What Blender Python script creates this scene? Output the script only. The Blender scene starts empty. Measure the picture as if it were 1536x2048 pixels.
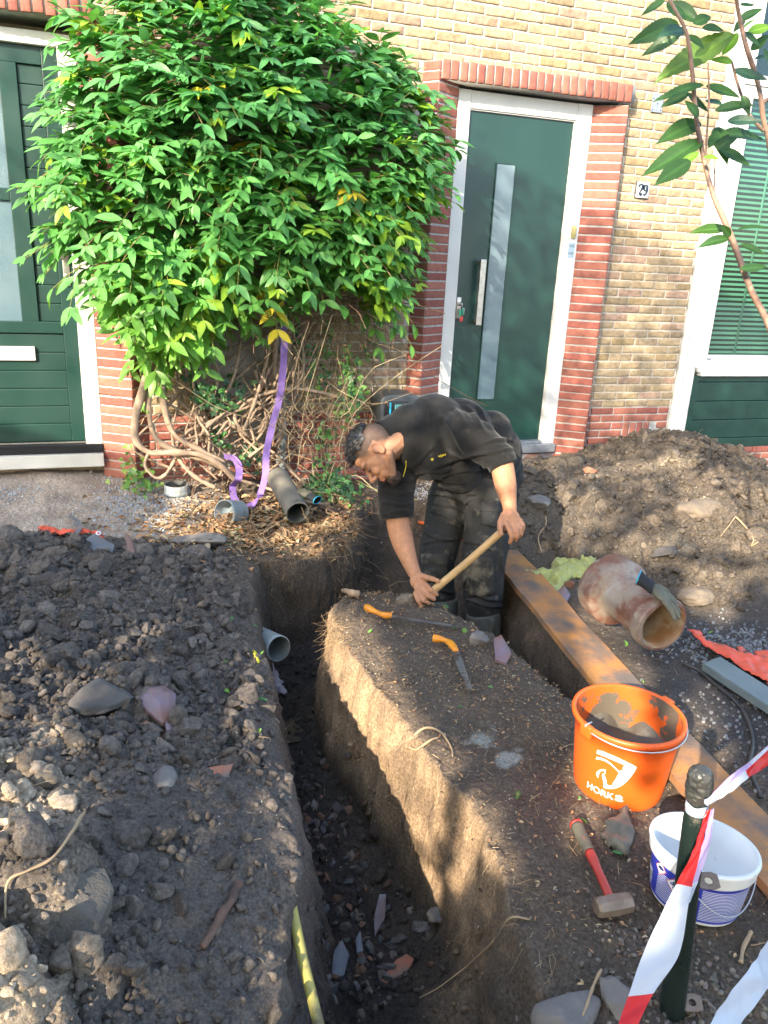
import bpy, bmesh, math, random
import numpy as np
from mathutils import Vector, Matrix, Quaternion, noise as mnoise
from mathutils.bvhtree import BVHTree
scene = bpy.context.scene
COL = scene.collection
PI = math.pi
# ---------------------------------------------------------------- camera
RM = np.array([[0.94365, -0.32755, 0.04734], [0, 0, 0], [0, 0, 0]])
def _rot(yaw, pitch, roll):
    cy, sy, cp, sp = math.cos(yaw), math.sin(yaw), math.cos(pitch), math.sin(pitch)
    fwd = np.array([sy*cp, cy*cp, -sp]); right = np.array([cy, -sy, 0]); down = np.cross(fwd, right)
    cr, sr = math.cos(roll), math.sin(roll)
    return np.array([cr*right+sr*down, -sr*right+cr*down, fwd])
RM = _rot(math.radians(19.12), math.radians(18.361), math.radians(-2.872))
CAM = np.array([0, 0, 1.62]); FPX = 1540.0
cd = bpy.data.cameras.new('camera'); cam = bpy.data.objects.new('camera', cd); COL.objects.link(cam)
cam.matrix_world = Matrix(((RM[0][0], -RM[1][0], -RM[2][0], CAM[0]), (RM[0][1], -RM[1][1], -RM[2][1], CAM[1]),
                           (RM[0][2], -RM[1][2], -RM[2][2], CAM[2]), (0, 0, 0, 1)))
cd.sensor_fit = 'VERTICAL'; cd.sensor_height = 24.0; cd.lens = FPX/2048*24
cd.clip_start = 0.05; cd.clip_end = 500
scene.camera = cam
# ---------------------------------------------------------------- light
SUN_EL, SUN_AZ = math.radians(27), math.radians(46)          # az: how far the light comes from the left of the wall normal
SDIR = np.array([math.sin(SUN_AZ)*math.cos(SUN_EL), math.cos(SUN_AZ)*math.cos(SUN_EL), -math.sin(SUN_EL)])   # travel direction
world = bpy.data.worlds.new('World'); scene.world = world; world.use_nodes = True
nt = world.node_tree; bg = nt.nodes['Background']
sky = nt.nodes.new('ShaderNodeTexSky'); sky.sky_type = 'NISHITA'; sky.sun_disc = False
sky.sun_elevation = SUN_EL; sky.sun_rotation = math.atan2(-SDIR[0], -SDIR[1]); sky.air_density = 1.0; sky.dust_density = 2.0; sky.ozone_density = 1.0
nt.links.new(sky.outputs[0], bg.inputs[0]); bg.inputs[1].default_value = 0.15
sl = bpy.data.lights.new('sun', 'SUN'); sl.energy = 2.9; sl.angle = math.radians(0.55); sl.color = (1.0, 0.86, 0.68)
so = bpy.data.objects.new('sun', sl); COL.objects.link(so)
so.rotation_euler = Vector(SDIR).to_track_quat('-Z', 'Y').to_euler(); so.location = (-6, -6, 8)
scene.view_settings.view_transform = 'Standard'; scene.view_settings.look = 'None'
scene.view_settings.exposure = 2.28; scene.view_settings.gamma = 1.0
# ---------------------------------------------------------------- helpers: world points from image pixels
def ray(px, py): return RM.T @ np.array([(px-768)/FPX, (py-1024)/FPX, 1.0])
def atD(px, py, D): return CAM + ray(px, py)*D
def atY(px, py, Y): d = ray(px, py); return CAM + d*(Y-CAM[1])/d[1]
def atZ(px, py, Z=0.0): d = ray(px, py); return CAM + d*(Z-CAM[2])/d[2]
# ---------------------------------------------------------------- noise
def _h(ix, iy, iz, seed):
    n = (ix.astype(np.int64)*374761393 + iy.astype(np.int64)*668265263 + iz.astype(np.int64)*2147483647 + seed*974634777) & 0xffffffff
    n = ((n ^ (n >> 13))*1274126177) & 0xffffffff
    n = ((n ^ (n >> 16))*2246822519) & 0xffffffff
    return ((n ^ (n >> 15)) & 0xffffff)/float(0xffffff)
def vn(x, y, z=None, seed=0):
    x = np.asarray(x, float); y = np.asarray(y, float)
    z = np.zeros_like(x) if z is None else np.asarray(z, float)
    fx, fy, fz = np.floor(x), np.floor(y), np.floor(z)
    u, v, w = x-fx, y-fy, z-fz
    u = u*u*(3-2*u); v = v*v*(3-2*v); w = w*w*(3-2*w)
    r = 0
    for a in (0, 1):
        for b in (0, 1):
            for c in (0, 1):
                r = r + _h(fx+a, fy+b, fz+c, seed)*(u if a else 1-u)*(v if b else 1-v)*(w if c else 1-w)
    return r*2-1
def fbm(x, y, z=None, o=4, seed=0, f=1.0, g=.5):
    r = 0; a = 1.0; s = 0
    for i in range(o):
        r = r + a*vn(x*f, y*f, None if z is None else z*f, seed+i*17); s += a; a *= g; f *= 2.03
    return r/s
def clod(x, y, cell, seed, rmin=.3, rmax=.62, dens=1.0):
    """domes scattered on a jittered grid: height in units of cell"""
    wx = x/cell + .25*vn(x/cell*2.3, y/cell*2.3, None, seed+3); wy = y/cell + .25*vn(x/cell*2.3+9, y/cell*2.3+5, None, seed+4)
    fx, fy = np.floor(wx), np.floor(wy); h = np.zeros_like(wx)
    for a in (-1, 0, 1):
        for b in (-1, 0, 1):
            cx, cy = fx+a, fy+b; zz = np.zeros_like(cx)
            px = cx+_h(cx, cy, zz, seed); py = cy+_h(cx, cy, zz+1, seed)
            r = rmin+(rmax-rmin)*_h(cx, cy, zz+2, seed)
            on = _h(cx, cy, zz+3, seed) < dens
            tilt = (_h(cx, cy, zz+4, seed)-.5)*.9; tilt2 = (_h(cx, cy, zz+5, seed)-.5)*.9
            dx, dy = wx-px, wy-py; q = r*r-dx*dx-dy*dy
            v = np.sqrt(np.maximum(q, 0))*(.75)+ (tilt*dx+tilt2*dy)*(q > 0)
            v = np.minimum(v, r*.55)
            h = np.maximum(h, np.where(on, v, 0))
    return h
# ---------------------------------------------------------------- object helpers
def tag(o, label=None, cat=None, group=None, kind=None):
    if label: o['label'] = label
    if cat: o['category'] = cat
    if group: o['group'] = group
    if kind: o['kind'] = kind
    return o
def thing(name, label, cat, loc=(0, 0, 0), group=None):
    o = bpy.data.objects.new(name, None); COL.objects.link(o); o.location = loc; o.empty_display_size = .1
    return tag(o, label, cat, group)
def link(name, me, mats, parent=None, smooth=True):
    o = bpy.data.objects.new(name, me); COL.objects.link(o)
    for m in (mats if isinstance(mats, (list, tuple)) else [mats]): me.materials.append(m)
    me.polygons.foreach_set('use_smooth', [bool(smooth)]*len(me.polygons))
    if parent is not None:
        o.parent = parent; o.matrix_parent_inverse = Matrix.Translation(-Vector(parent_world(parent)))
    return o
def parent_world(p):
    v = Vector(p.location)
    q = p.parent
    while q is not None: 
        v = Vector(p.matrix_parent_inverse.translation) + v + Vector(parent_world(q)); q = None
    return v
class MB:
    """collects geometry in world coordinates, one mesh"""
    def __init__(s): s.v = []; s.f = []; s.n = 0; s.m = []; s.c = []
    def add(s, v, f, m=0, c=None):
        v = np.asarray(v, float).reshape(-1, 3); s.v.append(v)
        k = s.n
        for q in f: s.f.append(tuple(int(i)+k for i in q)); s.m.append(m)
        s.c.append(np.tile(np.asarray(c if c is not None else (1, 1, 1), float)[None, :3], (len(v), 1)) if (c is None or np.ndim(c) == 1) else np.asarray(c, float))
        s.n += len(v)
    def mesh(s, name, col=False):
        me = bpy.data.meshes.new(name)
        V = np.concatenate(s.v) if s.v else np.zeros((0, 3))
        lens = np.array([len(q) for q in s.f], dtype=np.int32)
        me.vertices.add(len(V)); me.vertices.foreach_set('co', V.ravel())
        loops = np.fromiter((i for q in s.f for i in q), dtype=np.int32)
        me.loops.add(len(loops)); me.loops.foreach_set('vertex_index', loops)
        me.polygons.add(len(lens)); st = np.zeros(len(lens), dtype=np.int32); st[1:] = np.cumsum(lens)[:-1]
        me.polygons.foreach_set('loop_start', st); me.polygons.foreach_set('loop_total', lens)
        me.polygons.foreach_set('material_index', np.array(s.m, dtype=np.int32))
        me.update(calc_edges=True); me.validate()
        if col:
            C = np.concatenate(s.c); a = me.color_attributes.new('col', 'FLOAT_COLOR', 'POINT')
            a.data.foreach_set('color', np.concatenate([C, np.ones((len(C), 1))], 1).ravel())
        return me
    def build(s, name, mats, parent=None, col=False, smooth=True): return link(name, s.mesh(name, col), mats, parent, smooth)
def npmesh(name, V, F, C=None):
    """fast mesh from arrays, F (n,k)"""
    me = bpy.data.meshes.new(name); k = F.shape[1]
    me.vertices.add(len(V)); me.vertices.foreach_set('co', np.ascontiguousarray(V, dtype=np.float32).ravel())
    me.loops.add(F.size); me.loops.foreach_set('vertex_index', F.astype(np.int32).ravel())
    me.polygons.add(len(F)); me.polygons.foreach_set('loop_start', np.arange(len(F), dtype=np.int32)*k)
    me.polygons.foreach_set('loop_total', np.full(len(F), k, dtype=np.int32))
    me.update(calc_edges=True)
    if C is not None:
        a = me.color_attributes.new('col', 'FLOAT_COLOR', 'POINT')
        a.data.foreach_set('color', np.concatenate([C, np.ones((len(C), 1))], 1).astype(np.float32).ravel())
    return me
def box(x0, x1, y0, y1, z0, z1):
    v = [(x, y, z) for x in (x0, x1) for y in (y0, y1) for z in (z0, z1)]
    f = [(0, 1, 3, 2), (4, 6, 7, 5), (0, 4, 5, 1), (2, 3, 7, 6), (0, 2, 6, 4), (1, 5, 7, 3)]
    return np.array(v), f
def bevbox(x0, x1, y0, y1, z0, z1, b=.004, seg=2):
    bm = bmesh.new(); v, f = box(x0, x1, y0, y1, z0, z1)
    vs = [bm.verts.new(p) for p in v]
    for q in f: bm.faces.new([vs[i] for i in q])
    bmesh.ops.bevel(bm, geom=bm.edges[:], offset=b, segments=seg, affect='EDGES', profile=.6)
    bm.verts.index_update()
    V = np.array([p.co[:] for p in bm.verts]); F = [tuple(x.index for x in q.verts) for q in bm.faces]; bm.free()
    return V, F
def lathe(prof, n=32, close=False, a0=0.0):
    """prof: list of (r,z)"""
    P = np.array(prof, float); m = len(P); a = np.arange(n)*2*PI/n+a0
    V = np.stack([P[:, 0][:, None]*np.cos(a), P[:, 0][:, None]*np.sin(a), np.repeat(P[:, 1][:, None], n, 1)], -1).reshape(-1, 3)
    F = [(i*n+j, i*n+(j+1) % n, (i+1)*n+(j+1) % n, (i+1)*n+j) for i in range(m-1) for j in range(n)]
    if close: F += [tuple(range(n-1, -1, -1)), tuple(range((m-1)*n, m*n))]
    return V, F
def xf(V, M): V = np.asarray(V); M = np.array(M); return V@M[:3, :3].T + M[:3, 3]
def frame_m(o, z, x=None):
    z = Vector(z).normalized(); x = Vector(x if x is not None else (1, 0, .01)); x = (x-z*x.dot(z)).normalized(); y = z.cross(x)
    return Matrix(((x[0], y[0], z[0], o[0]), (x[1], y[1], z[1], o[1]), (x[2], y[2], z[2], o[2]), (0, 0, 0, 1)))
def smooth_path(P, n):
    P = np.array(P, float); m = len(P)
    if m < 3: t = np.linspace(0, 1, n)[:, None]; return P[0]*(1-t)+P[-1]*t
    Q = np.vstack([2*P[0]-P[1], P, 2*P[-1]-P[-2]]); out = []
    for t in np.linspace(0, m-1-1e-9, n):
        i = int(t); u = t-i; a, b, c, d = Q[i], Q[i+1], Q[i+2], Q[i+3]
        out.append(.5*((2*b)+(c-a)*u+(2*a-5*b+4*c-d)*u*u+(3*b-a-3*c+d)*u**3))
    return np.array(out)
def tube(P, R, n=8, cap=True, flat=1.0, up=None):
    """tube along points P with radii R; parallel transport frames"""
    P = np.asarray(P, float); m = len(P); R = np.broadcast_to(np.asarray(R, float), (m,)) if np.ndim(R) < 2 else np.asarray(R)
    T = np.gradient(P, axis=0); T /= np.linalg.norm(T, axis=1)[:, None]+1e-12
    u = np.array(up if up is not None else ((0, 0, 1) if abs(T[0][2]) < .9 else (1, 0, 0)), float)
    a = np.arange(n)*2*PI/n; V = []
    for i in range(m):
        u = u-T[i]*np.dot(u, T[i]); u /= np.linalg.norm(u)+1e-12; w = np.cross(T[i], u)
        V.append(P[i]+R[i]*(np.cos(a)[:, None]*w+np.sin(a)[:, None]*u*flat))
    V = np.concatenate(V)
    F = [(i*n+j, i*n+(j+1) % n, (i+1)*n+(j+1) % n, (i+1)*n+j) for i in range(m-1) for j in range(n)]
    if cap: F += [tuple(range(n-1, -1, -1)), tuple(range((m-1)*n, m*n))]
    return V, F
# ---------------------------------------------------------------- materials
MATS = {}
def mat(name, c=(.5, .5, .5), c2=None, rough=.6, metal=0., attr=False, ns=8., nd=4., bump=0., bs=40., bd=5., spec=.5,
        trans=0., coat=0., var=.25, sheen=0., rough2=None, fac=(.35, .65), c3=None, ns3=2., fac3=(.5, .62), glass=False, bump2=0., bs2=200.):
    m = bpy.data.materials.new(name); m.use_nodes = True; nt = m.node_tree; N = nt.nodes; L = nt.links
    b = N['Principled BSDF']; b.inputs['Roughness'].default_value = rough; b.inputs['Metallic'].default_value = metal
    b.inputs['Specular IOR Level'].default_value = spec
    if coat: b.inputs['Coat Weight'].default_value = coat; b.inputs['Coat Roughness'].default_value = .1
    if sheen: b.inputs['Sheen Weight'].default_value = sheen
    tc = N.new('ShaderNodeTexCoord')
    def noise(sc, det, rg=.55):
        n = N.new('ShaderNodeTexNoise'); n.inputs['Scale'].default_value = sc; n.inputs['Detail'].default_value = det
        n.inputs['Roughness'].default_value = rg; L.new(tc.outputs['Object'], n.inputs['Vector']); return n
    def ramp(src, a, d):
        r = N.new('ShaderNodeMapRange'); r.inputs[1].default_value = a; r.inputs[2].default_value = d; L.new(src, r.inputs[0]); return r.outputs[0]
    def mix(f, a, d, mode='MIX'):
        x = N.new('ShaderNodeMix'); x.data_type = 'RGBA'; x.blend_type = mode
        if isinstance(f, (int, float)): x.inputs[0].default_value = f
        else: L.new(f, x.inputs[0])
        for i, q in ((6, a), (7, d)):
            if isinstance(q, tuple): x.inputs[i].default_value = (*q[:3], 1)
            else: L.new(q, x.inputs[i])
        return x.outputs[2]
    if attr:
        at = N.new('ShaderNodeAttribute'); at.attribute_name = 'col'
        n = noise(ns, nd); f = ramp(n.outputs[0], .25, .75)
        lo = N.new('ShaderNodeMix'); lo.data_type = 'FLOAT'; lo.inputs[2].default_value = 1-var; lo.inputs[3].default_value = 1+var; L.new(f, lo.inputs[0])
        vm = N.new('ShaderNodeVectorMath'); vm.operation = 'SCALE'; L.new(at.outputs[0], vm.inputs[0]); L.new(lo.outputs[0], vm.inputs[3])
        col = vm.outputs[0]
        if c2: col = mix(ramp(noise(ns*.37, nd).outputs[0], *fac), col, c2)
    elif c2:
        n = noise(ns, nd); col = mix(ramp(n.outputs[0], *fac), tuple(c), tuple(c2))
    else: col = None
    if c3: col = mix(ramp(noise(ns3, 6, .65).outputs[0], *fac3), col if col is not None else tuple(c), tuple(c3))
    if col is None: b.inputs['Base Color'].default_value = (*c, 1)
    else: L.new(col, b.inputs['Base Color'])
    if rough2 is not None:
        r = N.new('ShaderNodeMapRange'); r.inputs[1].default_value = .35; r.inputs[2].default_value = .65; r.inputs[3].default_value = rough; r.inputs[4].default_value = rough2
        L.new(noise(ns*1.7, 5).outputs[0], r.inputs[0]); L.new(r.outputs[0], b.inputs['Roughness'])
    if bump:
        bu = N.new('ShaderNodeBump'); bu.inputs['Strength'].default_value = 1.0; bu.inputs['Distance'].default_value = bump
        L.new(noise(bs, bd, .6).outputs[0], bu.inputs['Height'])
        if bump2:
            b2 = N.new('ShaderNodeBump'); b2.inputs['Distance'].default_value = bump2; L.new(noise(bs2, 3, .6).outputs[0], b2.inputs['Height'])
            L.new(bu.outputs[0], b2.inputs['Normal']); bu = b2
        L.new(bu.outputs[0], b.inputs['Normal'])
    if trans:
        t = N.new('ShaderNodeBsdfTranslucent'); ms = N.new('ShaderNodeMixShader'); ms.inputs[0].default_value = trans
        if col is not None: 
            g = N.new('ShaderNodeVectorMath'); g.operation = 'MULTIPLY'; g.inputs[1].default_value = (1.5, 1.5, .6); L.new(col, g.inputs[0]); L.new(g.outputs[0], t.inputs[0])
        else: t.inputs[0].default_value = (*c, 1)
        L.new(b.outputs[0], ms.inputs[1]); L.new(t.outputs[0], ms.inputs[2]); L.new(ms.outputs[0], N['Material Output'].inputs[0])
    MATS[name] = m; return m
rnd = random.Random(7); rng = np.random.default_rng(11)
# ================================================================ HOUSE
YW, YA, YF = 5.36, 5.27, 5.40            # brick face, tip of the wedge-shaped door piers, door frames
M_ybrick = mat('yellow_brick', attr=True, ns=30, nd=6, var=.30, rough=.9, bump=.006, bs=45, bd=6, bump2=.0015, bs2=300, c2=(.18, .125, .065), fac=(.56, .75))
M_rbrick = mat('red_brick', attr=True, ns=28, nd=6, var=.22, rough=.9, bump=.003, bs=60, bd=5, bump2=.0008, bs2=300)
M_ymort = mat('pale_mortar', (.50, .46, .39), (.40, .365, .305), ns=25, rough=.95, bump=.004, bs=120)
M_gmort = mat('grey_mortar', (.42, .41, .38), (.30, .30, .28), ns=25, rough=.95, bump=.004, bs=120)
M_white = mat('white_frame', (.62, .62, .585), (.55, .55, .52), ns=4, rough=.38, bump=.0006, bs=120)
M_green = mat('green_door_paint', (.006, .034, .027), (.009, .042, .033), ns=3, rough=.30, rough2=.42, bump=.0005, bs=180, spec=.6)
M_greenm = mat('green_board', (.006, .034, .026), (.008, .040, .031), ns=3, rough=.34, rough2=.45, bump=.0004, bs=150, spec=.6)
M_black = mat('black_sill', (.012, .014, .018), rough=.35)
M_alu = mat('brushed_metal', (.55, .53, .49), (.45, .43, .40), ns=40, rough=.33, metal=.9)
M_alu2 = mat('galvanised', (.34, .37, .40), (.25, .28, .31), ns=30, rough=.5, metal=.6)
def glassmat(name, tint, rough, alpha_mix=.75):
    m = bpy.data.materials.new(name); m.use_nodes = True; N = m.node_tree.nodes; L = m.node_tree.links; N.remove(N['Principled BSDF'])
    g = N.new('ShaderNodeBsdfGlossy'); g.inputs[1].default_value = rough
    t = N.new('ShaderNodeBsdfTransparent'); t.inputs[0].default_value = (*tint, 1)
    fr = N.new('ShaderNodeLayerWeight'); fr.inputs[0].default_value = .3; x = N.new('ShaderNodeMixShader')
    mr = N.new('ShaderNodeMath'); mr.operation = 'MULTIPLY_ADD'; mr.inputs[1].default_value = .35; mr.inputs[2].default_value = .02
    L.new(fr.outputs[1], mr.inputs[0]); L.new(mr.outputs[0], x.inputs[0])
    L.new(t.outputs[0], x.inputs[1]); L.new(g.outputs[0], x.inputs[2]); L.new(x.outputs[0], N['Material Output'].inputs[0]); return m
M_glass = glassmat('window_glass', (.62, .80, .74), .01)
M_frost = mat('frosted_glass', (.085, .145, .175), (.13, .19, .215), ns=2.5, rough=.16, rough2=.30, spec=.9, bump=.0006, bs=60)
M_room = mat('dark_room', (.02, .03, .03), rough=.8)
M_blind = mat('blind_slat', (.46, .58, .48), rough=.45, trans=.25)
M_plas = mat('rough_plaster', (.30, .26, .24), (.36, .33, .31), ns=14, nd=6, rough=.95, bump=.01, bs=25, c3=(.30, .16, .12), ns3=7, fac3=(.5, .6))

house = thing('terraced_house', 'yellow brick terraced house with red brick door surrounds, two green doors and house number 29', 'house', (2, 5.36, 0))
def brick(mb, O, U, N, w, h, prot, colr, m=0, rough_amp=.004, nu=None, nv=3, seed=None):
    """lumpy brick face: O lower-left corner, U along, Z up, N outward"""
    seed = rnd.randrange(10**6) if seed is None else seed
    nu = nu or max(3, int(w/.022)); O = np.asarray(O, float); U = np.asarray(U, float); N = np.asarray(N, float); Z = np.array([0, 0, 1.])
    eu, ev = .0035/w, .0035/h; nu += 2; nv += 2; us = np.concatenate([[0], np.linspace(eu, 1-eu, nu-1), [1]]); vs = np.concatenate([[0], np.linspace(ev, 1-ev, nv-1), [1]])
    uu, vv = np.meshgrid(us, vs)
    jx = (np.array([rnd.uniform(-1, 1) for _ in range(4)]))*.0022
    pu = uu*w + (jx[0]*(1-uu)+jx[1]*uu); pv = vv*h+(jx[2]*(1-vv)+jx[3]*vv)
    edge = (np.minimum(np.minimum(uu, 1-uu)*w, np.minimum(vv, 1-vv)*h) < 1e-6)
    n1 = fbm(pu*38+seed % 977, pv*38+seed % 631, None, 3, 5)
    crease = np.abs(vn(pu*30+pv*40+seed % 83, pv*60-pu*8+seed % 57, None, 9))
    d = prot+rough_amp*n1-rough_amp*.9*np.maximum(0, .28-crease)/.28
    cr = edge & (np.minimum(uu, 1-uu) < 1e-6) & (np.minimum(vv, 1-vv) < 1e-6)
    d = np.where(edge, prot*.72+rough_amp*.6*n1, d); d = np.where(cr, prot*.45, d)
    wob = np.where(edge, rough_amp*.45, 0)
    pu = pu+wob*vn(pv*90+seed % 71, uu*9+3); pv = pv+wob*vn(pu*70+seed % 91, vv*7+1)
    top = O+pu[..., None]*U+pv[..., None]*Z+d[..., None]*N
    V = top.reshape(-1, 3); n = nu+1; F = [(j*n+i, j*n+i+1, (j+1)*n+i+1, (j+1)*n+i) for j in range(nv) for i in range(nu)]
    ring = list(range(n)) + [j*n+nu for j in range(1, nv+1)] + [nv*n+i for i in range(nu-1, -1, -1)] + [j*n for j in range(nv-1, 0, -1)]
    k = len(V); back = V[ring] - (d.reshape(-1)[ring][:, None]+.012)*N
    V = np.vstack([V, back]); R = len(ring)
    F += [(ring[i], k+i, k+(i+1) % R, ring[(i+1) % R]) for i in range(R)]
    mb.add(V, F, m, colr)
CH = .0625
def zc(k): return 2.75-CH*k
def ycol():
    t = rnd.random(); b = np.array([.32, .245, .150])
    if t < .16: b = np.array([.32, .215, .15])
    elif t < .38: b = np.array([.29, .22, .13])
    elif t < .5: b = np.array([.36, .275, .16])
    elif t < .58: b = np.array([.27, .20, .105])
    return b*rnd.uniform(.84, 1.14)
def rcol():
    b = np.array([.27, .100, .070]) if rnd.random() < .7 else np.array([.24, .078, .058])
    return b*rnd.uniform(.82, 1.2)
# openings on the brick face: x0,x1,z0,z1
LP0, LP1 = -.155, .138; RP0, RP1 = 1.98, 3.53
holes = [(-2.0, .135, -1, 2.83), (1.982, 3.515, -1, 2.84), (4.375, 9, -1, 9)]
mb = MB()
for k in range(-14, 36):
    z0 = zc(k)-.026; off = (k % 2)*.11+rnd.uniform(-.008, .008)
    x = -1.9+off
    while x < 6.4:
        w = .208; a, b = x, x+w
        zm = z0+.025; segs = [(a, b)]
        for h in holes:
            if h[2] < zm < h[3]:
                ns = []
                for (p, q) in segs:
                    if q <= h[0] or p >= h[1]: ns.append((p, q)); continue
                    if p < h[0]-.03: ns.append((p, h[0]-.004))
                    if q > h[1]+.03: ns.append((h[1]+.004, q))
                segs = ns
        for (p, q) in segs:
            if q-p > .03: brick(mb, (p, YW+.008, z0), (1, 0, 0), (0, -1, 0), q-p, .051, rnd.uniform(.0075, .011), ycol(), rough_amp=.004)
        x += .22
o = mb.build('yellow_brickwork', [M_ybrick], house, col=True)
PL = [MB(), MB(), MB()]   # red plinth courses with one square of upright bricks
for k in range(36, 47):
    z0 = zc(k)-.026; x = -1.9+(k % 2)*.11
    while x < 6.4:
        a, b = x, x+.208
        for (p, q) in [(max(a, lo), min(b, hi)) for lo, hi in ((.142, 1.978), (3.52, 4.36))]:
            if 38 <= k <= 40 and q > 3.93 and p < 4.20:
                if p < 3.93: q = min(q, 3.925)
                else: continue
            if q-p > .03: brick(PL[0] if p < 3 else PL[1], (p, YW+.008, z0), (1, 0, 0), (0, -1, 0), q-p, .051, .009, rcol(), rough_amp=.002)
        x += .22
for i in range(4): brick(PL[1], (3.935+i*.0665, YW+.008, zc(40)-.026), (1, 0, 0), (0, -1, 0), .052, .176, .009, rcol(), nu=3, nv=7, rough_amp=.002)
for k in range(42, 49):
    for i in range(9):
        a = 4.47+(k % 2)*.11+i*.22; brick(PL[2], (a, YW+.008, zc(k)-.026), (1, 0, 0), (0, -1, 0), .208, .051, .009, rcol(), rough_amp=.002)
for p_ in PL: p_.build('red_plinth', [M_rbrick], house, col=True)
# mortar sheets behind the bricks (with the openings left free)
def sheet(mb, x0, x1, z0, z1, y, m=0, step=.05):
    nx = max(2, int((x1-x0)/step)); nz = max(2, int((z1-z0)/step))
    X, Z = np.meshgrid(np.linspace(x0, x1, nx), np.linspace(z0, z1, nz)); Y = y+.0012*vn(X*40, Z*40, None, 4)
    V = np.stack([X, Y, Z], -1).reshape(-1, 3)
    mb.add(V, [(j*nx+i, j*nx+i+1, (j+1)*nx+i+1, (j+1)*nx+i) for j in range(nz-1) for i in range(nx-1)], m)
mb = MB()
sheet(mb, -2.4, 4.375, 2.83, 4.0, YW+.006); sheet(mb, .125, 1.99, .533, 2.83, YW+.006); sheet(mb, 3.49, 4.375, .533, 2.83, YW+.006)
sheet(mb, .125, 1.99, -.7, .533, YW+.0065, 1); sheet(mb, 3.49, 4.385, -.7, .533, YW+.0065, 1); sheet(mb, 4.375, 7.5, -.7, .10, YW+.0065, 1)
v, f = box(-2.4, 4.39, YW+.25, YW+.6, -.7, 4.0); mb.add(v, f, 0); v, f = box(4.39, 9, YW+1.3, YW+1.5, -.7, 4.0); mb.add(v, f, 0)
mb.build('mortar', [M_ymort, M_gmort], house)
# wedge-shaped piers of red brick (outer side face, inner splay towards the frame)
def pier(name, xo, xa, xf, z0k, z1k):
    mb = MB(); A = np.array([xa, YA]); O = np.array([xo, YW+.004]); F = np.array([xf, YF+.01])
    for (P, Q) in (((O, A) if xo < xa else (F, A)), ((A, F) if xo < xa else (A, O))):
        d = Q-P; w = np.linalg.norm(d); U = np.array([d[0]/w, d[1]/w, 0]); N = np.array([U[1], -U[0], 0])
        N = N if N[1] < 0 else -N
        for k in range(z1k, z0k):
            brick(mb, (P[0], P[1], zc(k)-.025), U, N, w, .051, .0045, rcol(), 0, rough_amp=.0018)
        V = [(P[0]-.0*N[0], P[1], zc(z0k)-.2), (Q[0], Q[1], zc(z0k)-.2), (Q[0], Q[1], zc(z1k)+.03), (P[0], P[1], zc(z1k)+.03)]
        V = np.array(V)+np.array([N[0], N[1], 0])*.0005
        mb.add(V, [(0, 1, 2, 3)], 1)
    return mb.build(name, [M_rbrick, M_gmort], house, col=True)
pier('brick_pier', LP1, .044, -.163, 43, -1)
pier('brick_pier', RP0, 2.058, 2.262, 45, -1)
pier('brick_pier', 3.525, 3.512, 3.308, 46, 1)
# soldier-course lintels
def lintel(x0, x1, zb, zt):
    mb = MB(); x = x0
    while x < x1-.03:
        brick(mb, (x, YA+.004, zb+rnd.uniform(-.003, .003)), (1, 0, 0), (0, -1, 0), .050, zt-zb, .010, rcol()*1.02, 0, rough_amp=.002, nu=3, nv=5); x += .0635
    v, f = box(x0-.004, x1-.006, YA+.004, YW+.25, zb+.003, zt-.001); mb.add(v, f, 1)
    # underside: dark brick ends
    x = x0
    return mb.build('brick_lintel', [M_rbrick, M_gmort], house, col=True)
lintel(2.078, 3.562, 2.737, 2.848); lintel(-2.2, -.05, 2.80, 2.915)

def fbox(name, parent, m, *b, bev=.004): 
    mb = MB(); v, f = bevbox(*b, b=bev); mb.add(v, f); return mb.build(name, m, parent, smooth=False)
# ---------------- door 29
door = fbox('front_door', house, M_green, 2.347, 3.190, YF+.03, YF+.085, .262, 2.612)
door['label'] = 'plain dark green door with a long narrow frosted pane'
mb = MB()
for b in ((2.258, 2.350, YF, YF+.12, .235, 2.72), (3.187, 3.308, YF, YF+.12, .235, 2.72), (2.3495, 3.1875, YF+.002, YF+.12, 2.608, 2.718)):
    v, f = bevbox(*b, b=.005); mb.add(v, f)
for b in ((2.3495, 2.3575, YF+.012, YF+.09, .262, 2.608), (3.1795, 3.1875, YF+.012, YF+.09, .262, 2.608), (2.3575, 3.1795, YF+.013, YF+.09, 2.599, 2.607)):
    v, f = bevbox(*b, b=.002); mb.add(v, f)
mb.build('door_frame', M_white, house, smooth=False)
mb = MB(); v, f = bevbox(2.598, 2.742, YF+.022, YF+.040, .600, 2.281, b=.002); mb.add(v, f)
gl = mb.build('glass_pane', M_frost, door, smooth=False)
mb = MB()
for b in ((2.592, 2.599, YF+.018, YF+.045, .594, 2.287), (2.741, 2.748, YF+.018, YF+.045, .594, 2.287), (2.599, 2.741, YF+.018, YF+.045, 2.280, 2.287), (2.599, 2.741, YF+.018, YF+.045, .594, .601)):
    v, f = bevbox(*b, b=.001); mb.add(v, f)
mb.build('pane_bead', M_green, door, smooth=False)
mb = MB(); v, f = bevbox(2.50, 2.545, YF-.055, YF-.028, 1.165, 1.632, b=.004); mb.add(v, f)
for z in (1.19, 1.607): v, f = bevbox(2.508, 2.538, YF-.03, YF+.03, z-.013, z+.013, b=.003); mb.add(v, f)
mb.build('pull_handle', M_alu, door, smooth=False)
mb = MB(); v, f = bevbox(2.364, 2.402, YF+.016, YF+.031, 1.20, 1.36, b=.008, seg=3); mb.add(v, f)
v, f = lathe([(.001, .012), (.014, .012), (.016, .0)], 16); mb.add(xf(v, frame_m((2.384, YF+.016, 1.31), (0, -1, 0))), f)
mb.build('lock_plate', M_alu, door)
mb = MB(); v, f = bevbox(2.352, 3.186, YF-.02, YF+.10, .238, .262, b=.004); mb.add(v, f); 
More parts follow.
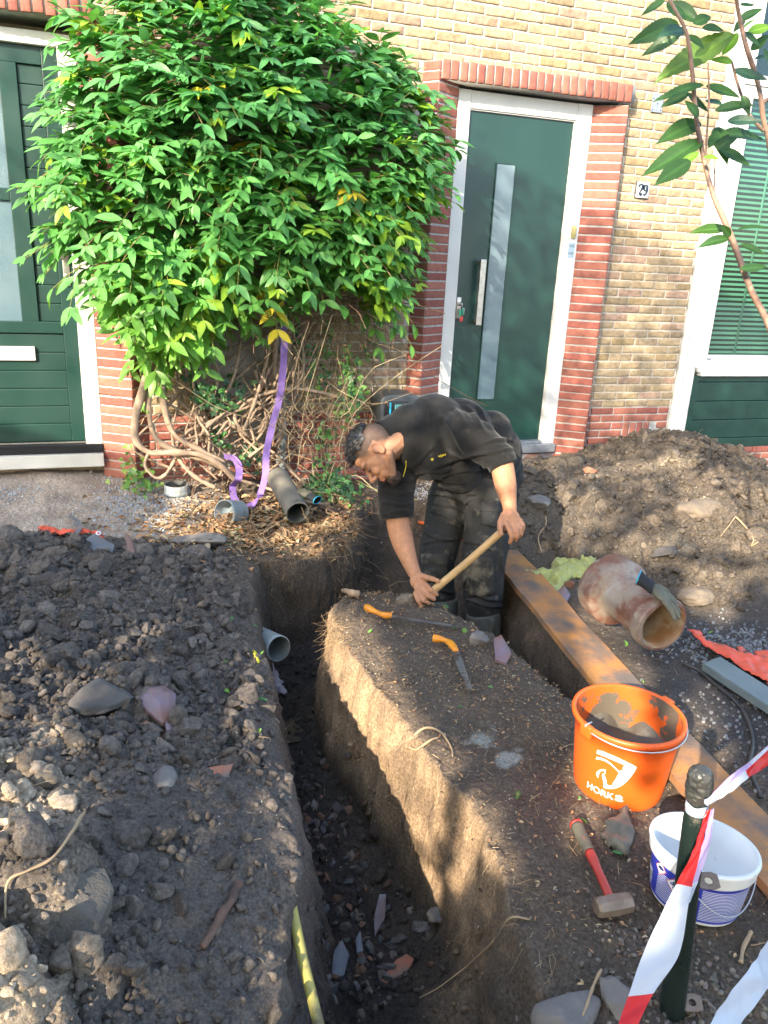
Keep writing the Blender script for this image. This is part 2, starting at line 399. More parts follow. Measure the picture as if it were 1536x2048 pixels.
v, f = bevbox(2.255, 3.314, YF-.03, YF+.10, .165, .236, b=.006); mb.add(v, f)
for i in range(3):
    v, f = bevbox(3.10+i*.06, 3.118+i*.06, YF-.034, YF-.03, .19, .205, b=.001); mb.add(v, f)
mb.build('threshold', M_alu2, house, smooth=False)
mb = MB(); v, f = box(2.255, 3.314, YF-.005, YF+.2, -.5, .163); mb.add(v, f); mb.build('threshold_base', M_plas, house)
M_bell = mat('bell_plastic', (.42, .36, .14), rough=.35)
mb = MB(); v, f = bevbox(3.247, 3.279, YF-.018, YF+.002, 1.815, 1.905, b=.006, seg=3); mb.add(v, f); v, f = bevbox(3.254, 3.272, YF-.024, YF-.017, 1.832, 1.888, b=.003); mb.add(v, f)
mb.build('doorbell', M_bell, house)
def text(name, s, h, O, U, V, m, parent, th=.0008, width=None, bold=0., font_sx=1.0):
    c = bpy.data.curves.new(name, 'FONT'); c.body = s; c.size = 1.0; c.extrude = 0.0; c.offset = bold
    t = bpy.data.objects.new(name, c); COL.objects.link(t); dg = bpy.context.evaluated_depsgraph_get()
    me = bpy.data.meshes.new_from_object(t.evaluated_get(dg)); bpy.data.objects.remove(t)
    n = len(me.vertices); co = np.zeros(n*3); me.vertices.foreach_get('co', co); co = co.reshape(-1, 3)
    lo, hi = co.min(0), co.max(0); co[:, :2] -= lo[:2]; k = h/(hi[1]-lo[1]); kx = k*font_sx if width is None else width/(hi[0]-lo[0])
    U = np.array(U, float); V = np.array(V, float); U /= np.linalg.norm(U); V /= np.linalg.norm(V); Nn = np.cross(U, V)
    return co, kx, k, U, V, Nn, me, O
def flat_text(name, s, h, O, U, V, m, parent, width=None, bold=0.):
    co, kx, k, U, V, Nn, me, O = text(name, s, h, O, U, V, m, parent, width=width, bold=bold)
    W = np.array(O)+co[:, :1]*kx*U+co[:, 1:2]*k*V; me.vertices.foreach_set('co', W.ravel()); me.update()
    return link(name, me, m, parent, smooth=False)
M_ink = mat('dark_ink', (.015, .03, .05), rough=.5)
M_enam = mat('enamel_plate', (.55, .57, .57), rough=.25)
M_stk = mat('blue_sticker', (.28, .38, .46), rough=.5)
# number plate
pl = MB(); v, f = bevbox(3.728, 3.838, YW-.017, YW-.009, 2.128, 2.240, b=.0035, seg=3); pl.add(v, f)
plate = pl.build('house_number', M_enam, house); plate['label'] = 'white enamel number plate reading 29'
mb = MB(); v, f = bevbox(3.724, 3.842, YW-.0095, YW+.002, 2.124, 2.244, b=.004); mb.add(v, f); mb.build('plate_edge', M_ink, plate)
def stroke(mb, pts, wd, y):
    P = smooth_path([(a, y, b) for a, b in pts], 24); w = np.interp(np.linspace(0, 1, 24), np.linspace(0, 1, len(wd)), wd)*1.55
    T = np.gradient(P, axis=0); T /= np.linalg.norm(T, axis=1)[:, None]; Nn = np.stack([T[:, 2], 0*T[:, 0], -T[:, 0]], 1)
    V = np.vstack([P+Nn*w[:, None]*.5, P-Nn*w[:, None]*.5]); mb.add(V, [(i, i+1, 24+i+1, 24+i) for i in range(23)])
mb = MB(); X0, Z0, S = 3.745, 2.148, .073
q = lambda L: [(X0+a*S, Z0+b*S) for a, b in L]
stroke(mb, q([(.03, .74), (.0, .86), (.13, 1.0), (.32, .97), (.42, .78), (.36, .55), (.18, .28), (.04, .06)]), [.012, .011, .007, .010, .016, .013, .006, .005], YW-.0183)
stroke(mb, q([(.02, .05), (.16, .14), (.32, .02), (.47, .20)]), [.005, .012, .013, .004], YW-.0186)
stroke(mb, q([(.80, .98), (.64, .90), (.60, .70), (.66, .50), (.82, .46), (.96, .62), (.98, .80), (.88, .96), (.80, .98)]), [.005, .014, .016, .010, .005, .010, .016, .008, .005], YW-.0183)
stroke(mb, q([(.985, .75), (.98, .45), (.90, .14), (.74, .01), (.62, .12)]), [.014, .016, .010, .007, .012], YW-.0186)
mb.build('number_digits', M_ink, plate, smooth=False)
st = fbox('letterbox_sticker', house, M_stk, 3.236, 3.290, YF-.003, YF+.002, 1.675, 1.782, bev=.0008)
flat_text('sticker_text', 'NEE', .016, (3.243, YF-.0036, 1.752), (1, 0, 0), (0, 0, 1), M_ink, st, width=.040)
flat_text('sticker_text', 'NEE', .016, (3.243, YF-.0036, 1.699), (1, 0, 0), (0, 0, 1), M_ink, st, width=.040)
# steel bracket plate
mb = MB(); v, f = bevbox(3.755, 3.852, YW-.012, YW-.007, 2.712, 2.830, b=.0015); mb.add(v, f)
pb = mb.build('steel_bracket', M_alu2, house, smooth=False)
for (a, b) in ((3.768, 2.728), (3.838, 2.728), (3.768, 2.80), (3.805, 2.77)):
    mb = MB(); v, f = lathe([(.0, .0), (.005, .0)], 10); mb.add(xf(v, frame_m((a, YW-.0125, b), (0, -1, 0))), f); mb.build('screw_hole', M_ink, pb)
# ---------------- left door
ld = thing('front_door', None, None, (-.8, YF, .3)); ld.parent = house; ld.matrix_parent_inverse = Matrix.Translation(-Vector((2, 5.36, 0)))
def parent_world(p):
    return Vector(p.location) if p.parent is None or p.type == 'EMPTY' else Vector((0, 0, 0))
ld['label'] = 'dark green panelled door with glazing and a white letter slot'
def part(name, m, boxes, parent, bev=.004, smooth=False):
    mb = MB()
    for b in boxes: v, f = bevbox(*b, b=bev); mb.add(v, f)
    return mb.build(name, m, parent, smooth=smooth)
part('door_frame', M_white, [(-.264, -.160, YF, YF+.12, .30, 2.74), (-1.60, -.2635, YF+.002, YF+.12, 2.672, 2.742), (-1.70, -1.60, YF, YF+.12, .30, 2.74), (-1.6, -.158, YF-.045, YF+.05, .183, .270)], house)
part('door_threshold', M_black, [(-1.6, -.161, YF-.015, YF+.1, .273, .332)], house)
part('drip_strip', M_alu, [(-1.59, -.268, YF+.012, YF+.03, .334, .345)], house, bev=.002)
YD = YF+.04
part('door_rail', M_green, [(-.352, -.266, YD, YD+.05, .345, 2.670), (-1.59, -.3525, YD+.001, YD+.05, 2.575, 2.670), (-1.59, -.3525, YD+.001, YD+.05, .345, .462),
     (-.588, -.490, YD+.002, YD+.05, 1.122, 2.575), (-1.59, -.3525, YD+.002, YD+.05, 1.050, 1.122), (-.78, -.5885, YD+.002, YD+.05, 1.83, 1.90), (-1.59, -1.5, YD, YD+.05, .462, 2.575), (-1.0, -.78, YD+.002, YD+.05, 1.122, 2.575)], ld)
bd = []
z = 1.123
while z < 2.57: bd.append((-.4895, -.3525, YD+.018, YD+.035, z, min(z+.110, 2.574))); z += .1125
z = .4625
while z < 1.04: bd.append((-1.5, -.3525, YD+.018, YD+.035, z, min(z+.114, 1.0495))); z += .1165
part('door_board', M_greenm, bd, ld, bev=.005)
part('glass_pane', M_frost, [(-.78, -.5885, YD+.02, YD+.03, 1.122, 1.83), (-.78, -.5885, YD+.02, YD+.03, 1.90, 2.575)], ld, bev=.002)
part('door_backing', M_room, [(-1.55, -.30, YD+.037, YD+.05, .40, 2.6)], ld)
part('letter_slot', M_white, [(-.80, -.530, YD-.004, YD+.02, .878, .965)], ld, bev=.004)
mb = MB(); v, f = bevbox(-.325, -.287, YD-.012, YD+.001, 1.345, 1.565, b=.006, seg=3); mb.add(v, f)
v, f = lathe([(.001, .055), (.024, .052), (.029, .035), (.016, .022), (.011, .0)], 20); mb.add(xf(v, frame_m((-.318, YD-.010, 1.53), (0, -1, 0))), f)
v, f = lathe([(.001, .014), (.011, .014), (.013, .0)], 16); mb.add(xf(v, frame_m((-.306, YD-.010, 1.41), (0, -1, 0))), f)
mb.build('door_lock', M_alu, ld)
# ---------------- window bay on the right
win = thing('window', None, None, (4.4, YW, .8)); win.parent = house; win.matrix_parent_inverse = Matrix.Translation(-Vector((2, 5.36, 0)))
win['label'] = 'tall white framed window with green venetian blind over green boards'
YS = YW+.02
part('window_frame', M_white, [(4.385, 4.440, YS-.03, YS+.1, .02, 4.0), (4.4405, 4.575, YS, YS+.1, .02, 4.0), (4.575, 7.4, YS-.001, YS+.1, 2.985, 3.055)], win)
part('casement', M_white, [(4.578, 4.690, YS+.012, YS+.09, .850, 2.984), (4.6905, 7.3, YS+.013, YS+.09, .850, .957), (4.6905, 7.3, YS+.013, YS+.09, 2.90, 2.984),
     (4.60, 7.3, YS-.012, YS+.09, .815, .849), (4.625, 7.3, YS-.026, YS+.05, .785, .8145), (4.578, 4.66, YS+.012, YS+.09, 3.056, 4.0)], win)
part('glass_pane', M_glass, [(4.69, 7.3, YS+.045, YS+.051, .957, 2.90), (4.66, 7.3, YS+.045, YS+.051, 3.056, 4.0)], win, bev=.001)
mb = MB(); z = .975
while z < 2.9:
    P = np.array([(4.70, YS+.09, z-.010), (7.25, YS+.09, z-.010), (7.25, YS+.105, z+.010), (4.70, YS+.105, z+.010), (4.70, YS+.096, z+.002), (7.25, YS+.096, z+.002)])
    mb.add(P, [(0, 1, 5, 4), (4, 5, 2, 3)]); z += .040
for x in (5.02, 5.9): v, f = box(x, x+.02, YS+.086, YS+.0885, .96, 2.9); mb.add(v, f)
mb.build('venetian_blind', M_blind, win)
v, f = box(4.60, 7.4, YS+.10, YS+.9, .80, 4.0); mb = MB(); mb.add(v, [f[0], f[1], f[3], f[4], f[5]]); mb.build('room_lining', M_room, win)
bd = []; z = .735
part('panel_board', M_greenm, [(4.642, 7.3, YS+.014, YS+.04, .731, .784), (4.642, 7.3, YS+.014, YS+.04, .566, .726), (4.642, 7.3, YS+.014, YS+.04, .401, .561), (4.642, 7.3, YS+.014, YS+.04, .236, .396), (4.642, 7.3, YS+.014, YS+.04, .075, .231), (4.578, 4.640, YS+.008, YS+.05, .075, .784)], win, bev=.005)
part('panel_backing', M_room, [(4.58, 7.3, YS+.036, YS+.06, .07, .80)], win)
part('frame_tag', M_alu2, [(4.685, 4.735, YS+.0105, YS+.0135, .918, .932)], win, bev=.001)

# ================================================================ GROUND
TRENCH = np.array([(.02, .35), (.10, .85), (.19, 1.18), (.27, 1.42), (.355, 1.65), (.425, 1.97), (.435, 2.48), (.49, 3.07), (.56, 3.60), (.62, 3.90), (.87, 3.86), (1.08, 3.95), (1.21, 4.03),
    (1.33, 4.32), (1.46, 4.70), (1.68, 4.85), (1.92, 4.72), (2.02, 4.3), (2.03, 3.9), (1.93, 3.37), (1.85, 2.9), (1.80, 2.46), (1.74, 2.12), (1.65, 2.02),
    (1.575, 2.21), (1.55, 2.5), (1.5, 2.79), (1.40, 3.10), (1.16, 3.33), (.98, 3.34), (.87, 3.20), (.83, 2.95), (.87, 2.67), (.91, 2.29), (.95, 2.0), (.955, 1.82), (.93, 1.6), (.91, 1.38), (.90, 1.18), (.95, .9), (.9, .35)])
TOP = np.array([(-.65, 4.14, .14), (-.36, 4.0, .15), (-.04, 3.97, .11), (.28, 3.96, .06), (-.5, 2.8, .2), (-.45, 2.0, .27), (-.36, 1.6, .28), (0, 2.0, .19), (.3, 2.0, .12), (.35, 2.5, .08), (.42, 3.2, .04),
    (.0, 3.0, .17), (-.02, 1.5, .16), (.15, 1.4, .09), (.1, 1.0, .0), (-.3, 1.2, .2), (-.7, 1.5, .32), (-1.1, 2.5, .28), (-1.1, 3.6, .2), (-1.1, 4.6, .05), (-.5, 4.6, .03), (0, 4.5, .03), (.5, 4.25, .02), (-1.6, 1, .3), (-1.8, 3, .2),
    (-.5, 5.2, .12), (.2, 5.2, .07), (1, 5.2, .03), (1.6, 5.2, .02), (1.0, 4.6, .02), (.8, 4.1, .02), (1.1, 4.2, .03),
    (.9, 3.2, .03), (1.15, 3.2, .05), (1.35, 3.0, .05), (1.0, 2.7, .02), (1.3, 2.6, .04), (1.0, 2.2, 0), (1.45, 2.1, .02), (1.1, 1.6, 0), (1.4, 1.5, 0), (1.0, 1.3, -.01), (1.4, 1.1, 0), (1.8, 1.2, 0), (1.8, 1.8, -.01),
    (1.95, 2.4, 0), (2.08, 3.0, .0), (2.3, 2.6, .02), (2.6, 2.1, 0), (3.2, 2.2, .02), (2.15, 3.5, .02), (2.45, 3.05, .03), (2.75, 2.68, .02), (2.85, 2.98, .13), (3.25, 2.85, .17), (3.7, 2.8, .16), (2.2, 3.72, .05), (2.3, 3.98, .25), (2.5, 3.72, .17), (2.75, 3.5, .17), (2.6, 3.25, .03), (2.35, 4.3, .30), (2.65, 4.0, .30), (2.95, 3.6, .25), (3.3, 3.4, .28), (3.3, 4.2, .34),
    (3.55, 4.6, .40), (3.85, 4.6, .46), (4.22, 4.6, .38), (4.55, 4.6, .2), (4.85, 4.6, .05), (3.2, 4.6, .28), (2.85, 4.6, .26), (2.45, 4.65, .23), (2.15, 4.8, .06), (3.85, 5.1, .30), (3.2, 5.15, .13), (2.7, 5.15, .12), (4.4, 5.1, .18), (5.0, 5.1, -.02),
    (4.0, 3.8, .34), (4.0, 3.2, .27), (4.7, 3.8, .06), (4.8, 3.0, .03), (5.4, 4.4, -.02), (5.5, 1, 0), (3.5, 1, 0), (2.3, .5, 0), (.9, .3, 0), (.2, .3, .0), (-1.5, .3, .25), (7, 3, 0), (7, 5, 0), (7, 0, 0), (-2.5, 0, .1), (-2.5, 5, .05)])
FLOOR = np.array([(.6, .8, -.26), (.9, 1.15, -.24), (.25, 1.2, -.58), (.85, 1.5, -.38), (.7, 1.5, -.43), (.5, 1.5, -.50), (.3, 1.5, -.62), (.6, 1.75, -.52), (.85, 1.75, -.50), (.6, 2.3, -.52), (.6, 3.0, -.52), (.68, 3.55, -.50), (.9, 3.6, -.48), (1.2, 3.75, -.44), (1.6, 3.5, -.36), (1.75, 3.9, -.36), (1.7, 4.5, -.25),
    (1.65, 2.8, -.42), (1.68, 2.3, -.42)])
def tps(P, x, y, lam=1e-3):
    n = len(P); X = P[:, :2]; d = np.hypot(*(X[:, None]-X[None]).transpose(2, 0, 1)); K = d*d*np.log(d+1e-9)+np.eye(n)*lam
    A = np.zeros((n+3, n+3)); A[:n, :n] = K; A[:n, n] = 1; A[:n, n+1:] = X; A[n, :n] = 1; A[n+1:, :n] = X.T
    w = np.linalg.solve(A, np.concatenate([P[:, 2], [0, 0, 0]])); r = w[n]+w[n+1]*x+w[n+2]*y
    for i in range(n): d2 = (x-X[i, 0])**2+(y-X[i, 1])**2; r = r+w[i]*.5*d2*np.log(d2+1e-12)
    return r
def polydist(poly, x, y):
    """signed distance, positive inside"""
    d = np.full(x.shape, 1e9); ins = np.zeros(x.shape, bool); n = len(poly)
    for i in range(n):
        a, b = poly[i], poly[(i+1) % n]; e = b-a; t = np.clip(((x-a[0])*e[0]+(y-a[1])*e[1])/(e@e), 0, 1)
        d = np.minimum(d, np.hypot(x-a[0]-t*e[0], y-a[1]-t*e[1]))
        c = ((a[1] > y) != (b[1] > y)); xi = a[0]+(y-a[1])*e[0]/(e[1] if abs(e[1]) > 1e-12 else 1e-12); ins ^= c & (x < xi)
    return np.where(ins, d, -d)
def blob(x, y, cx, cy, r, p=2.0): return np.exp(-(((x-cx)**2+(y-cy)**2)/(r*r))**(p/2))
def sstep(a, b, t): t = np.clip((t-a)/(b-a), 0, 1); return t*t*(3-2*t)
def terrain(x, y):
    wob = .034*fbm(x*3, y*3, None, 3, 41)+.022*fbm(x*13, y*13, None, 4, 42)
    sd = polydist(TRENCH, x, y)+wob
    top = tps(TOP, x, y); fl = np.clip(tps(FLOOR, x, y, 1e-2), -.66, -.05)
    # where the loose, cloddy soil lies
    left = sstep(.62, .45, x)*sstep(4.35, 4.05, y+.1*vn(x*4, y*4)); near = sstep(.05, -.3, sd)
    right = sstep(0, .22, y+.10*vn(x*4, y*4, None, 8)-(3.62-.95*np.clip((x-2.2)/.6, 0, 1)))*sstep(2.0, 2.15, x)*sstep(5.3, 4.7, x)
    smoothz = blob(x, y, .12, 1.72, .34, 4)*.8+blob(x, y, .18, 1.35, .2, 4)*.5
    rough = np.clip(left*(1-smoothz)+right*.9, 0, 1)*sstep(.02, -.10, sd)
    h = top+.020*fbm(x*2.5, y*2.5, None, 3, 1)+.010*fbm(x*16, y*16, None, 4, 2)+.005*fbm(x*60, y*60, None, 2, 3)
    big = clod(x+.02*vn(x*30,y*30,None,91), y+.02*vn(x*30,y*30,None,92), .17, 5, dens=.6)*.17; mid = clod(x, y, .075, 6, dens=.75)*.075; sm = clod(x, y, .036, 7, dens=.8)*.036; xs = clod(x, y, .017, 8, dens=.8)*.017
    c = np.maximum(np.maximum(big*.75, mid*.9), sm)+xs*.55
    rid = 1-np.abs(fbm(x*13, y*13, None, 3, 93)); h = h+rough*(c*1.05+.020*fbm(x*24, y*24, None, 4, 9)+.022*(rid-.6))+(1-rough)*(xs*.22+.12*sm*sstep(-.2, .4, vn(x*5, y*5, None, 77)))
    # named big lumps
    for (cx, cy, r, a) in ((-.23, 1.52, .13, .13), (-.5, 1.95, .12, .08), (-.02, 2.38, .14, .07), (-.34, 1.28, .12, .10)):
        d = np.hypot(x-cx, y-cy)+.03*fbm(x*9, y*9, None, 3, 31); h = h+a*np.sqrt(np.clip(1-(d/r)**2, 0, 1))
    # debris lump edges
    f = fl+.03*fbm(x*5, y*5, None, 3, 11)+.016*fbm(x*22, y*22, None, 3, 12)+clod(x, y, .06, 15, dens=.6)*.03+clod(x, y, .025, 16, dens=.7)*.022
    wd = .085+.04*vn(x*2, y*2, None, 20)+.02*blob(x, y, .8, 1.35, .35)+.05*blob(x, y, .25, 1.6, .25)+.05*sstep(.62, .5, x)
    t = np.clip(sd/wd, 0, 1); tt = np.where(t < .15, t*t/.3, np.where(t > .85, 1-(1-t)**2/.3-.0, (t-.075)/.85*1.0)); tt = np.clip(tt, 0, 1)
    h = h*(1-tt)+f*tt
    lip = np.exp(-(sd/.05)**2); h = h+lip*(-.014+.022*fbm(x*22, y*22, None, 3, 50))
    return h, sd, rough, t
xs = np.concatenate([np.arange(-3.2, -.9, .035), np.arange(-.9, 2.1, .0062), np.arange(2.1, 4.9, .011), np.arange(4.9, 8.5, .04)])
ys = np.concatenate([np.arange(-1.6, .85, .035), np.arange(.85, 2.4, .0062), np.arange(2.4, 4.0, .0078), np.arange(4.0, 5.5, .012)])
GX, GY = np.meshgrid(xs, ys); GZ, GSD, GR, GT = terrain(GX, GY)
def gz(x, y):
    """terrain height at points"""
    x = np.asarray(x, float); y = np.asarray(y, float)
    i = np.clip(np.searchsorted(xs, x)-1, 0, len(xs)-2); j = np.clip(np.searchsorted(ys, y)-1, 0, len(ys)-2)
    u = np.clip((x-xs[i])/(xs[i+1]-xs[i]), 0, 1); v = np.clip((y-ys[j])/(ys[j+1]-ys[j]), 0, 1)
    return (GZ[j, i]*(1-u)+GZ[j, i+1]*u)*(1-v)+(GZ[j+1, i]*(1-u)+GZ[j+1, i+1]*u)*v
def hit(px, py, dmax=9.0):
    """where the ray through a photo point meets the ground"""
    d = ray(px, py); t = np.arange(.5, dmax, .004); P = CAM+t[:, None]*d; z = gz(P[:, 0], P[:, 1]); k = np.argmax(P[:, 2] < z); return P[k] if (P[:, 2] < z).any() else P[-1]
# 3-D roughness so steep walls are not combed
V = np.stack([GX, GY, GZ], -1); wall = (np.clip(GT, 0, 1)*(1-np.clip(GT, 0, 1))*4)
for a, (s1, s2) in enumerate(((61, 62), (63, 64))):
    V[..., a] += wall*(.030*fbm(GX*6, GY*6, GZ*8, 4, s1)+.016*fbm(GX*26, GY*26, GZ*26, 4, s2))
V[..., 2] += wall*.006*fbm(GX*40, GY*40, GZ*40, 2, 65)
# soil colours
def soilcol(x, y, z, sd, rough, t):
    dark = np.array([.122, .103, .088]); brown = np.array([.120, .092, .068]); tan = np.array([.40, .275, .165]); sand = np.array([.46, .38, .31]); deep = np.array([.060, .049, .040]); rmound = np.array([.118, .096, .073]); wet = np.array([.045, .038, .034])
    def L(a, b, w): return a*(1-w[..., None])+b*w[..., None]
    C = np.zeros(x.shape+(3,))+brown
    C = L(C, dark, sstep(.75, .4, x)*sstep(4.3, 4.0, y)*1.0)
    C = L(C, sand, sstep(4.0, 4.35, y+.15*vn(x*3, y*3, None, 88)-.2*sstep(-.2, .4, x))*sstep(.9, .1, x)*(.75+.25*vn(x*9, y*9, None, 99)))
    C = L(C, rmound, sstep(2.05, 2.25, x)*sstep(2.5, 2.9, y))
    C = L(C, np.array([.078, .068, .062]), sstep(1.9, 2.1, x)*sstep(2.9, 2.6, y))
    C = L(C, np.array([.30, .25, .18]), rough*sstep(.30, .6, fbm(x*3.1, y*3.1, None, 3, 71))*sstep(2.2, 2.6, x)*.55)
    C = L(C, np.array([.56, .44, .31]), sstep(-.15, .35, fbm(x*4, y*4, None, 3, 72)+.3*blob(x, y, -.35, 1.6, .35))*sstep(-.08, -.30, x)*sstep(2.9, 2.2, y)*.75)  # dry tan soil, brightened further to imitate sun patches on the left heap
    # trench walls: warm rooty topsoil over darker soil, ridge side lightened as if sunlit
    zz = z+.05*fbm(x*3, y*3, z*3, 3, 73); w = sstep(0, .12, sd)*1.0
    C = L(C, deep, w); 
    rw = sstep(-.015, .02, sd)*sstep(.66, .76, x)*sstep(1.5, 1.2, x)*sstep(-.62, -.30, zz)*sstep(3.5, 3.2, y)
    rw = rw*sstep(1.25, 1.7, y); C = L(C, tan, np.clip(rw*.95, 0, 1))  # tan fades out at the near end so it looks shaded
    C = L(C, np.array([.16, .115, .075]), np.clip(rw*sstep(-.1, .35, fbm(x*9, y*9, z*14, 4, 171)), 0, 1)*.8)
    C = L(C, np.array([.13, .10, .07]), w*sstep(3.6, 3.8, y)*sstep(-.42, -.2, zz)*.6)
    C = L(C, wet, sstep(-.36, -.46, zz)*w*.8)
    C = C*(1+.22*fbm(x*7, y*7, z*7, 3, 74)+.16*fbm(x*40, y*40, z*40, 3, 75))[..., None]
    # pale mortar powder spilled on the ridge
    p = sstep(.12, .5, fbm(x*9, y*9, None, 4, 76)+1.1*np.maximum(np.maximum(blob(x, y, 1.2, 2.12, .13), blob(x, y, 1.17, 1.98, .07)), .8*blob(x, y, 1.43, 2.05, .1))-.65)
    C = L(C, np.array([.34, .35, .31]), p*(sd < .0)*.8)
    return np.clip(C, .01, 1)
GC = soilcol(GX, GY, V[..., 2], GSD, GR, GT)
M_soil = mat('soil', attr=True, ns=110, nd=9, var=.55, rough=.95, bump=.013, bs=60, bd=9, bump2=.004, bs2=330, spec=.25)
ny, nx = GX.shape; idx = np.arange(ny*nx).reshape(ny, nx)
F = np.stack([idx[:-1, :-1], idx[:-1, 1:], idx[1:, 1:], idx[1:, :-1]], -1).reshape(-1, 4)
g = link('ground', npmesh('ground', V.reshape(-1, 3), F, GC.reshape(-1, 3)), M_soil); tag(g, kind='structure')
g['label'] = 'dug over soil of the front garden with a narrow deep trench'
# the street round the dug garden, a ring outside the detailed ground
M_pave = mat('street_paving', (.20, .18, .17), (.27, .25, .23), ns=12, rough=.9, bump=.004, bs=60)
mb = MB(); 
for b in ((-30, 35, -40, -1.55), (-30, -3.15, -1.55, 8), (8.4, 35, -1.55, 8)):
    v = [(b[0], b[2], -.02), (b[1], b[2], -.02), (b[1], b[3], -.02), (b[0], b[3], -.02)]; mb.add(v, [(0, 1, 2, 3)])
tag(mb.build('street', M_pave), 'paved street beyond the dug garden', kind='structure')
V = None
# ---------------------------------------------------------------- loose clods, gravel, rubble, litter
def ico(sub):
    bm = bmesh.new(); bmesh.ops.create_icosphere(bm, subdivisions=sub, radius=1.0); bm.verts.index_update()
    v = np.array([p.co[:] for p in bm.verts]); f = np.array([[q.index for q in t.verts] for t in bm.faces]); bm.free(); return v, f
def lump(sub, seed, amp=.35, flat=.7, facet=0.):
    v, f = ico(sub); d = 1+amp*fbm(v[:, 0]*1.4+seed, v[:, 1]*1.4, v[:, 2]*1.4, 3, seed)+amp*.35*fbm(v[:, 0]*5+seed, v[:, 1]*5, v[:, 2]*5, 2, seed+1)
    v = v*d[:, None]
    if facet:
        r = np.random.default_rng(seed)
        for _ in range(7):
            n = r.normal(size=3); n /= np.linalg.norm(n); h = r.uniform(.45, .8); s = v@n; v = v-np.maximum(s-h, 0)[:, None]*n*.95
    return v*np.array([1, 1, flat]), f
def randrot(n, r, tilt=1.0):
    q = r.normal(size=(n, 4)); q[:, 1:3] *= tilt; q /= np.linalg.norm(q, axis=1)[:, None]; w, x, y, z = q.T
    return np.stack([1-2*(y*y+z*z), 2*(x*y-z*w), 2*(x*z+y*w), 2*(x*y+z*w), 1-2*(x*x+z*z), 2*(y*z-x*w), 2*(x*z-y*w), 2*(y*z+x*w), 1-2*(x*x+y*y)], -1).reshape(n, 3, 3)
def scatter(name, protos, P, S, C, m, r, tilt=1.0, label=None, cat=None, aniso=None, smooth=True):
    Vs, Fs, Cs = [], [], []; n = len(P); R = randrot(n, r, tilt); pick = r.integers(len(protos), size=n); k = 0
    S = np.asarray(S); S3 = S[:, None]*(np.ones((n, 3)) if aniso is None else aniso)
    for i, (pv, pf) in enumerate(protos):
        s = np.where(pick == i)[0]
        if not len(s): continue
        v = np.einsum('nij,nvj->nvi', R[s], pv[None]*S3[s][:, None])+P[s][:, None]
        Vs.append(v.reshape(-1, 3)); Fs.append((pf[None]+(np.arange(len(s))*len(pv))[:, None, None]+k).reshape(-1, pf.shape[1])); k += len(s)*len(pv)
        Cs.append(np.repeat(C[s], len(pv), 0))
    o = link(name, npmesh(name, np.concatenate(Vs), np.concatenate(Fs), np.concatenate(Cs)), m, smooth=smooth)
    return tag(o, label, cat, kind='stuff')
r = np.random.default_rng(3)
def pick_pts(n, x0, x1, y0, y1, wfun):
    out = []; tot = 0
    while tot < n:
        x = r.uniform(x0, x1, n*2); y = r.uniform(y0, y1, n*2); k = r.uniform(size=n*2) < wfun(x, y); out.append(np.stack([x[k], y[k]], 1)); tot += k.sum()
    return np.concatenate(out)[:n]
def ground_info(P):
    i = np.clip(np.searchsorted(xs, P[:, 0]), 0, len(xs)-1); j = np.clip(np.searchsorted(ys, P[:, 1]), 0, len(ys)-1)
    return GZ[j, i], GSD[j, i], GR[j, i], GC[j, i]
M_clod = mat('soil_clod', attr=True, ns=80, nd=8, var=.5, rough=.96, bump=.012, bs=55, bd=8, bump2=.003, bs2=300, spec=.25)
protos = [lump(2, 100+i, .42, .72, facet=1) for i in range(16)]; protosb = [lump(4, 200+i, .42, .66, facet=1) for i in range(9)]; protosm = [lump(3, 240+i, .42, .68, facet=1) for i in range(14)]
def lowd(x, y):
    z, sd, rg, c = ground_info(np.stack([x, y], 1)); return np.clip(rg, 0.02, 1)*(sd < .02)
def lows(x, y):
    z, sd, rg, c = ground_info(np.stack([x, y], 1)); return np.clip(rg, 0.30, 1)*(sd < .05)
P1 = pick_pts(8000, -1.0, .52, 1.0, 4.2, lambda x, y: lows(x, y)*sstep(5, 1, y)); P2 = pick_pts(4200, 2.0, 5.0, 2.6, 5.1, lowd)
P3 = pick_pts(900, .2, 1.0, 1.3, 3.7, lambda x, y: (ground_info(np.stack([x, y], 1))[1] > .06)*1.0)
PP = np.concatenate([P1, P2, P3]); z, sd, rg, c = ground_info(PP); n = len(PP)
S = .0045+.014*r.power(1.0, n)**3.2; S[r.uniform(size=n) < .04] *= 1.9
cc = c*r.uniform(.75, 1.3, (n, 1))
scatter('soil_clods', protos, np.column_stack([PP, z+S*.35]), S, cc, M_clod, r, label='loose clods of dark soil strewn over the spoil heaps', cat='soil clods')
Pm = np.concatenate([pick_pts(4300, -1.0, .50, 1.0, 4.2, lambda x, y: lowd(x, y)*sstep(6, .5, y)), pick_pts(3600, 2.0, 5.0, 2.6, 5.1, lowd)]); z, sd, rg, c = ground_info(Pm); n = len(Pm); S = .006+.030*r.power(1, n)**4.5
scatter('crumbled_earth', protosm, np.column_stack([Pm, z+S*.2]), S, c*r.uniform(.75, 1.35, (n, 1)), M_clod, r, tilt=.6, label='angular crumbled earth pieces covering the spoil heaps', cat='soil clods', aniso=r.uniform(.7, 1.35, (n, 3)))
Pb = np.concatenate([pick_pts(120, -1.0, .45, 1.1, 3.9, lowd), pick_pts(150, 2.1, 4.8, 2.7, 5.0, lowd)]); z, sd, rg, c = ground_info(Pb); n = len(Pb); S = .020+.055*r.power(1, n)**2.2
scatter('earth_lumps', protosb, np.column_stack([Pb, z+S*.15]), S, c*r.uniform(.8, 1.35, (n, 1)), M_clod, r, tilt=.5, aniso=r.uniform(.7, 1.4, (n, 3)), label='fist sized lumps of earth on the spoil heaps', cat='soil clods')
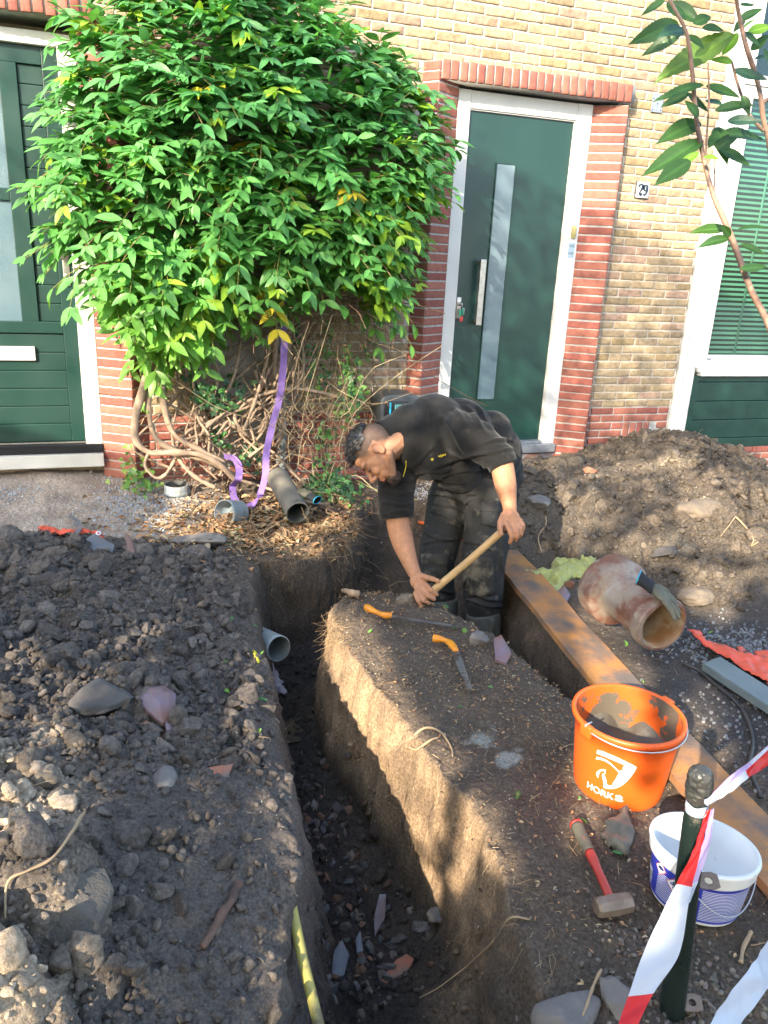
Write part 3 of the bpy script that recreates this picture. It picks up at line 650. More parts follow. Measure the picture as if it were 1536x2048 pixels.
M_grav = mat('gravel_stone', attr=True, ns=50, nd=3, var=.2, rough=.8)
def gravel(name, n, cx, cy, rx, ry, label, base, s0=.004, s1=.010):
    a = r.normal(size=(n, 2))*np.array([rx, ry])*.5+np.array([cx, cy]); z = gz(a[:, 0], a[:, 1]); S = r.uniform(s0, s1, n)
    c = np.array(base)*r.uniform(.55, 1.35, (n, 1))*(1+r.normal(size=(n, 3))*.04)
    return scatter(name, [lump(1, 300+i, .3, .7, 1) for i in range(8)], np.column_stack([a, z+S*.3]), S, np.clip(c, .02, .9), M_grav, r, label=label, cat='gravel', smooth=False)
gravel('gravel', 1500, .10, 4.95, .34, .55, 'pale blue grey gravel patch beside the brick pier of the left door', (.32, .35, .38))
gravel('gravel', 260, -.85, 5.1, .3, .2, 'small grey gravel patch under the left door sill', (.32, .35, .38))
gravel('gravel', 500, 1.95, 4.95, .25, .3, 'grey gravel behind the bending man near the wall', (.25, .26, .27))
gravel('gravel', 900, 2.55, 2.42, .34, .26, 'dark grey gravel in front of the brown drain pipe', (.17, .18, .19), .005, .012)
gravel('gravel', 700, 2.25, 1.75, .5, .5, 'scattered grey stones beside the grey slab', (.16, .155, .15), .004, .012)
gravel('gravel', 500, 1.15, 1.05, .25, .25, 'coarse dark gravel round the foot of the black post', (.15, .125, .10), .004, .011)
gravel('gravel', 600, 4.95, 4.6, .5, .5, 'grey gravel right of the tall spoil heap', (.22, .23, .24))
gravel('pale_chips', 700, 1.2, 2.4, 1.0, 1.8, 'tiny pale stone chips scattered over the garden soil', (.38, .36, .31), .0015, .004)
gravel('pale_chips', 600, -.1, 2.2, 1.0, 2.0, 'tiny pale stone chips scattered over the left spoil heap', (.34, .32, .28), .0015, .0038)
gravel('pale_chips', 500, 3.5, 4.0, 1.6, 1.2, 'tiny pale stone chips scattered over the tall spoil heap', (.38, .34, .28), .002, .006)
gravel('pale_chips', 500, -.5, 4.8, 1.0, .6, 'white stone chips on the pale soil before the left door', (.5, .48, .45), .002, .006)
# rubble in the trench bottom
n = 280; a = np.column_stack([r.normal(.60, .12, n), r.uniform(1.55, 2.75, n)]); z, sd, rg, c = ground_info(a); k = sd > .07; a, z = a[k], z[k]; n = len(a)
base = np.array([(.13, .10, .08), (.20, .11, .07), (.11, .11, .11), (.16, .14, .12), (.09, .08, .075)])[r.integers(5, size=n)]
scatter('rubble', [lump(1, 400+i, .25, .45, 1) for i in range(10)], np.column_stack([a, z+.006]), r.uniform(.008, .030, n), base*r.uniform(.5, 1.0, (n, 1)), M_grav, r, label='broken stone and tile rubble on the trench floor', cat='rubble', smooth=False)

# old cement patch on the wall behind the bare stems
CP = np.array([(.50, 1.45), (1.05, 1.45), (1.02, 1.1), (.93, .85), (.98, .5), (.95, .2), (.55, .12), (.50, .45), (.42, .7), (.52, .95), (.50, 1.2)])
X, Z = np.meshgrid(np.linspace(.35, 1.12, 90), np.linspace(.08, 1.47, 150)); sd_ = polydist(CP, X, Z)+.05*fbm(X*9, Z*9, None, 4, 55); k = sd_ > 0; id_ = np.arange(X.size).reshape(X.shape)
Yp = YW-.004-.010*sstep(0, .05, sd_)+.010*fbm(X*7, Z*7, None, 4, 56)*sstep(0, .03, sd_)+.003*fbm(X*50, Z*50, None, 3, 57)
F_ = [(id_[j, i], id_[j, i+1], id_[j+1, i+1], id_[j+1, i]) for j in range(149) for i in range(89) if k[j, i] and k[j, i+1] and k[j+1, i] and k[j+1, i+1]]
mb = MB(); mb.add(np.stack([X, Yp, Z], -1).reshape(-1, 3), F_); mb.build('cement_patch', mat('cement_render', (.30, .275, .24), (.40, .37, .32), ns=9, nd=7, rough=.95, bump=.004, bs=60, c3=(.22, .20, .17), ns3=5), house)
# ================================================================ PLANTS
def leafmesh(B, D, N, L, W, droop, C, fold=.11, prof=(.55, .95, .85, .42), wave=0.):
    """B base, D direction, N normal, per-leaf arrays -> V,F,C ; pointed ovals folded along the midrib"""
    n = len(B); D = D/np.linalg.norm(D, axis=1)[:, None]; S = np.cross(D, N); S /= np.linalg.norm(S, axis=1)[:, None]+1e-9; N = np.cross(S, D)
    ts = np.array([0, .14, .36, .62, .85, 1.0]); pr = np.array([0, *prof, 0]); loc = []
    for i, t in enumerate(ts):
        if i in (0, 5): loc.append((0, t, 0))
        else:
            w = pr[i]*.5; loc += [(-w, t, w), (0, t, 0), (w, t, w)]
    loc = np.array(loc); k = len(loc)
    x = loc[None, :, 0]*W[:, None]; y = np.repeat(loc[None, :, 1], n, 0); z = loc[None, :, 2]*W[:, None]*fold*2-droop[:, None]*loc[None, :, 1]**2
    if wave: z = z+wave*np.sin(loc[None, :, 1]*14+np.arange(n)[:, None])*np.abs(loc[None, :, 0])
    V = B[:, None]+L[:, None, None]*(x[..., None]*S[:, None]+y[..., None]*D[:, None]+z[..., None]*N[:, None])
    f = [(0, 2, 1), (0, 3, 2)]
    for i in range(3):
        a = 1+3*i; f += [(a, a+1, a+4), (a, a+4, a+3), (a+1, a+2, a+5), (a+1, a+5, a+4)]
    f += [(10, 11, 13), (11, 12, 13)]; f = np.array(f)
    F = (f[None]+(np.arange(n)*k)[:, None, None]).reshape(-1, 3)
    mid = np.ones((k, 1)); mid[[0, 2, 5, 8, 11]] = 1.12
    return V.reshape(-1, 3), F, (np.repeat(C, k, 0)*np.tile(mid, (n, 1)))
def merge(parts):
    V = []; F = []; C = []; k = 0
    for v, f, c in parts: V.append(v); F.append(np.asarray(f)+k); C.append(c); k += len(v)
    return np.concatenate(V), np.concatenate(F), np.concatenate(C)
def tubes3(paths, radii, cols, n=4):
    """many thin tubes -> quads arrays"""
    V = []; F = []; C = []; k = 0
    for P, R, c in zip(paths, radii, cols):
        v, f = tube(P, R, n, cap=False); V.append(v); F.append(np.array(f)+k); k += len(v); C.append(np.tile(np.asarray(c)[None], (len(v), 1)))
    return np.concatenate(V), np.concatenate(F), np.concatenate(C)
M_leaf = mat('vine_leaf', attr=True, ns=20, nd=3, var=.12, rough=.42, trans=.32, spec=.45, bump=.0012, bs=60)
M_cherry = mat('cherry_leaf', attr=True, ns=14, nd=3, var=.18, rough=.38, trans=.35, spec=.5, bump=.0015, bs=45)
M_bark = mat('vine_bark', (.34, .25, .175), (.21, .155, .11), ns=18, nd=6, rough=.9, bump=.004, bs=70)
M_twig = mat('dry_twig', attr=True, ns=20, var=.2, rough=.9)
M_cbark = mat('sapling_bark', (.22, .12, .08), (.34, .23, .16), ns=14, nd=5, rough=.6, bump=.002, bs=60, c3=(.07, .045, .04), ns3=9, fac3=(.48, .6))
# ---- climbing shrub on the wall
OUT = np.array([(150, -20), (100, 110), (75, 150), (85, 240), (70, 330), (75, 380), (120, 430), (95, 480), (130, 515), (180, 545), (195, 600), (235, 640), (280, 700), (330, 745), (400, 740), (425, 690), (440, 650),
    (520, 610), (600, 600), (650, 575), (700, 600), (765, 635), (815, 560), (850, 480), (885, 340), (905, 290), (890, 210), (850, 130), (790, 70), (700, 10), (640, -40), (560, -110), (420, -140), (250, -120), (180, -60)], float)
OXZ = np.array([atY(a, b, 4.92)[[0, 2]] for a, b in OUT])
r = np.random.default_rng(21); NS = 1180
lo, hi = OXZ.min(0), OXZ.max(0); pts = r.uniform(lo, hi, (12000, 2)); dd = polydist(OXZ, pts[:, 0], pts[:, 1]); k = dd > .07; pts, dd = pts[k][:NS], dd[k][:NS]; NS = len(pts)
cx, cz = .85, 2.2
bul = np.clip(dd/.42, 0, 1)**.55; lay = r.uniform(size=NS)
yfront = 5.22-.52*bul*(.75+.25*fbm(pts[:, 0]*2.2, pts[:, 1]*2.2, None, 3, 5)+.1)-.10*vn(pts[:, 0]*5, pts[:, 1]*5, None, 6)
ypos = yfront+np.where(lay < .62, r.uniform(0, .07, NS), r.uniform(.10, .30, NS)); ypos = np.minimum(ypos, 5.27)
parts = []; spaths = []; scol = []
for i in range(NS):
    x, z = pts[i]; o = np.array([x, ypos[i], z]); rad = np.array([(x-cx)/1.2, 0, (z-cz)/1.1])
    d = np.array([rad[0]*1.0+r.normal()*.55, -.75-.25*r.uniform(), rad[2]*.6+.35+r.normal()*.35]); d /= np.linalg.norm(d)
    if dd[i] < .17: d = d+np.array([rad[0]*.5, .3, rad[2]*.4]); d /= np.linalg.norm(d)
    ln = r.uniform(.18, .40)*(.8 if dd[i] < .16 and r.uniform() < .8 else 1); m = 9; t = np.linspace(0, 1, m)[:, None]
    P = o+(-.10*d)+d*ln*t+np.array([0, -.02, -.5])*ln*t*t*r.uniform(.1, 1.2)
    P[:, 1] = np.minimum(P[:, 1], 5.30)
    spaths.append(P); T = np.gradient(P, axis=0); T /= np.linalg.norm(T, axis=1)[:, None]
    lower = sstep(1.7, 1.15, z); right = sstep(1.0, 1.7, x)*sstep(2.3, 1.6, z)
    base = np.array([.115, .320, .080])*(1-lower)+np.array([.155, .35, .050])*lower
    base = base*(1-.4*sstep(1.9, 2.6, z))+np.array([.080, .27, .12])*.4*sstep(1.9, 2.6, z)
    if r.uniform() < .06+.5*right: base = np.array([.24, .40, .04])  # brighter yellow leaves at lower right stand in for sunlight there
    if r.uniform() < .004+.02*lower: base = np.array([.50, .40, .03])
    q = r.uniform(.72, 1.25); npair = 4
    if lay[i] > .62: q *= .7  # deeper leaf layer coloured darker to paint the shade inside the shrub
    ks = np.linspace(2, m-1, npair).astype(int); ks = ks[r.uniform(size=npair) < .93]
    if not len(ks): continue
    side = np.cross(T[ks], np.array([0, 0, 1.])); side /= np.linalg.norm(side, axis=1)[:, None]+1e-9
    up = np.cross(side, T[ks]); up = np.where(up[:, 2:3] < 0, -up, up)
    for s in (-1, 1):
        D = T[ks]*.75+side*s*.85+up*.1+r.normal(size=(len(ks), 3))*.26+np.array([0, -.1, -.22]); n = len(ks)
        Nn = up+side*s*.15+np.array([-.25, -.65, .25])+r.normal(size=(n, 3))*.34
        Lf = r.uniform(.105, .180, n)*(1.1-.35*np.linspace(0, 1, n))*(1.0+.15*lower)
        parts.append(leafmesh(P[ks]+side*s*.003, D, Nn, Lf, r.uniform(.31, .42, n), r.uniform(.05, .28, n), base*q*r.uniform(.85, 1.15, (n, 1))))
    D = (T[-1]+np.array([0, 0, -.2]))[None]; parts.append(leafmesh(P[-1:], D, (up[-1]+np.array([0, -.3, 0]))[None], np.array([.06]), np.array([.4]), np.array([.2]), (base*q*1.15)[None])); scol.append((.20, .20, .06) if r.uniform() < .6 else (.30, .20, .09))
vine = thing('climbing_shrub', 'large leafy green climbing shrub bulging from the wall between the two doors', 'shrub', (.6, 5.2, 0))
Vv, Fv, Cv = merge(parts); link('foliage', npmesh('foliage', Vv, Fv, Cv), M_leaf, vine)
Vv, Fv, Cv = tubes3([p[::2] for p in spaths[:len(scol)]], [.0022]*len(scol), scol); link('leaf_stalks', npmesh('leaf_stalks', Vv, Fv, Cv), M_twig, vine)
# woody stems: photo points, distance of wall plane
STEMS = [([(300, 640, 5.12), (297, 700, 5.02), (290, 760, 5.0), (272, 830, 4.98), (272, 880, 4.97), (300, 905, 4.95), (350, 905, 4.93), (400, 910, 4.93), (440, 930, 4.95), (475, 965, 5.0)], .019),
    ([(345, 690, 5.05), (318, 710, 5.02), (300, 760, 5.03), (298, 830, 5.0), (315, 880, 4.98), (360, 905, 4.96), (420, 925, 4.97), (470, 950, 5.02)], .014),
    ([(320, 650, 5.14), (345, 700, 5.05), (325, 760, 5.06), (330, 820, 5.04), (350, 870, 5.02), (400, 900, 5.0), (450, 925, 5.0)], .017),
    ([(350, 900, 5.08), (380, 860, 5.10), (460, 830, 5.12), (500, 800, 5.1), (540, 785, 5.1), (600, 778, 5.1), (660, 790, 5.14), (700, 800, 5.2)], .010),
    ([(430, 905, 5.1), (470, 850, 5.12), (510, 810, 5.14), (516, 770, 5.16), (510, 740, 5.2)], .009),
    ([(355, 800, 5.16), (430, 860, 5.14), (455, 890, 5.12), (460, 920, 5.1)], .010),
    ([(330, 762, 5.2), (400, 810, 5.2), (450, 860, 5.2), (470, 905, 5.18)], .009),
    ([(300, 900, 5.06), (290, 930, 5.02), (310, 955, 4.98), (330, 950, 4.96), (350, 920, 4.98)], .009),
    ([(350, 905, 5.02), (370, 935, 4.95), (400, 960, 4.9), (430, 975, 4.88)], .011),
    ([(545, 600, 5.15), (550, 680, 5.2), (548, 760, 5.24), (545, 840, 5.26), (520, 940, 5.2)], .022),
    ([(590, 600, 5.2), (575, 700, 5.22), (560, 790, 5.25)], .013),
    ([(430, 880, 5.15), (480, 870, 5.15), (540, 900, 5.1), (580, 940, 5.0), (620, 980, 4.9)], .008),
    ([(480, 960, 5.0), (530, 975, 4.9), (600, 1000, 4.75), (660, 1010, 4.7)], .008)]
rs = np.random.default_rng(77)
for _ in range(36):
    x0, y0 = rs.uniform(330, 620), rs.uniform(640, 760); x1, y1 = rs.uniform(330, 560), rs.uniform(860, 960); STEMS.append(([(x0, y0, 5.24), ((x0*.6+x1*.4)+rs.normal()*30, y0*.6+y1*.4, rs.uniform(5.1, 5.24)), ((x0*.3+x1*.7)+rs.normal()*45, y0*.25+y1*.75, rs.uniform(5.0, 5.2)), (x1, y1, rs.uniform(4.95, 5.15))], rs.uniform(.004, .010)))
for P, R in STEMS:
    mb = MB(); Q = smooth_path([atY(*p) for p in P], 40); u = np.linspace(0, 9, 40)
    R = R*1.2; rr = R*(1+.28*vn(u*2+R*1000, u*0+3)+.1*vn(u*7, u*0+R*500)); v, f = tube(Q, rr, 10); v = v+.0025*np.stack([vn(v[:, 0]*60, v[:, 2]*60, v[:, 1]*60, s) for s in (1, 2, 3)], 1); mb.add(v, f)
    mb.build('stem', M_bark, vine)
# dry tangle under the leaves
paths = []; rad = []; col = []
def squig(p, d, ln, wob, r, g=-.4, m=8):
    t = np.linspace(0, 1, m)[:, None]; q = r.normal(size=3)*wob; q2 = r.normal(size=3)*wob*.5
    return p+d*ln*t+(q*t*t+q2*np.sin(t*7)*.3)*ln+np.array([0, 0, g])*ln*t*t
def tangle(n, x0, x1, y0, y1, Y0, Y1, lmin, lmax, dirf, cc, rr=(.0014, .0034), g=-.4, wob=.5):
    for _ in range(n):
        p = atY(r.uniform(x0, x1), r.uniform(y0, y1), r.uniform(Y0, Y1)); d = dirf(); d = d/np.linalg.norm(d); Q = squig(p, d, r.uniform(lmin, lmax), wob, r, g); Q[:, 1] = np.minimum(Q[:, 1], 5.33)
        paths.append(Q); rad.append(r.uniform(*rr)); col.append(np.array(cc[r.integers(len(cc))])*r.uniform(.7, 1.2))
BR = [(.22, .13, .08), (.28, .18, .11), (.16, .10, .07), (.36, .27, .16)]
tangle(170, 430, 740, 580, 650, 4.95, 5.25, .10, .34, lambda: np.array([r.normal()*.9, r.normal()*.3, r.normal()*.5-.1]), BR)
tangle(36, 480, 700, 640, 800, 5.1, 5.3, .15, .5, lambda: np.array([r.normal()*.5, .1, r.normal()*.8]), BR)
tangle(50, 280, 560, 780, 950, 5.05, 5.3, .12, .5, lambda: np.array([r.normal(), r.normal()*.1, r.normal()*.4]), BR)
tangle(100, 560, 740, 820, 980, 4.9, 5.25, .15, .55, lambda: np.array([r.normal()*.5, -.1, .8+r.normal()*.4]), [(.42, .32, .19), (.50, .38, .22), (.36, .28, .17)], g=-.3)
tangle(30, 640, 780, 560, 800, 5.1, 5.3, .2, .6, lambda: np.array([r.normal()*.3, 0, -1]), BR)
Vv, Fv, Cv = tubes3(paths, rad, col, 3); tw = link('dry_twigs', npmesh('dry_twigs', Vv, Fv, Cv), M_twig, vine); tw['kind'] = 'stuff'
# ---- ivy: small lobed leaves on trailing shoots
M_ivy = mat('ivy_leaf', attr=True, ns=30, var=.2, rough=.4, trans=.2)
def ivy(name, label, spots, cols, size=(.022, .040), seed=5, loc=(0, 0, 0)):
    r = np.random.default_rng(seed); t = thing(name, label, 'ivy', loc); parts = []; pa = []
    for (x0, y0, x1, y1, Y0, Y1, n) in spots:
        a = atY(x0, y0, Y0); b = atY(x1, y1, Y1)
        for _ in range(n):
            u = r.uniform(); p = a*(1-u)+b*u+r.normal(size=3)*np.array([.04, .03, .04]); p[1] = min(p[1], 5.33)
            D = np.array([r.normal()*.8, -.3+r.normal()*.4, -.5+r.normal()*.5]); N = np.array([r.normal()*.4, -1, .5+r.normal()*.4]); L = r.uniform(*size); c = np.array(cols[r.integers(len(cols))])*r.uniform(.7, 1.3)
            for ang, s in ((0, 1), (.9, .75), (-.9, .75)):
                Dn = D/np.linalg.norm(D); S = np.cross(Dn, N); S /= np.linalg.norm(S); d2 = Dn*math.cos(ang)+S*math.sin(ang)
                parts.append(leafmesh(p[None], d2[None], N[None], np.array([L*s]), np.array([.62]), np.array([.1]), c[None]))
        pa.append(smooth_path([a, (a+b)/2+r.normal(size=3)*.03, b], 8))
    V, F, C = merge(parts); link('leaves', npmesh('leaves', V, F, C), M_ivy, t)
    for q in pa: V, F, C = tubes3([q], [.003], [(.2, .14, .08)]); link('shoot', npmesh('shoot', V, F, C), M_twig, t)
    return t
G1 = [(.05, .14, .04), (.07, .20, .05), (.035, .09, .035)]; G2 = [(.14, .28, .05), (.09, .22, .05), (.22, .34, .06)]
ivy('ivy', 'trailing green ivy climbing the wall left of the hose reel', [(590, 640, 640, 780, 5.25, 5.25, 50), (640, 620, 660, 760, 5.25, 5.2, 45), (700, 700, 690, 850, 5.2, 5.15, 120), (715, 760, 700, 830, 5.15, 5.1, 70), (650, 850, 645, 930, 5.15, 5.0, 50), (740, 600, 745, 720, 5.3, 5.3, 26), (565, 630, 600, 700, 5.2, 5.25, 22)], G1+G2[:2], seed=5, loc=(1.4, 5.2, 0))
ivy('ivy', 'dark green ivy spreading low at the foot of the wall beside the bending worker', [(620, 960, 700, 970, 5.15, 4.9, 120), (660, 930, 690, 1000, 5.1, 4.8, 80), (600, 980, 720, 1000, 4.8, 4.7, 60)], G1, seed=6, loc=(1.3, 5.0, 0))
ivy('ivy', 'ivy sprig hanging among the bare stems under the shrub', [(400, 780, 470, 820, 5.05, 5.1, 45), (430, 860, 450, 890, 5.1, 5.1, 22), (380, 740, 400, 790, 5.1, 5.1, 26), (510, 880, 500, 930, 5.1, 5.1, 20), (440, 790, 490, 760, 5.1, 5.15, 25)], G1, (.03, .05), seed=7, loc=(.5, 5.1, .5))
ivy('weed', 'low bright green weed growing against the left brick pier', [(250, 960, 300, 975, 5.1, 5.05, 50), (255, 900, 275, 960, 5.1, 5.05, 24)], G2, seed=8, loc=(.1, 5.1, 0))['category'] = 'weed'
# ---- sapling in front on the right
sap = thing('cherry_sapling', 'thin young cherry sapling with long pointed leaves in the right foreground', 'tree', tuple(atZ(1640, 1180, 0)))
def stem(pts, r0, r1, m, name='branch', n=10):
    Q = smooth_path([atD(*p) for p in pts], 40); u = np.linspace(0, 8, 40); R = np.linspace(r0, r1, 40)*(1+.10*vn(u*1.7, u*0+r0*999)); mb = MB(); v, f = tube(Q, R, n); mb.add(v, f); return mb.build(name, m, sap)
base = atZ(1640, 1180, 0); b2 = base+np.array([.0, 0, .45])
def rp(P): q = RM@(np.asarray(P)-CAM); return (768+FPX*q[0]/q[2], 1024+FPX*q[1]/q[2], q[2])
stem([rp(base-np.array([0, 0, .05])), rp(b2), (1575, 760, 2.2), (1540, 655, 2.16), (1502, 580, 2.14), (1480, 520, 2.12), (1455, 455, 2.1), (1430, 400, 2.1), (1415, 350, 2.1), (1404, 300, 2.1), (1393, 240, 2.08), (1383, 130, 2.05), (1371, 60, 2.02), (1340, 0, 2.0), (1325, -60, 1.98)], .010, .004, M_cbark, 'trunk')
stem([(1560, 700, 2.2), (1556, 480, 2.2), (1540, 300, 2.15), (1527, 240, 2.12), (1523, 203, 2.1), (1517, 172, 2.1), (1507, 137, 2.08), (1494, 98, 2.06), (1484, 57, 2.05), (1473, 0, 2.02), (1470, -50, 2.0)], .008, .005, M_cbark)
stem([(1527, 262, 2.13), (1519, 254, 2.12), (1498, 228, 2.1), (1483, 191, 2.08), (1472, 156, 2.07), (1464, 125, 2.05)], .005, .003, M_cbark)
stem([(1527, 205, 2.1), (1545, 190, 2.1)], .005, .004, M_cbark)
stem([(1412, 335, 2.1), (1413, 280, 2.1), (1418, 200, 2.08), (1416, 125, 2.06)], .003, .002, M_cbark)
stem([(1430, 318, 2.1), (1428, 400, 2.1)], .0025, .002, M_cbark)
LV = [(620, 240, 135, 420, 0), (480, 10, 230, 135, 0), (660, 330, 230, 555, 0), (1180, 345, 350, 795, 3), (500, 20, 870, 230, 0), (770, 240, 980, 150, 0), (860, 290, 1110, 290, 0), (880, 880, 340, 985, 0), (730, 960, 430, 1075, 0),
    (700, 960, 960, 1140, 0), (900, 880, 1290, 980, 0), (990, 1130, 1420, 1040, 0), (850, 1250, 410, 1420, 0), (1120, 1240, 1480, 1220, 1), (870, 1450, 240, 1740, 0), (830, 1560, 590, 1700, 2), (740, 1640, 380, 1875, 0), (880, 1600, 1040, 1620, 2),
    (1000, 1520, 1250, 1380, 0), (1050, 1390, 1560, 1370, 0), (1040, 1530, 1375, 1665, 0), (1230, 340, 1060, 570, 2), (1290, 330, 1480, 470, 0), (1230, 215, 1500, 60, 0), (1240, 330, 1400, 180, 2), (1180, 640, 950, 590, 2), (1230, 700, 1430, 790, 0),
    (1400, 600, 1600, 560, 1), (1360, 520, 1560, 330, 0), (1330, 330, 1600, 250, 2), (820, 1200, 690, 1000, 0), (1000, 1300, 1130, 1640, 0), (1270, 980, 1360, 1180, 0), (1020, 1370, 930, 1500, 0), (1180, 720, 1560, 800, 1), (900, 1020, 1080, 1060, 1),
    (700, 300, 430, 330, 1), (700, 360, 900, 480, 0), (560, 60, 720, 180, 0), (1480, 500, 1600, 700, 0), (1250, 60, 1420, 30, 0), (1300, 180, 1180, 330, 0),
    (1121, 2330, 727, 2365, 4), (1147, 2432, 814, 2509, 0), (1224, 2355, 1560, 2290, 0), (1249, 2509, 1530, 2580, 0), (1249, 2764, 1560, 2700, 0), (1150, 2420, 1060, 2300, 0)]
B, D, N, L, W, C = [], [], [], [], [], []; r = np.random.default_rng(4)
CC = [(.035, .095, .022), (.03, .085, .05), (.15, .30, .03), (.11, .20, .03), (.05, .12, .02)]
for (a, b, c, d, t) in LV:
    dp = r.uniform(1.99, 2.2); p = atD(1236+a/5.12, b/5.12, dp+.01); q = atD(1236+c/5.12, d/5.12, dp+r.uniform(-.07, .03))
    B.append(p); D.append(q-p); L.append(np.linalg.norm(q-p)); N.append(np.array([-.35+r.normal()*.25, -1.0+r.normal()*.25, .75+r.normal()*.3])); W.append(r.uniform(.34, .46) if L[-1] > .07 else .5); C.append(np.array(CC[t])*r.uniform(.8, 1.2))
def pleated(B, D, N, L, W, C, ny=34, nx=9):
    D = D/np.linalg.norm(D, axis=1)[:, None]; S = np.cross(D, N); S /= np.linalg.norm(S, axis=1)[:, None]; N = np.cross(S, D); Vs, Fs, Cs = [], [], []
    for i in range(len(B)):
        y, x = np.meshgrid(np.linspace(0, 1, ny), np.linspace(-1, 1, nx), indexing='ij'); w = np.sin(PI*y**.80)**.85*(1-.45*y**3)*(1-sstep(.86, 1, y)*.6); ed = 1+.035*((np.arange(ny) % 2)*2-1)[:, None]*(np.abs(x) > .9)
        X = x*w*ed*W[i]*.5; ph = (y*11-np.abs(x)*1.6); pl = np.abs((ph % 1)-.5)*2; Z = .16*np.abs(X)+.016*pl*(w > .1)*(np.abs(x) > .05)-.12*y**2+.02*np.sin(y*5+i)
        P = B[i]+L[i]*(X[..., None]*S[i]+y[..., None]*D[i]+Z[..., None]*N[i]); k = i*ny*nx; Vs.append(P.reshape(-1, 3)); id_ = np.arange(ny*nx).reshape(ny, nx)+k; Fs.append(np.stack([id_[:-1, :-1], id_[:-1, 1:], id_[1:, 1:], id_[1:, :-1]], -1).reshape(-1, 4))
        vein = np.where(np.abs(x) < .05, 1.5, np.where(pl > .93, 1.22, 1.0)); Cs.append((C[i]*vein[..., None]).reshape(-1, 3))
    return np.concatenate(Vs), np.concatenate(Fs), np.concatenate(Cs)
V, F, C2 = pleated(np.array(B), np.array(D), np.array(N), np.array(L), np.array(W)*.92, np.array(C)); link('leaves', npmesh('leaves', V, F, C2), M_cherry, sap)
# ---- debris: fallen leaves, twigs, root fibres
M_lit = mat('dead_leaf', attr=True, ns=40, var=.25, rough=.85, trans=.1)
def litter(name, label, spec, cols, seed, size=(.016, .050), lift=.004):
    r = np.random.default_rng(seed); B = []
    for (cx, cy, rx, ry, n) in spec: B.append(r.normal(size=(n, 2))*np.array([rx, ry])*.5+np.array([cx, cy]))
    a = np.concatenate(B); z, sd, rg, c = ground_info(a); k = sd < .03; a = a[k]; n = len(a); z = gz(a[:, 0], a[:, 1])
    th = r.uniform(0, 2*PI, n); D = np.stack([np.cos(th), np.sin(th), r.normal(size=n)*.25], 1); N = np.stack([r.normal(size=n)*.35, r.normal(size=n)*.35, np.ones(n)], 1)
    C = np.array(cols)[r.integers(len(cols), size=n)]*r.uniform(.6, 1.3, (n, 1))
    V, F, C = leafmesh(np.column_stack([a, z+lift+r.uniform(0, .012, n)]), D, N, r.uniform(*size, n), r.uniform(.3, .7, n), r.uniform(-.5, .5, n), C, fold=.4); o = link(name, npmesh(name, V, F, C), M_lit); return tag(o, label, 'leaf litter', kind='stuff')
BRN = [(.30, .18, .09), (.22, .12, .06), (.38, .26, .14), (.42, .22, .10), (.16, .10, .06), (.34, .27, .17)]
litter('leaf_litter', 'brown dead leaves and bark under the climbing shrub', [(.75, 4.55, .75, .55, 1500), (.95, 4.25, .6, .35, 700), (.4, 4.5, .4, .5, 350), (1.2, 4.7, .4, .5, 300), (.55, 4.1, .4, .2, 200)], BRN, 1)
litter('leaf_litter', 'dry leaf crumbs over the earth ridge beside the hand saws', [(1.2, 2.7, .55, .9, 1300), (1.5, 2.2, .25, .5, 420), (1.35, 1.5, .5, .7, 700), (1.2, 3.2, .5, .2, 200)], BRN, 2, (.005, .017))
litter('green_scraps', 'scattered green ivy leaves lying on the soil', [(.55, 4.2, .25, .2, 26), (1.2, 2.6, .5, .8, 10), (.36, 2.8, .15, .8, 14), (.9, 4.5, .5, .3, 22), (1.4, 1.7, .4, .4, 6), (2.2, 2.5, .6, .8, 10)], [(.09, .24, .07), (.14, .30, .05)], 3, (.02, .04))
def fibres(name, label, spec, cols, seed, rr=(.0004, .0012), ln=(.02, .075), mm=6, wb=.5):
    r = np.random.default_rng(seed); pa, ra, co = [], [], []
    for (x0, y0, x1, y1, sp, n, dv, zo) in spec:
        for _ in range(n):
            t = r.uniform(); x = x0*(1-t)+x1*t+r.normal()*sp; y = y0*(1-t)+y1*t+r.normal()*sp; z = float(gz(x, y))+zo*r.uniform(0, 1)+.003
            d = np.array(dv)+r.normal(size=3)*np.array([.6, .6, .35]); d /= np.linalg.norm(d); Q = squig(np.array([x, y, z]), d, r.uniform(*ln), wb, r, -.1, mm)
            Q[:, 2] = np.maximum(Q[:, 2], gz(Q[:, 0], Q[:, 1])+.001) if r.uniform() < .75 else Q[:, 2]
            pa.append(Q); ra.append(r.uniform(*rr)*np.linspace(1, .4, mm)); co.append(np.array(cols[r.integers(len(cols))])*r.uniform(.7, 1.25))
    V, F, C = tubes3(pa, ra, co, 3); return tag(link(name, npmesh(name, V, F, C), M_twig), label, 'roots', kind='stuff')
TAN = [(.42, .30, .17), (.34, .23, .12), (.50, .37, .22), (.28, .18, .10)]
fibres('root_fibres', 'fine tan root fibres fringing the tip and side of the earth ridge', [(.86, 3.2, .84, 2.9, .018, 380, (-.3, -.2, -.8), 0), (.84, 2.95, .90, 2.3, .02, 120, (-.3, -.2, -.8), 0), (.92, 2.2, .94, 1.6, .02, 90, (-.3, -.3, -.7), 0), (.95, 3.33, 1.3, 3.3, .03, 160, (0, .3, -.1), 0), (.95, 1.6, .95, 1.2, .03, 50, (-.4, -.2, -.3), 0)], TAN, 1)
fibres('root_fibres', 'matted root fibres hanging from the bank under the climbing shrub', [(.85, 3.90, 1.20, 4.03, .03, 420, (0, -.4, -.5), 0), (.58, 3.9, .85, 3.88, .03, 120, (0, -.3, -.4), 0), (1.0, 4.2, 1.3, 4.4, .08, 260, (.3, 0, .1), .03), (1.25, 4.05, 1.4, 4.5, .02, 140, (.4, -.2, -.4), 0)], TAN+BRN[:3], 2)
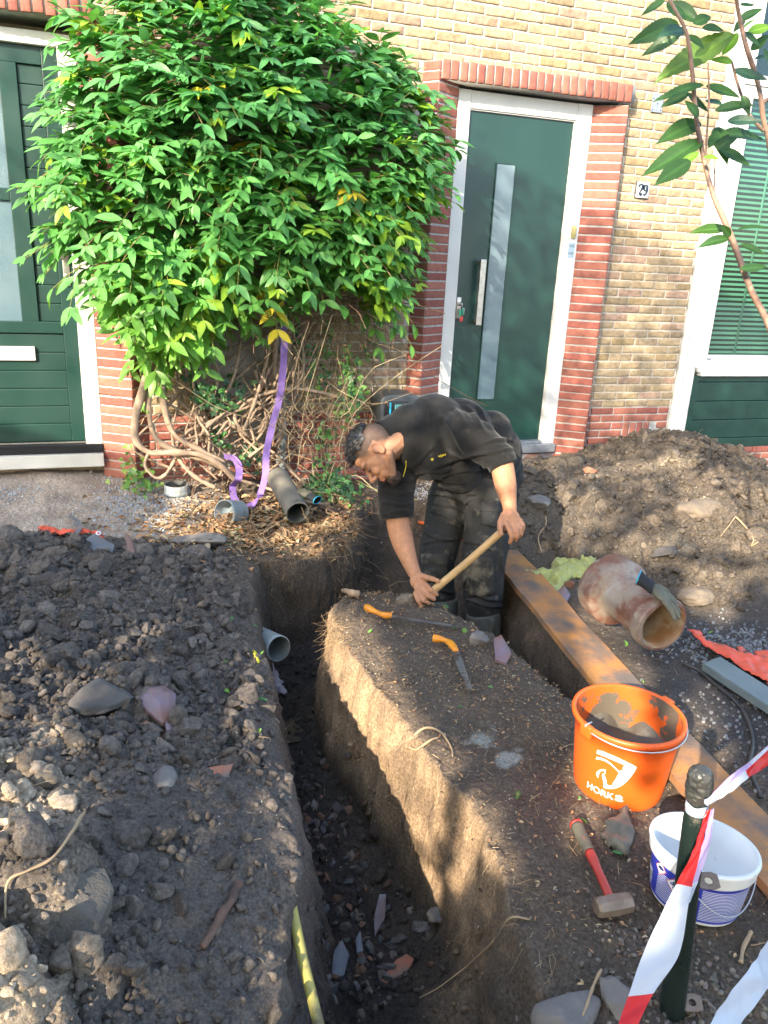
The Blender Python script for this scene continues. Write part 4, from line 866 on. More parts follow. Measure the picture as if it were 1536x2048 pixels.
fibres('twig_litter', 'dry twigs and stalks strewn under the climbing shrub', [(.3, 4.6, 1.3, 4.6, .2, 230, (0, 0, .1), .01), (.6, 4.2, 1.3, 4.25, .15, 140, (0, 0, .1), .01), (.5, 4.0, .6, 4.1, .1, 60, (0, 0, 0), 0)], [(.36, .25, .14), (.26, .16, .09), (.46, .34, .20)], 3, (.0010, .0034), (.05, .22), wb=.2)
fibres('twig_litter', 'small dry stalks scattered over ridge and right bank', [(1.0, 2.8, 1.4, 2.0, .2, 230, (0, 0, .05), 0), (1.1, 1.8, 1.3, 1.2, .15, 90, (0, 0, .1), 0), (2.0, 2.6, 2.6, 2.2, .25, 60, (0, 0, .1), 0), (2.8, 3.6, 4.2, 4.2, .3, 130, (0, 0, .2), .01), (.0, 3.0, -.2, 1.5, .25, 90, (0, 0, .1), 0), (.42, 3.0, .4, 2.0, .04, 60, (.2, 0, 0), 0)], TAN, 4, (.0006, .0016), (.015, .06), wb=.15)
# ================================================================ PROPS
def tri_fill(P2):
    """triangulate a simple 2-D polygon"""
    from mathutils.geometry import tessellate_polygon
    return [tuple(t) for t in tessellate_polygon([[Vector((a, b, 0)) for a, b in P2]])]
def single(name, mb, m, label, cat, group=None, smooth=True, col=False):
    o = mb.build(name, m, None, col=col, smooth=smooth); c = Vector(np.concatenate([np.asarray(v) for v in mb.v]).mean(0)); zmin = min(v.co.z for v in o.data.vertices)
    c.z = zmin; o.data.transform(Matrix.Translation(-c)); o.location = c; return tag(o, label, cat, group)
M_rust = mat('stained_plank', (.44, .20, .06), (.24, .14, .085), ns=7, nd=9, rough=.85, bump=.003, bs=70, c3=(.14, .11, .09), ns3=3.3, fac3=(.47, .60), fac=(.40, .60))
M_wetw = mat('wet_wood', (.06, .04, .03), rough=.5)
M_hand = mat('ash_handle', (.50, .33, .15), (.40, .25, .11), ns=6, rough=.5, bump=.0006, bs=120)
M_orange = mat('orange_plastic', (.80, .125, .012), (.70, .10, .012), ns=3, rough=.33, rough2=.45, spec=.5, bump=.0005, bs=30)
M_orin = mat('muddy_orange_plastic', (.66, .11, .014), rough=.45, c3=(.11, .095, .07), ns3=7, fac3=(.50, .53))
M_mud = mat('wet_mortar', (.095, .085, .065), (.07, .063, .05), ns=12, rough=.55, bump=.006, bs=30)
M_wplast = mat('white_plastic', (.72, .74, .74), (.62, .64, .65), ns=5, rough=.38, c3=(.45, .42, .36), ns3=5, fac3=(.58, .75))
M_blue = mat('blue_print', (.022, .035, .33), rough=.35)
M_prt = mat('white_print', (.72, .74, .80), rough=.4)
M_red = mat('red_plastic', (.50, .05, .035), rough=.4, c2=(.35, .03, .02), ns=8, fac=(.45, .7))
M_wire = mat('wire', (.55, .56, .56), rough=.35, metal=.8)
M_steel = mat('worn_steel', (.20, .14, .10), (.32, .25, .19), ns=14, rough=.55, metal=.6, bump=.0015, bs=60)
M_blade = mat('saw_blade', (.16, .155, .14), (.26, .25, .23), ns=16, rough=.45, metal=.5, c3=(.10, .085, .07), ns3=20)
M_grip = mat('orange_grip', (.80, .30, .02), (.70, .24, .02), ns=8, rough=.4)
M_cer = mat('glazed_stoneware', (.15, .062, .040), (.22, .125, .095), ns=6, nd=6, rough=.28, rough2=.6, spec=.6, c3=(.25, .21, .17), ns3=6, fac3=(.44, .56), bump=.004, bs=35)
M_cerin = mat('stoneware_inside', (.22, .10, .035), (.30, .19, .10), ns=8, rough=.4, c3=(.36, .29, .20), ns3=8, fac3=(.5, .6))
M_shard = mat('stoneware_shard', (.17, .14, .19), (.20, .10, .07), ns=9, rough=.3, spec=.6, bump=.001, bs=60)
M_tile = mat('slate_shard', (.10, .12, .15), (.15, .15, .16), ns=14, rough=.5)
M_stone = mat('rough_stone', (.13, .12, .115), (.19, .17, .15), ns=9, nd=7, rough=.9, bump=.008, bs=25, c3=(.25, .22, .18), ns3=5)
M_pvc = mat('grey_drain_plastic', (.22, .26, .27), (.28, .32, .33), ns=8, rough=.45, c3=(.16, .13, .10), ns3=7, fac3=(.5, .62))
M_pvcd = mat('muddy_dark_pipe', (.10, .095, .08), (.16, .145, .12), ns=10, rough=.7, bump=.001, bs=60)
M_dark = mat('pipe_inside', (.05, .055, .05), (.12, .12, .11), ns=8, rough=.6)
M_yel = mat('yellow_gas_pipe', (.40, .35, .08), (.32, .28, .10), ns=12, rough=.55, c3=(.16, .13, .06), ns3=14, fac3=(.5, .62))
M_purp = mat('purple_webbing', (.15, .085, .30), (.19, .115, .35), ns=30, rough=.7, bump=.0006, bs=300)
M_wool = mat('green_wool', (.40, .42, .13), (.29, .31, .10), ns=18, nd=6, rough=.95, bump=.006, bs=60, sheen=.3)
M_tarp = mat('orange_sheet', (.75, .10, .045), (.66, .09, .045), ns=7, rough=.5, c3=(.12, .08, .06), ns3=12, fac3=(.60, .66), bump=.001, bs=30)
M_slab = mat('blue_grey_slab', (.13, .165, .17), (.17, .20, .20), ns=7, nd=6, rough=.5, bump=.001, bs=40, c3=(.24, .20, .15), ns3=4, fac3=(.58, .7))
M_hose = mat('black_hose', (.025, .023, .022), rough=.5, c2=(.06, .05, .045), ns=20)
M_post = mat('black_post_paint', (.008, .016, .014), (.012, .022, .019), ns=4, rough=.22, rough2=.4, spec=.6, c3=(.10, .10, .075), ns3=14, fac3=(.62, .72), bump=.0008, bs=60)
M_tred = mat('tape_red', (.66, .022, .022), rough=.28, trans=.25, bump=.0006, bs=20)
M_twht = mat('tape_white', (.60, .66, .76), rough=.28, trans=.3, bump=.0006, bs=20)
M_tlav = mat('tape_back', (.50, .40, .68), rough=.28, trans=.3)
M_glove = mat('grey_glove', (.085, .082, .055), (.12, .115, .08), ns=18, rough=.7, bump=.001, bs=80)
M_gblk = mat('black_knit', (.012, .014, .018), rough=.9)
M_teal = mat('teal_plastic', (.02, .30, .45), rough=.35)
M_gbox = mat('dark_grey_plastic', (.055, .065, .075), rough=.4)
M_rag = mat('rubber_scrap', (.13, .12, .085), (.19, .175, .13), ns=7, rough=.6, bump=.002, bs=30)
M_root = mat('root_bark', (.17, .10, .07), (.07, .045, .035), ns=16, nd=6, rough=.9, bump=.004, bs=50)
M_bag = mat('pale_plastic_bag', (.55, .50, .56), rough=.35, trans=.2)
M_brk = mat('loose_brick', (.34, .13, .075), (.16, .13, .11), ns=10, rough=.9, bump=.003, bs=60, fac=(.4, .6))
M_water = mat('muddy_water', (.05, .048, .038), rough=.06, spec=.7)

# ---------------------------------------------------------------- plank over the right trench edge
def plank_obj():
    def ctr(y): return 1.735+.137*(y-1.6)
    n = 46; Y = np.linspace(.75, 4.02, n); mb = MB(); V = []
    for y in Y:
        x = ctr(y); z = .035+.006*math.sin(y*2)+.004*vn(y*6, 0.)
        for (dx, dz) in ((-.098, -.03), (-.098, 0), (-.0, .004), (.098, 0), (.098, -.03)): V.append((x+dx+.003*vn(y*9, dx*30.), y, z+dz+.002*vn(y*14, dx*40)))
    F = [(i*5+j, i*5+(j+1) % 5, (i+1)*5+(j+1) % 5, (i+1)*5+j) for i in range(n-1) for j in range(5)]; F += [(4, 3, 2, 1, 0), tuple((n-1)*5+j for j in range(5))]
    mb.add(np.array(V), F); return single('plank', mb, M_rust, 'long rust stained plank lying along the right trench edge', 'plank', smooth=False)
plank_obj()
# ---------------------------------------------------------------- orange bucket
B0 = atZ(1234, 1566, 0.0); B0[2] = float(gz(B0[0], B0[1]))-.004
bk = thing('bucket', 'bright orange bucket with white horse emblem and muddy inside', 'bucket', tuple(B0))
RB, RT, HB = .142, .168, .275
def rad(h): return RB+(RT-RB)*h/HB
mb = MB(); v, f = lathe([(.0, .0), (RB-.012, .0), (RB-.002, .004), (RB, .012)]+[(rad(h), h) for h in (.05, .1, .15, .2, HB-.02)]+[(RT+.002, HB-.02), (RT+.009, HB-.018), (RT+.011, HB-.008), (RT+.009, HB), (RT+.001, HB+.001), (RT-.003, HB-.004)], 96); mb.add(v+B0, f)
mb.build('body', M_orange, bk)
mb = MB(); v, f = lathe([(RT-.0032, HB-.004), (rad(.2)-.004, .2), (rad(.1)-.004, .1), (rad(.05)-.005, .055), (0, .055)], 96); mb.add(v+B0, f); mb.build('inner_wall', M_orin, bk)
mb = MB(); rr = np.linspace(0, 1, 14); aa = np.arange(60)*2*PI/60; V = []
for q in rr:
    for a in aa:
        x, y = q*.152*math.cos(a), q*.152*math.sin(a); h = .10+.022*vn(x*14, y*14)+.008*vn(x*50, y*50, None, 3)+.05*q**4*(1+.6*vn(math.cos(a)*3, math.sin(a)*3.)); k = min(1, (rad(h)-.005)/.152); V.append((x*k, y*k, h))
mb.add(np.array(V)+B0, [(i*60+j, i*60+(j+1) % 60, (i+1)*60+(j+1) % 60, (i+1)*60+j) for i in range(13) for j in range(60)]); mb.build('mortar_residue', M_mud, bk)
toC = math.atan2(-B0[1], -B0[0])
def on_bucket(u, v, a0, B0=B0, rf=rad, off=.0012):
    """u metres round, v metres up, a0 centre angle"""
    r_ = np.array([rf(x) for x in np.atleast_1d(v)])+off; a = a0+np.atleast_1d(u)/r_*1.0
    return np.stack([B0[0]+r_*np.cos(a), B0[1]+r_*np.sin(a), B0[2]+np.atleast_1d(v)], -1)
LG = [[(215, 160), (330, 163), (450, 190), (560, 228), (660, 275), (760, 330), (840, 380), (842, 410), (820, 480), (780, 560), (730, 640), (670, 705), (600, 752), (530, 778), (470, 785), (410, 783), (398, 720), (385, 660), (360, 600), (352, 560), (370, 535), (392, 560), (420, 615), (438, 650), (435, 685), (460, 715), (500, 725), (530, 712), (540, 660), (570, 590), (585, 540), (600, 480), (615, 440), (665, 432), (640, 405), (670, 400), (640, 378), (685, 360), (600, 318), (500, 280), (380, 248), (280, 232), (215, 228)],
      [(215, 285), (300, 275), (380, 290), (450, 325), (490, 355), (540, 400), (585, 440), (612, 462), (600, 485), (560, 440), (500, 390), (440, 350), (370, 318), (290, 312), (215, 328)],
      [(400, 465), (350, 462), (300, 490), (262, 535), (255, 570), (275, 610), (293, 640), (300, 600), (305, 545), (330, 505), (375, 485), (388, 540), (402, 530), (396, 495)]]
mb = MB(); az = toC-.10
def lgmap(p): return (p[0]-520)*.000198, .150-(p[1]-475-.22*(p[0]-520))*.000222
EP = [np.array([lgmap(p) for p in P]) for P in LG]; gu_, gv_ = np.meshgrid(np.arange(-.066, .068, .0007), np.arange(.075, .225, .0007)); ins_ = np.zeros(gu_.shape, bool)
for P in EP: ins_ |= polydist(P, gu_, gv_) > 0
id_ = np.arange(gu_.size).reshape(gu_.shape); cells = [(id_[j, i], id_[j, i+1], id_[j+1, i+1], id_[j+1, i]) for j in range(gu_.shape[0]-1) for i in range(gu_.shape[1]-1) if ins_[j, i]]
us = sorted({k for c in cells for k in c}); mp = {k: i for i, k in enumerate(us)}; mb.add(on_bucket(gu_.ravel()[us], gv_.ravel()[us], az), [tuple(mp[k] for k in c) for c in cells])
em = mb.build('horse_emblem', M_prt, bk, smooth=False)
def wrap_text(name, s, h, width, u0, v0, a0, m, parent, rf, B0, bold=.0, off=.0012, shear=0.):
    co, kx, k, U, Vv, Nn, me, O = text(name, s, h, (0, 0, 0), (1, 0, 0), (0, 0, 1), m, parent, width=width, bold=bold)
    W = on_bucket(u0+co[:, 0]*kx, v0+co[:, 1]*k+shear*co[:, 0]*kx, a0, B0, rf, off); me.vertices.foreach_set('co', W.ravel()); me.update(); return link(name, me, m, parent, smooth=False)
wrap_text('lettering', 'HORK', .0245, .092, -.079, .043, az, M_prt, bk, rad, B0, bold=.022); wrap_text('lettering', 'a', .0240, .025, .0165, .043, az, M_prt, bk, rad, B0, bold=.02)
# bail wire hanging along the front rim, two ears
mb = MB(); c1, c2 = atD(1150, 1372, 2.30), atD(1366, 1452, 2.22); a1 = math.atan2(c1[1]-B0[1], c1[0]-B0[0]); a2 = a1+PI
P = [];
for t in np.linspace(0, 1, 40):
    a = a1+(PI)*t; P.append((B0[0]+(RT+.012)*math.cos(a), B0[1]+(RT+.012)*math.sin(a), B0[2]+HB-.012-.012*math.sin(t*PI)))
P = [(P[0][0]-.02*math.cos(a1), P[0][1]-.02*math.sin(a1), P[0][2]+.02), (P[0][0]+.005*math.cos(a1), P[0][1], P[0][2]+.014)]+P+[(P[-1][0], P[-1][1], P[-1][2]+.012)]
v, f = tube(smooth_path(P, 90), .0026, 8); mb.add(v, f); mb.build('bail', M_wire, bk)
for s, a in enumerate((a1, a2)):
    mb = MB(); v, f = bevbox(-.006, .012, -.022, .022, -.03, .012, b=.004); c_, s_ = math.cos(a), math.sin(a)
    M_ = Matrix(((c_, -s_, 0, B0[0]+(RT+.006)*c_), (s_, c_, 0, B0[1]+(RT+.006)*s_), (0, 0, 1, B0[2]+HB-.008), (0, 0, 0, 1))); mb.add(xf(v, M_), f); mb.build('ear', M_orange, bk)
# ---------------------------------------------------------------- white and blue bucket
W0 = atZ(1385, 1800, .0); W0[2] = float(gz(W0[0], W0[1]))-.002
wb = thing('bucket', 'empty white plastic bucket with blue printed label behind the black post', 'bucket', tuple(W0))
tilt = Matrix.Rotation(math.radians(6), 4, Vector((.5, .6, 0)).normalized().cross(Vector((0, 0, 1))))
tilt = Matrix.Translation(Vector(W0)) @ Matrix.Rotation(math.radians(-5), 4, 'X') @ Matrix.Rotation(math.radians(5), 4, 'Y')
rw = lambda h: .112+.020*h/.165
def wadd(mb, v, f): mb.add(xf(v, tilt), f)
mb = MB(); wadd(mb, *lathe([(0, 0), (.104, 0), (.110, .004), (rw(.01), .01), (rw(.125), .125), (rw(.125)+.0, .126)], 80))
wadd(mb, *lathe([(rw(.126), .126), (rw(.13)+.006, .128), (rw(.13)+.008, .133), (rw(.15)+.008, .156), (rw(.16)+.010, .163), (rw(.16)+.008, .170), (rw(.16)+.001, .171), (rw(.16)-.002, .166), (rw(.1)-.002, .1), (rw(.01)-.002, .008), (0, .008)], 80)); mb.build('body', M_wplast, wb)
def on_w(u, v, a0, off=.0012):
    r_ = np.array([rw(x) for x in np.atleast_1d(v)])+off; a = a0+np.atleast_1d(u)/r_; L_ = np.stack([r_*np.cos(a), r_*np.sin(a), np.atleast_1d(v)], -1); return xf(L_, tilt)
def wpatch(mb, u0, u1, v0, v1, a0, off, n=24, m=0):
    U_ = np.linspace(u0, u1, n); A = on_w(U_, np.full(n, v0), a0, off); B_ = on_w(U_, np.full(n, v1), a0, off); mb.add(np.vstack([A, B_]), [(i, i+1, n+i+1, n+i) for i in range(n-1)], m)
aC = math.atan2(-W0[1], -W0[0]); mb = MB(); wpatch(mb, -.42, .42, .014, .122, aC, .0010, 90); lab = mb.build('blue_label', M_blue, wb)
mb = MB()
for i in range(20):
    v = .112-i*.0047; wpatch(mb, .02, .19, v, v+.0017, aC, .0018, 14)
for i in range(15):
    v = .096-i*.0052; wpatch(mb, -.105, -.02, v, v+.0016, aC, .0018, 10)
for (a, b) in ((.205, .207), (-.20, -.198), (-.305, -.303)): wpatch(mb, a, b, .016, .120, aC, .0018, 3)
mb.build('print_line', M_prt, lab, smooth=False)['label'] = 'rows of fine white text lines'
mb = MB(); wpatch(mb, -.185, -.135, .028, .075, aC, .0018, 8)
for (u, v) in ((-.098, .108), (-.052, .090)): P = on_w(np.array([u-.022, u, u+.022, u]), np.array([v, v-.020, v, v+.020]), aC, .0022); mb.add(P, [(0, 1, 2, 3)])
mb.build('label_panel', M_prt, lab, smooth=False)
mb = MB()
for (u, v) in ((-.098, .108), (-.052, .090)):
    for s in range(4):
        q = np.array([(-.022, 0), (0, -.020), (.022, 0), (0, .020)]); a, b = q[s], q[(s+1) % 4]; P = on_w(np.array([u+a[0], u+b[0], u+b[0]*.86, u+a[0]*.86]), np.array([v+a[1], v+b[1], v+b[1]*.86, v+a[1]*.86]), aC, .0027); mb.add(P, [(0, 1, 2, 3)])
mb.build('hazard_border', M_red, lab, smooth=False)
mb = MB(); wpatch(mb, -.0535, -.0505, .088, .101, aC, .003, 3); wpatch(mb, -.0535, -.0505, .080, .084, aC, .003, 3); wpatch(mb, -.108, -.088, .106, .1085, aC, .003, 3); wpatch(mb, -.104, -.094, .110, .114, aC, .003, 3)
for i in range(13): wpatch(mb, -.181+i*.0034, -.181+i*.0034+(.0012 if i % 3 else .0022), .032, .070, aC, .003, 3)
mb.build('hazard_mark', M_ink, lab, smooth=False)
for u0, ht in ((-.265, .024), (-.29, .016)):
    co, kx, k, U, Vv, Nn, me, O = text('lettering', 'Mix', ht, (0, 0, 0), (1, 0, 0), (0, 0, 1), None, None, bold=.02)
    bpy.data.meshes.remove(me)
mb = MB(); 
for (u, v, a, b) in ((-.285, .070, .022, .020), (-.255, .074, .018, .016), (-.232, .072, .014, .020), (-.28, .044, .060, .006)): wpatch(mb, u, u+a, v, v+b, aC, .0018, 5)
mb.build('label_lettering', M_prt, lab, smooth=False)
mb = MB(); P = [on_w([t], [.118+.004-(.075*math.sin((t-(-.02))/.27*PI) if -.02 < t < .25 else 0)], aC, .012)[0] for t in np.linspace(-.02, .25, 24)]; v, f = tube(np.array(P), .0016, 6); mb.add(v, f); mb.build('wire_bail', M_wire, wb)
# ---------------------------------------------------------------- black post with textured cap
p0 = atZ(1346, 2010, .0); PB = Vector((p0[0], p0[1], float(gz(p0[0], p0[1]))))
post = thing('barrier_post', 'slim black metal post with a knobbly dark cap, wrapped in barrier tape', 'post', tuple(PB))
best = min(np.arange(.4, 1.0, .005), key=lambda h: abs(rp(np.array(PB)+[0, 0, h])[1]-1535)); HP = float(best)
lean = rp(np.array(PB)+[0, 0, HP]); print('post', HP, lean)
top = atD(1403, 1535, lean[2]); ax = (Vector(top)-PB); HP = ax.length; FM = frame_m(PB, ax)
def pz(y):   # height on the post seen at photo row y
    return min(np.linspace(0, HP, 400), key=lambda h: abs(rp(np.array(PB)+np.array(ax.normalized())*h)[1]-y))
zc1, zc2 = pz(1618), pz(1598)
mb = MB(); v, f = lathe([(.029, -.1), (.029, .0), (.0275, .12), (.0262, .3), (.0245, zc1-.03), (.0235, zc1-.012), (.020, zc1-.004), (.0195, zc2)], 40); mb.add(xf(v, FM), f); mb.build('shaft', M_post, post)
mb = MB(); hc = HP-zc2; n = 56; prof = [(.0190, -.004), (.0225, .004), (.0242, .016), (.0245, .03), (.0238, .045), (.0215, hc-.014), (.016, hc-.005), (.008, hc-.001), (.0, hc)]; prof = [tuple(p) for p in smooth_path([(a, 0, b) for a, b in prof], 46)[:, [0, 2]]]
v, f = lathe(prof, n); a = np.arctan2(v[:, 1], v[:, 0]); rr = np.hypot(v[:, 0], v[:, 1]); c = clod(a*.0245*1.0, v[:, 2]*1.0, .0085, 4, .45, .7)*.0085; k = 1+np.minimum(c, .0035)/(rr+1e-4)*(rr > .004); v[:, 0] *= k; v[:, 1] *= k
M_cap = mat('textured_cap', (.022, .024, .024), (.05, .05, .045), ns=30, rough=.4); v[:, 2] += zc2; mb.add(xf(v, FM), f); mb.build('cap', M_cap, post)
mb = MB()
for i, (h0, r0) in enumerate(((zc1-.004, .0205), (zc1+.002, .0215), (zc1+.007, .021))):
    v, f = lathe([(r0, h0-.006), (r0+.0015, h0), (r0+.0012, h0+.007), (r0, h0+.010)], 40); v[:, 2] += .0015*np.sin(np.arctan2(v[:, 1], v[:, 0])*(2+i)+i); mb.add(xf(v, FM), f)
mb.build('tape_wrap', M_twht, post)
for (py_, nm) in ((1760, 1.0), (2005, 1.0)):
    h0 = pz(py_); mb = MB(); R_ = Vector(RM[0]); 
    # a flat tab with a hole, built as a ring of quads
    o = PB+ax.normalized()*h0+R_*.022; u = R_; w = Vector((-.2, .9, .25)).normalized(); w = (w-u*w.dot(u)).normalized(); nn = u.cross(w)
    outer = [(0, -.018), (.012, -.02), (.030, -.020), (.044, -.016), (.046, .012), (.034, .018), (.012, .018), (0, .016)]; inner = [(.014, -.004), (.018, -.008), (.025, -.009), (.031, -.006), (.032, .0), (.028, .006), (.021, .007), (.015, .003)]
    V = [o+u*a+w*b+nn*s for s in (-.0018, .0018) for L_ in (outer, inner) for a, b in L_]; F = []
    for i in range(8):
        j = (i+1) % 8; F += [(i, j, 8+j, 8+i), (16+j, 16+i, 24+i, 24+j), (i, 16+i, 16+j, j), (8+j, 24+j, 24+i, 8+i)]
    mb.add([tuple(p) for p in V], F); mb.build('lug', M_steel, post, smooth=False)
# ---------------------------------------------------------------- barrier tape
def ribbon(rows, mats_, name, parent, twist=0.):
    """rows: (xl,yl,xr,yr,Dl,Dr,mat)"""
    n = len(rows); L_ = smooth_path([atD(q[0], q[1], q[4]) for q in rows], (n-1)*10+1); R_ = smooth_path([atD(q[2], q[3], q[5]) for q in rows], (n-1)*10+1); m = len(L_); W_ = 11
    V = np.stack([L_*(1-t)+R_*t for t in np.linspace(0, 1, W_)], 1); nrm = np.cross(np.gradient(L_, axis=0), R_-L_); nrm /= np.linalg.norm(nrm, axis=1)[:, None]+1e-9
    s = np.arange(m)[:, None]; t = np.linspace(0, 1, W_)[None]; V = V+nrm[:, None]*(.0045*np.sin(s*.35+t*3)*t*(1-t)*2.2+(.0008*np.sin(s*.9+t*5)+.0005*np.sin(s*1.3-t*7))*np.clip(np.linalg.norm(R_-L_, axis=1)/.03, 0, 1)[:, None])[..., None]
    mb = MB(); V = V.reshape(-1, 3); F = []; 
    for i in range(m-1):
        mi = rows[min(i//10, n-2)][6]
        for j in range(W_-1): F.append(((i*W_+j, i*W_+j+1, (i+1)*W_+j+1, (i+1)*W_+j), mi))
    mb.add(V, [x[0] for x in F]); mb.m = [x[1] for x in F]; return mb.build(name, mats_, parent)
TM = [M_tred, M_twht, M_tlav]
tp = thing('barrier_tape', 'red and white barrier tape hanging from the black post down to the bottom edge', 'barrier tape', tuple(PB+Vector((-.05, -.1, .1))))
D0 = lean[2]-.035
ribbon([(1412, 1622, 1422, 1618, D0, D0, 0), (1400, 1660, 1414, 1650, D0-.01, D0, 0), (1382, 1712, 1402, 1700, D0-.02, D0-.01, 0), (1352, 1768, 1384, 1774, D0-.03, D0-.03, 1), (1322, 1830, 1376, 1815, D0-.04, D0-.05, 1), (1287, 1905, 1358, 1909, D0-.08, D0-.08, 1), (1256, 1993, 1307, 1987, D0-.12, D0-.12, 0), (1236, 2050, 1277, 2048, D0-.15, D0-.15, 0), (1205, 2150, 1235, 2150, D0-.2, D0-.2, 0)], TM, 'hanging_strip', tp)
ribbon([(1415, 1622, 1428, 1616, D0+.01, D0+.02, 2), (1414, 1650, 1426, 1640, D0, D0+.01, 2), (1402, 1700, 1420, 1690, D0-.01, D0-.0, 2), (1384, 1770, 1396, 1762, D0-.02, D0-.01, 1), (1376, 1812, 1382, 1800, D0-.04, D0-.04, 1)], TM, 'folded_edge', tp)
tp2 = thing('barrier_tape', 'red and white barrier tape stretched from the black post to the right edge', 'barrier tape', tuple(PB+Vector((.15, .05, .1))))
ribbon([(1408, 1600, 1414, 1612, D0+.0, D0+.0, 1), (1424, 1590, 1432, 1602, D0+.02, D0+.03, 1), (1452, 1560, 1468, 1580, D0+.03, D0+.04, 1), (1485, 1535, 1498, 1555, D0+.05, D0+.05, 0), (1536, 1490, 1540, 1528, D0+.09, D0+.09, 0), (1600, 1430, 1610, 1470, D0+.14, D0+.14, 0)], TM, 'taut_strip', tp2)
ribbon([(1424, 1588, 1427, 1592, D0+.018, D0+.018, 2), (1460, 1552, 1466, 1562, D0+.03, D0+.03, 2), (1500, 1522, 1504, 1530, D0+.05, D0+.05, 1), (1560, 1470, 1562, 1476, D0+.1, D0+.1, 1)], TM, 'folded_edge', tp2)
tp3 = thing('barrier_tape', 'pale loose strip of barrier tape in the bottom right corner', 'barrier tape', tuple(atD(1490, 2000, 1.2)))
ribbon([(1620, 1740, 1640, 1830, 1.35, 1.35, 1), (1536, 1880, 1560, 1940, 1.25, 1.25, 1), (1500, 1935, 1530, 1985, 1.2, 1.2, 1), (1450, 2000, 1480, 2050, 1.15, 1.15, 1), (1400, 2080, 1430, 2110, 1.1, 1.1, 1)], TM, 'loose_strip', tp3)
# ---------------------------------------------------------------- lump hammer
h0 = atZ(1152, 1648, .035); h1 = atZ(1222, 1800, .03); 
hm = thing('lump_hammer', 'heavy lump hammer with red and black grip and rusty square head', 'hammer', (h1[0], h1[1], 0))
Q = smooth_path([h0, (h0+h1)/2+np.array([0, 0, .004]), h1], 30); u = np.linspace(0, 1, 30); R_ = .0155+.003*np.sin(u*9)*.3-.004*sstep(.5, .7, u)+.003*sstep(.12, 0, u)
mb = MB(); v, f = tube(Q[12:], R_[12:], 14); mb.add(v, f); mb.build('handle', M_red, hm); M_rub = mat('black_rubber', (.05, .048, .04), (.10, .09, .065), ns=14, rough=.7, c3=(.5, .05, .04), ns3=9, fac3=(.6, .64))
mb = MB(); v, f = tube(Q[1:13], R_[1:13]+.0015, 14); mb.add(v, f); mb.build('rubber_grip', M_rub, hm); mb = MB(); v, f = tube(Q[:2], R_[:2]+.0018, 14); mb.add(v, f); mb.build('butt_cap', M_red, hm)
d = Vector(h1-h0).normalized(); ac = Vector(atZ(1266, 1792, .03)-atZ(1190, 1806, .03)).normalized(); FMh = frame_m(Vector(h1)+d*.018+Vector((0, 0, .002)), ac, d)
mb = MB(); bm_v, bm_f = lathe([(.0, -.052), (.019, -.052), (.026, -.046), (.027, -.02), (.0285, 0), (.027, .02), (.026, .046), (.019, .052), (0, .052)], 8, a0=PI/8); mb.add(xf(bm_v, FMh), bm_f); mb.build('head', M_steel, hm, smooth=False)
# ---------------------------------------------------------------- crumpled rubber scrap
def crumple(name, pts, z, m, label, cat, seed, amp=.02, th=.002, res=.006, zf=None):
    P = np.array([atZ(a, b, z)[:2] for a, b in pts]); lo, hi = P.min(0)-.02, P.max(0)+.02; gx = np.arange(lo[0], hi[0], res); gy = np.arange(lo[1], hi[1], res); X, Y = np.meshgrid(gx, gy); sd = polydist(P, X, Y)+.006*vn(X*60, Y*60, None, seed)
    Z = gz(X, Y)+.004+amp*(1-np.abs(fbm(X*11, Y*11, None, 2, seed)))*sstep(-.005, .03, sd)+amp*.35*fbm(X*45, Y*45, None, 3, seed+1)
    if zf is not None: Z = Z+zf(X, Y)
    id_ = np.arange(X.size).reshape(X.shape); q = sd > -.001; F = [(id_[j, i], id_[j, i+1], id_[j+1, i+1], id_[j+1, i]) for j in range(X.shape[0]-1) for i in range(X.shape[1]-1) if q[j, i] and q[j, i+1] and q[j+1, i] and q[j+1, i+1]]
    V = np.stack([X, Y, Z], -1).reshape(-1, 3); us = sorted({i for f in F for i in f}); mp = {k: n for n, k in enumerate(us)}; mb = MB(); mb.add(V[us], [tuple(mp[i] for i in f) for f in F]); o = single(name, mb, m, label, cat)
    s = o.modifiers.new('solid', 'SOLIDIFY'); s.thickness = th; return o
cxy = atZ(1238, 1665, .02)[:2]
crumple('rubber_scrap', [(1200, 1660), (1215, 1632), (1232, 1622), (1245, 1608), (1260, 1612), (1272, 1660), (1262, 1712), (1240, 1708), (1214, 1690)], .02, M_rag, 'torn grey rubber scrap lying below the orange bucket', 'rubber scrap', 12, .035, .003)
crumple('insulation_wool', [(1024, 1138), (1050, 1130), (1100, 1128), (1106, 1114), (1160, 1116), (1192, 1118), (1196, 1140), (1175, 1146), (1150, 1140), (1128, 1152), (1100, 1186), (1078, 1170), (1060, 1150), (1036, 1150)], .06, M_wool, 'crumpled yellow green cloth lying at the far end of the plank', 'cloth', 31, .042, .006, .006)
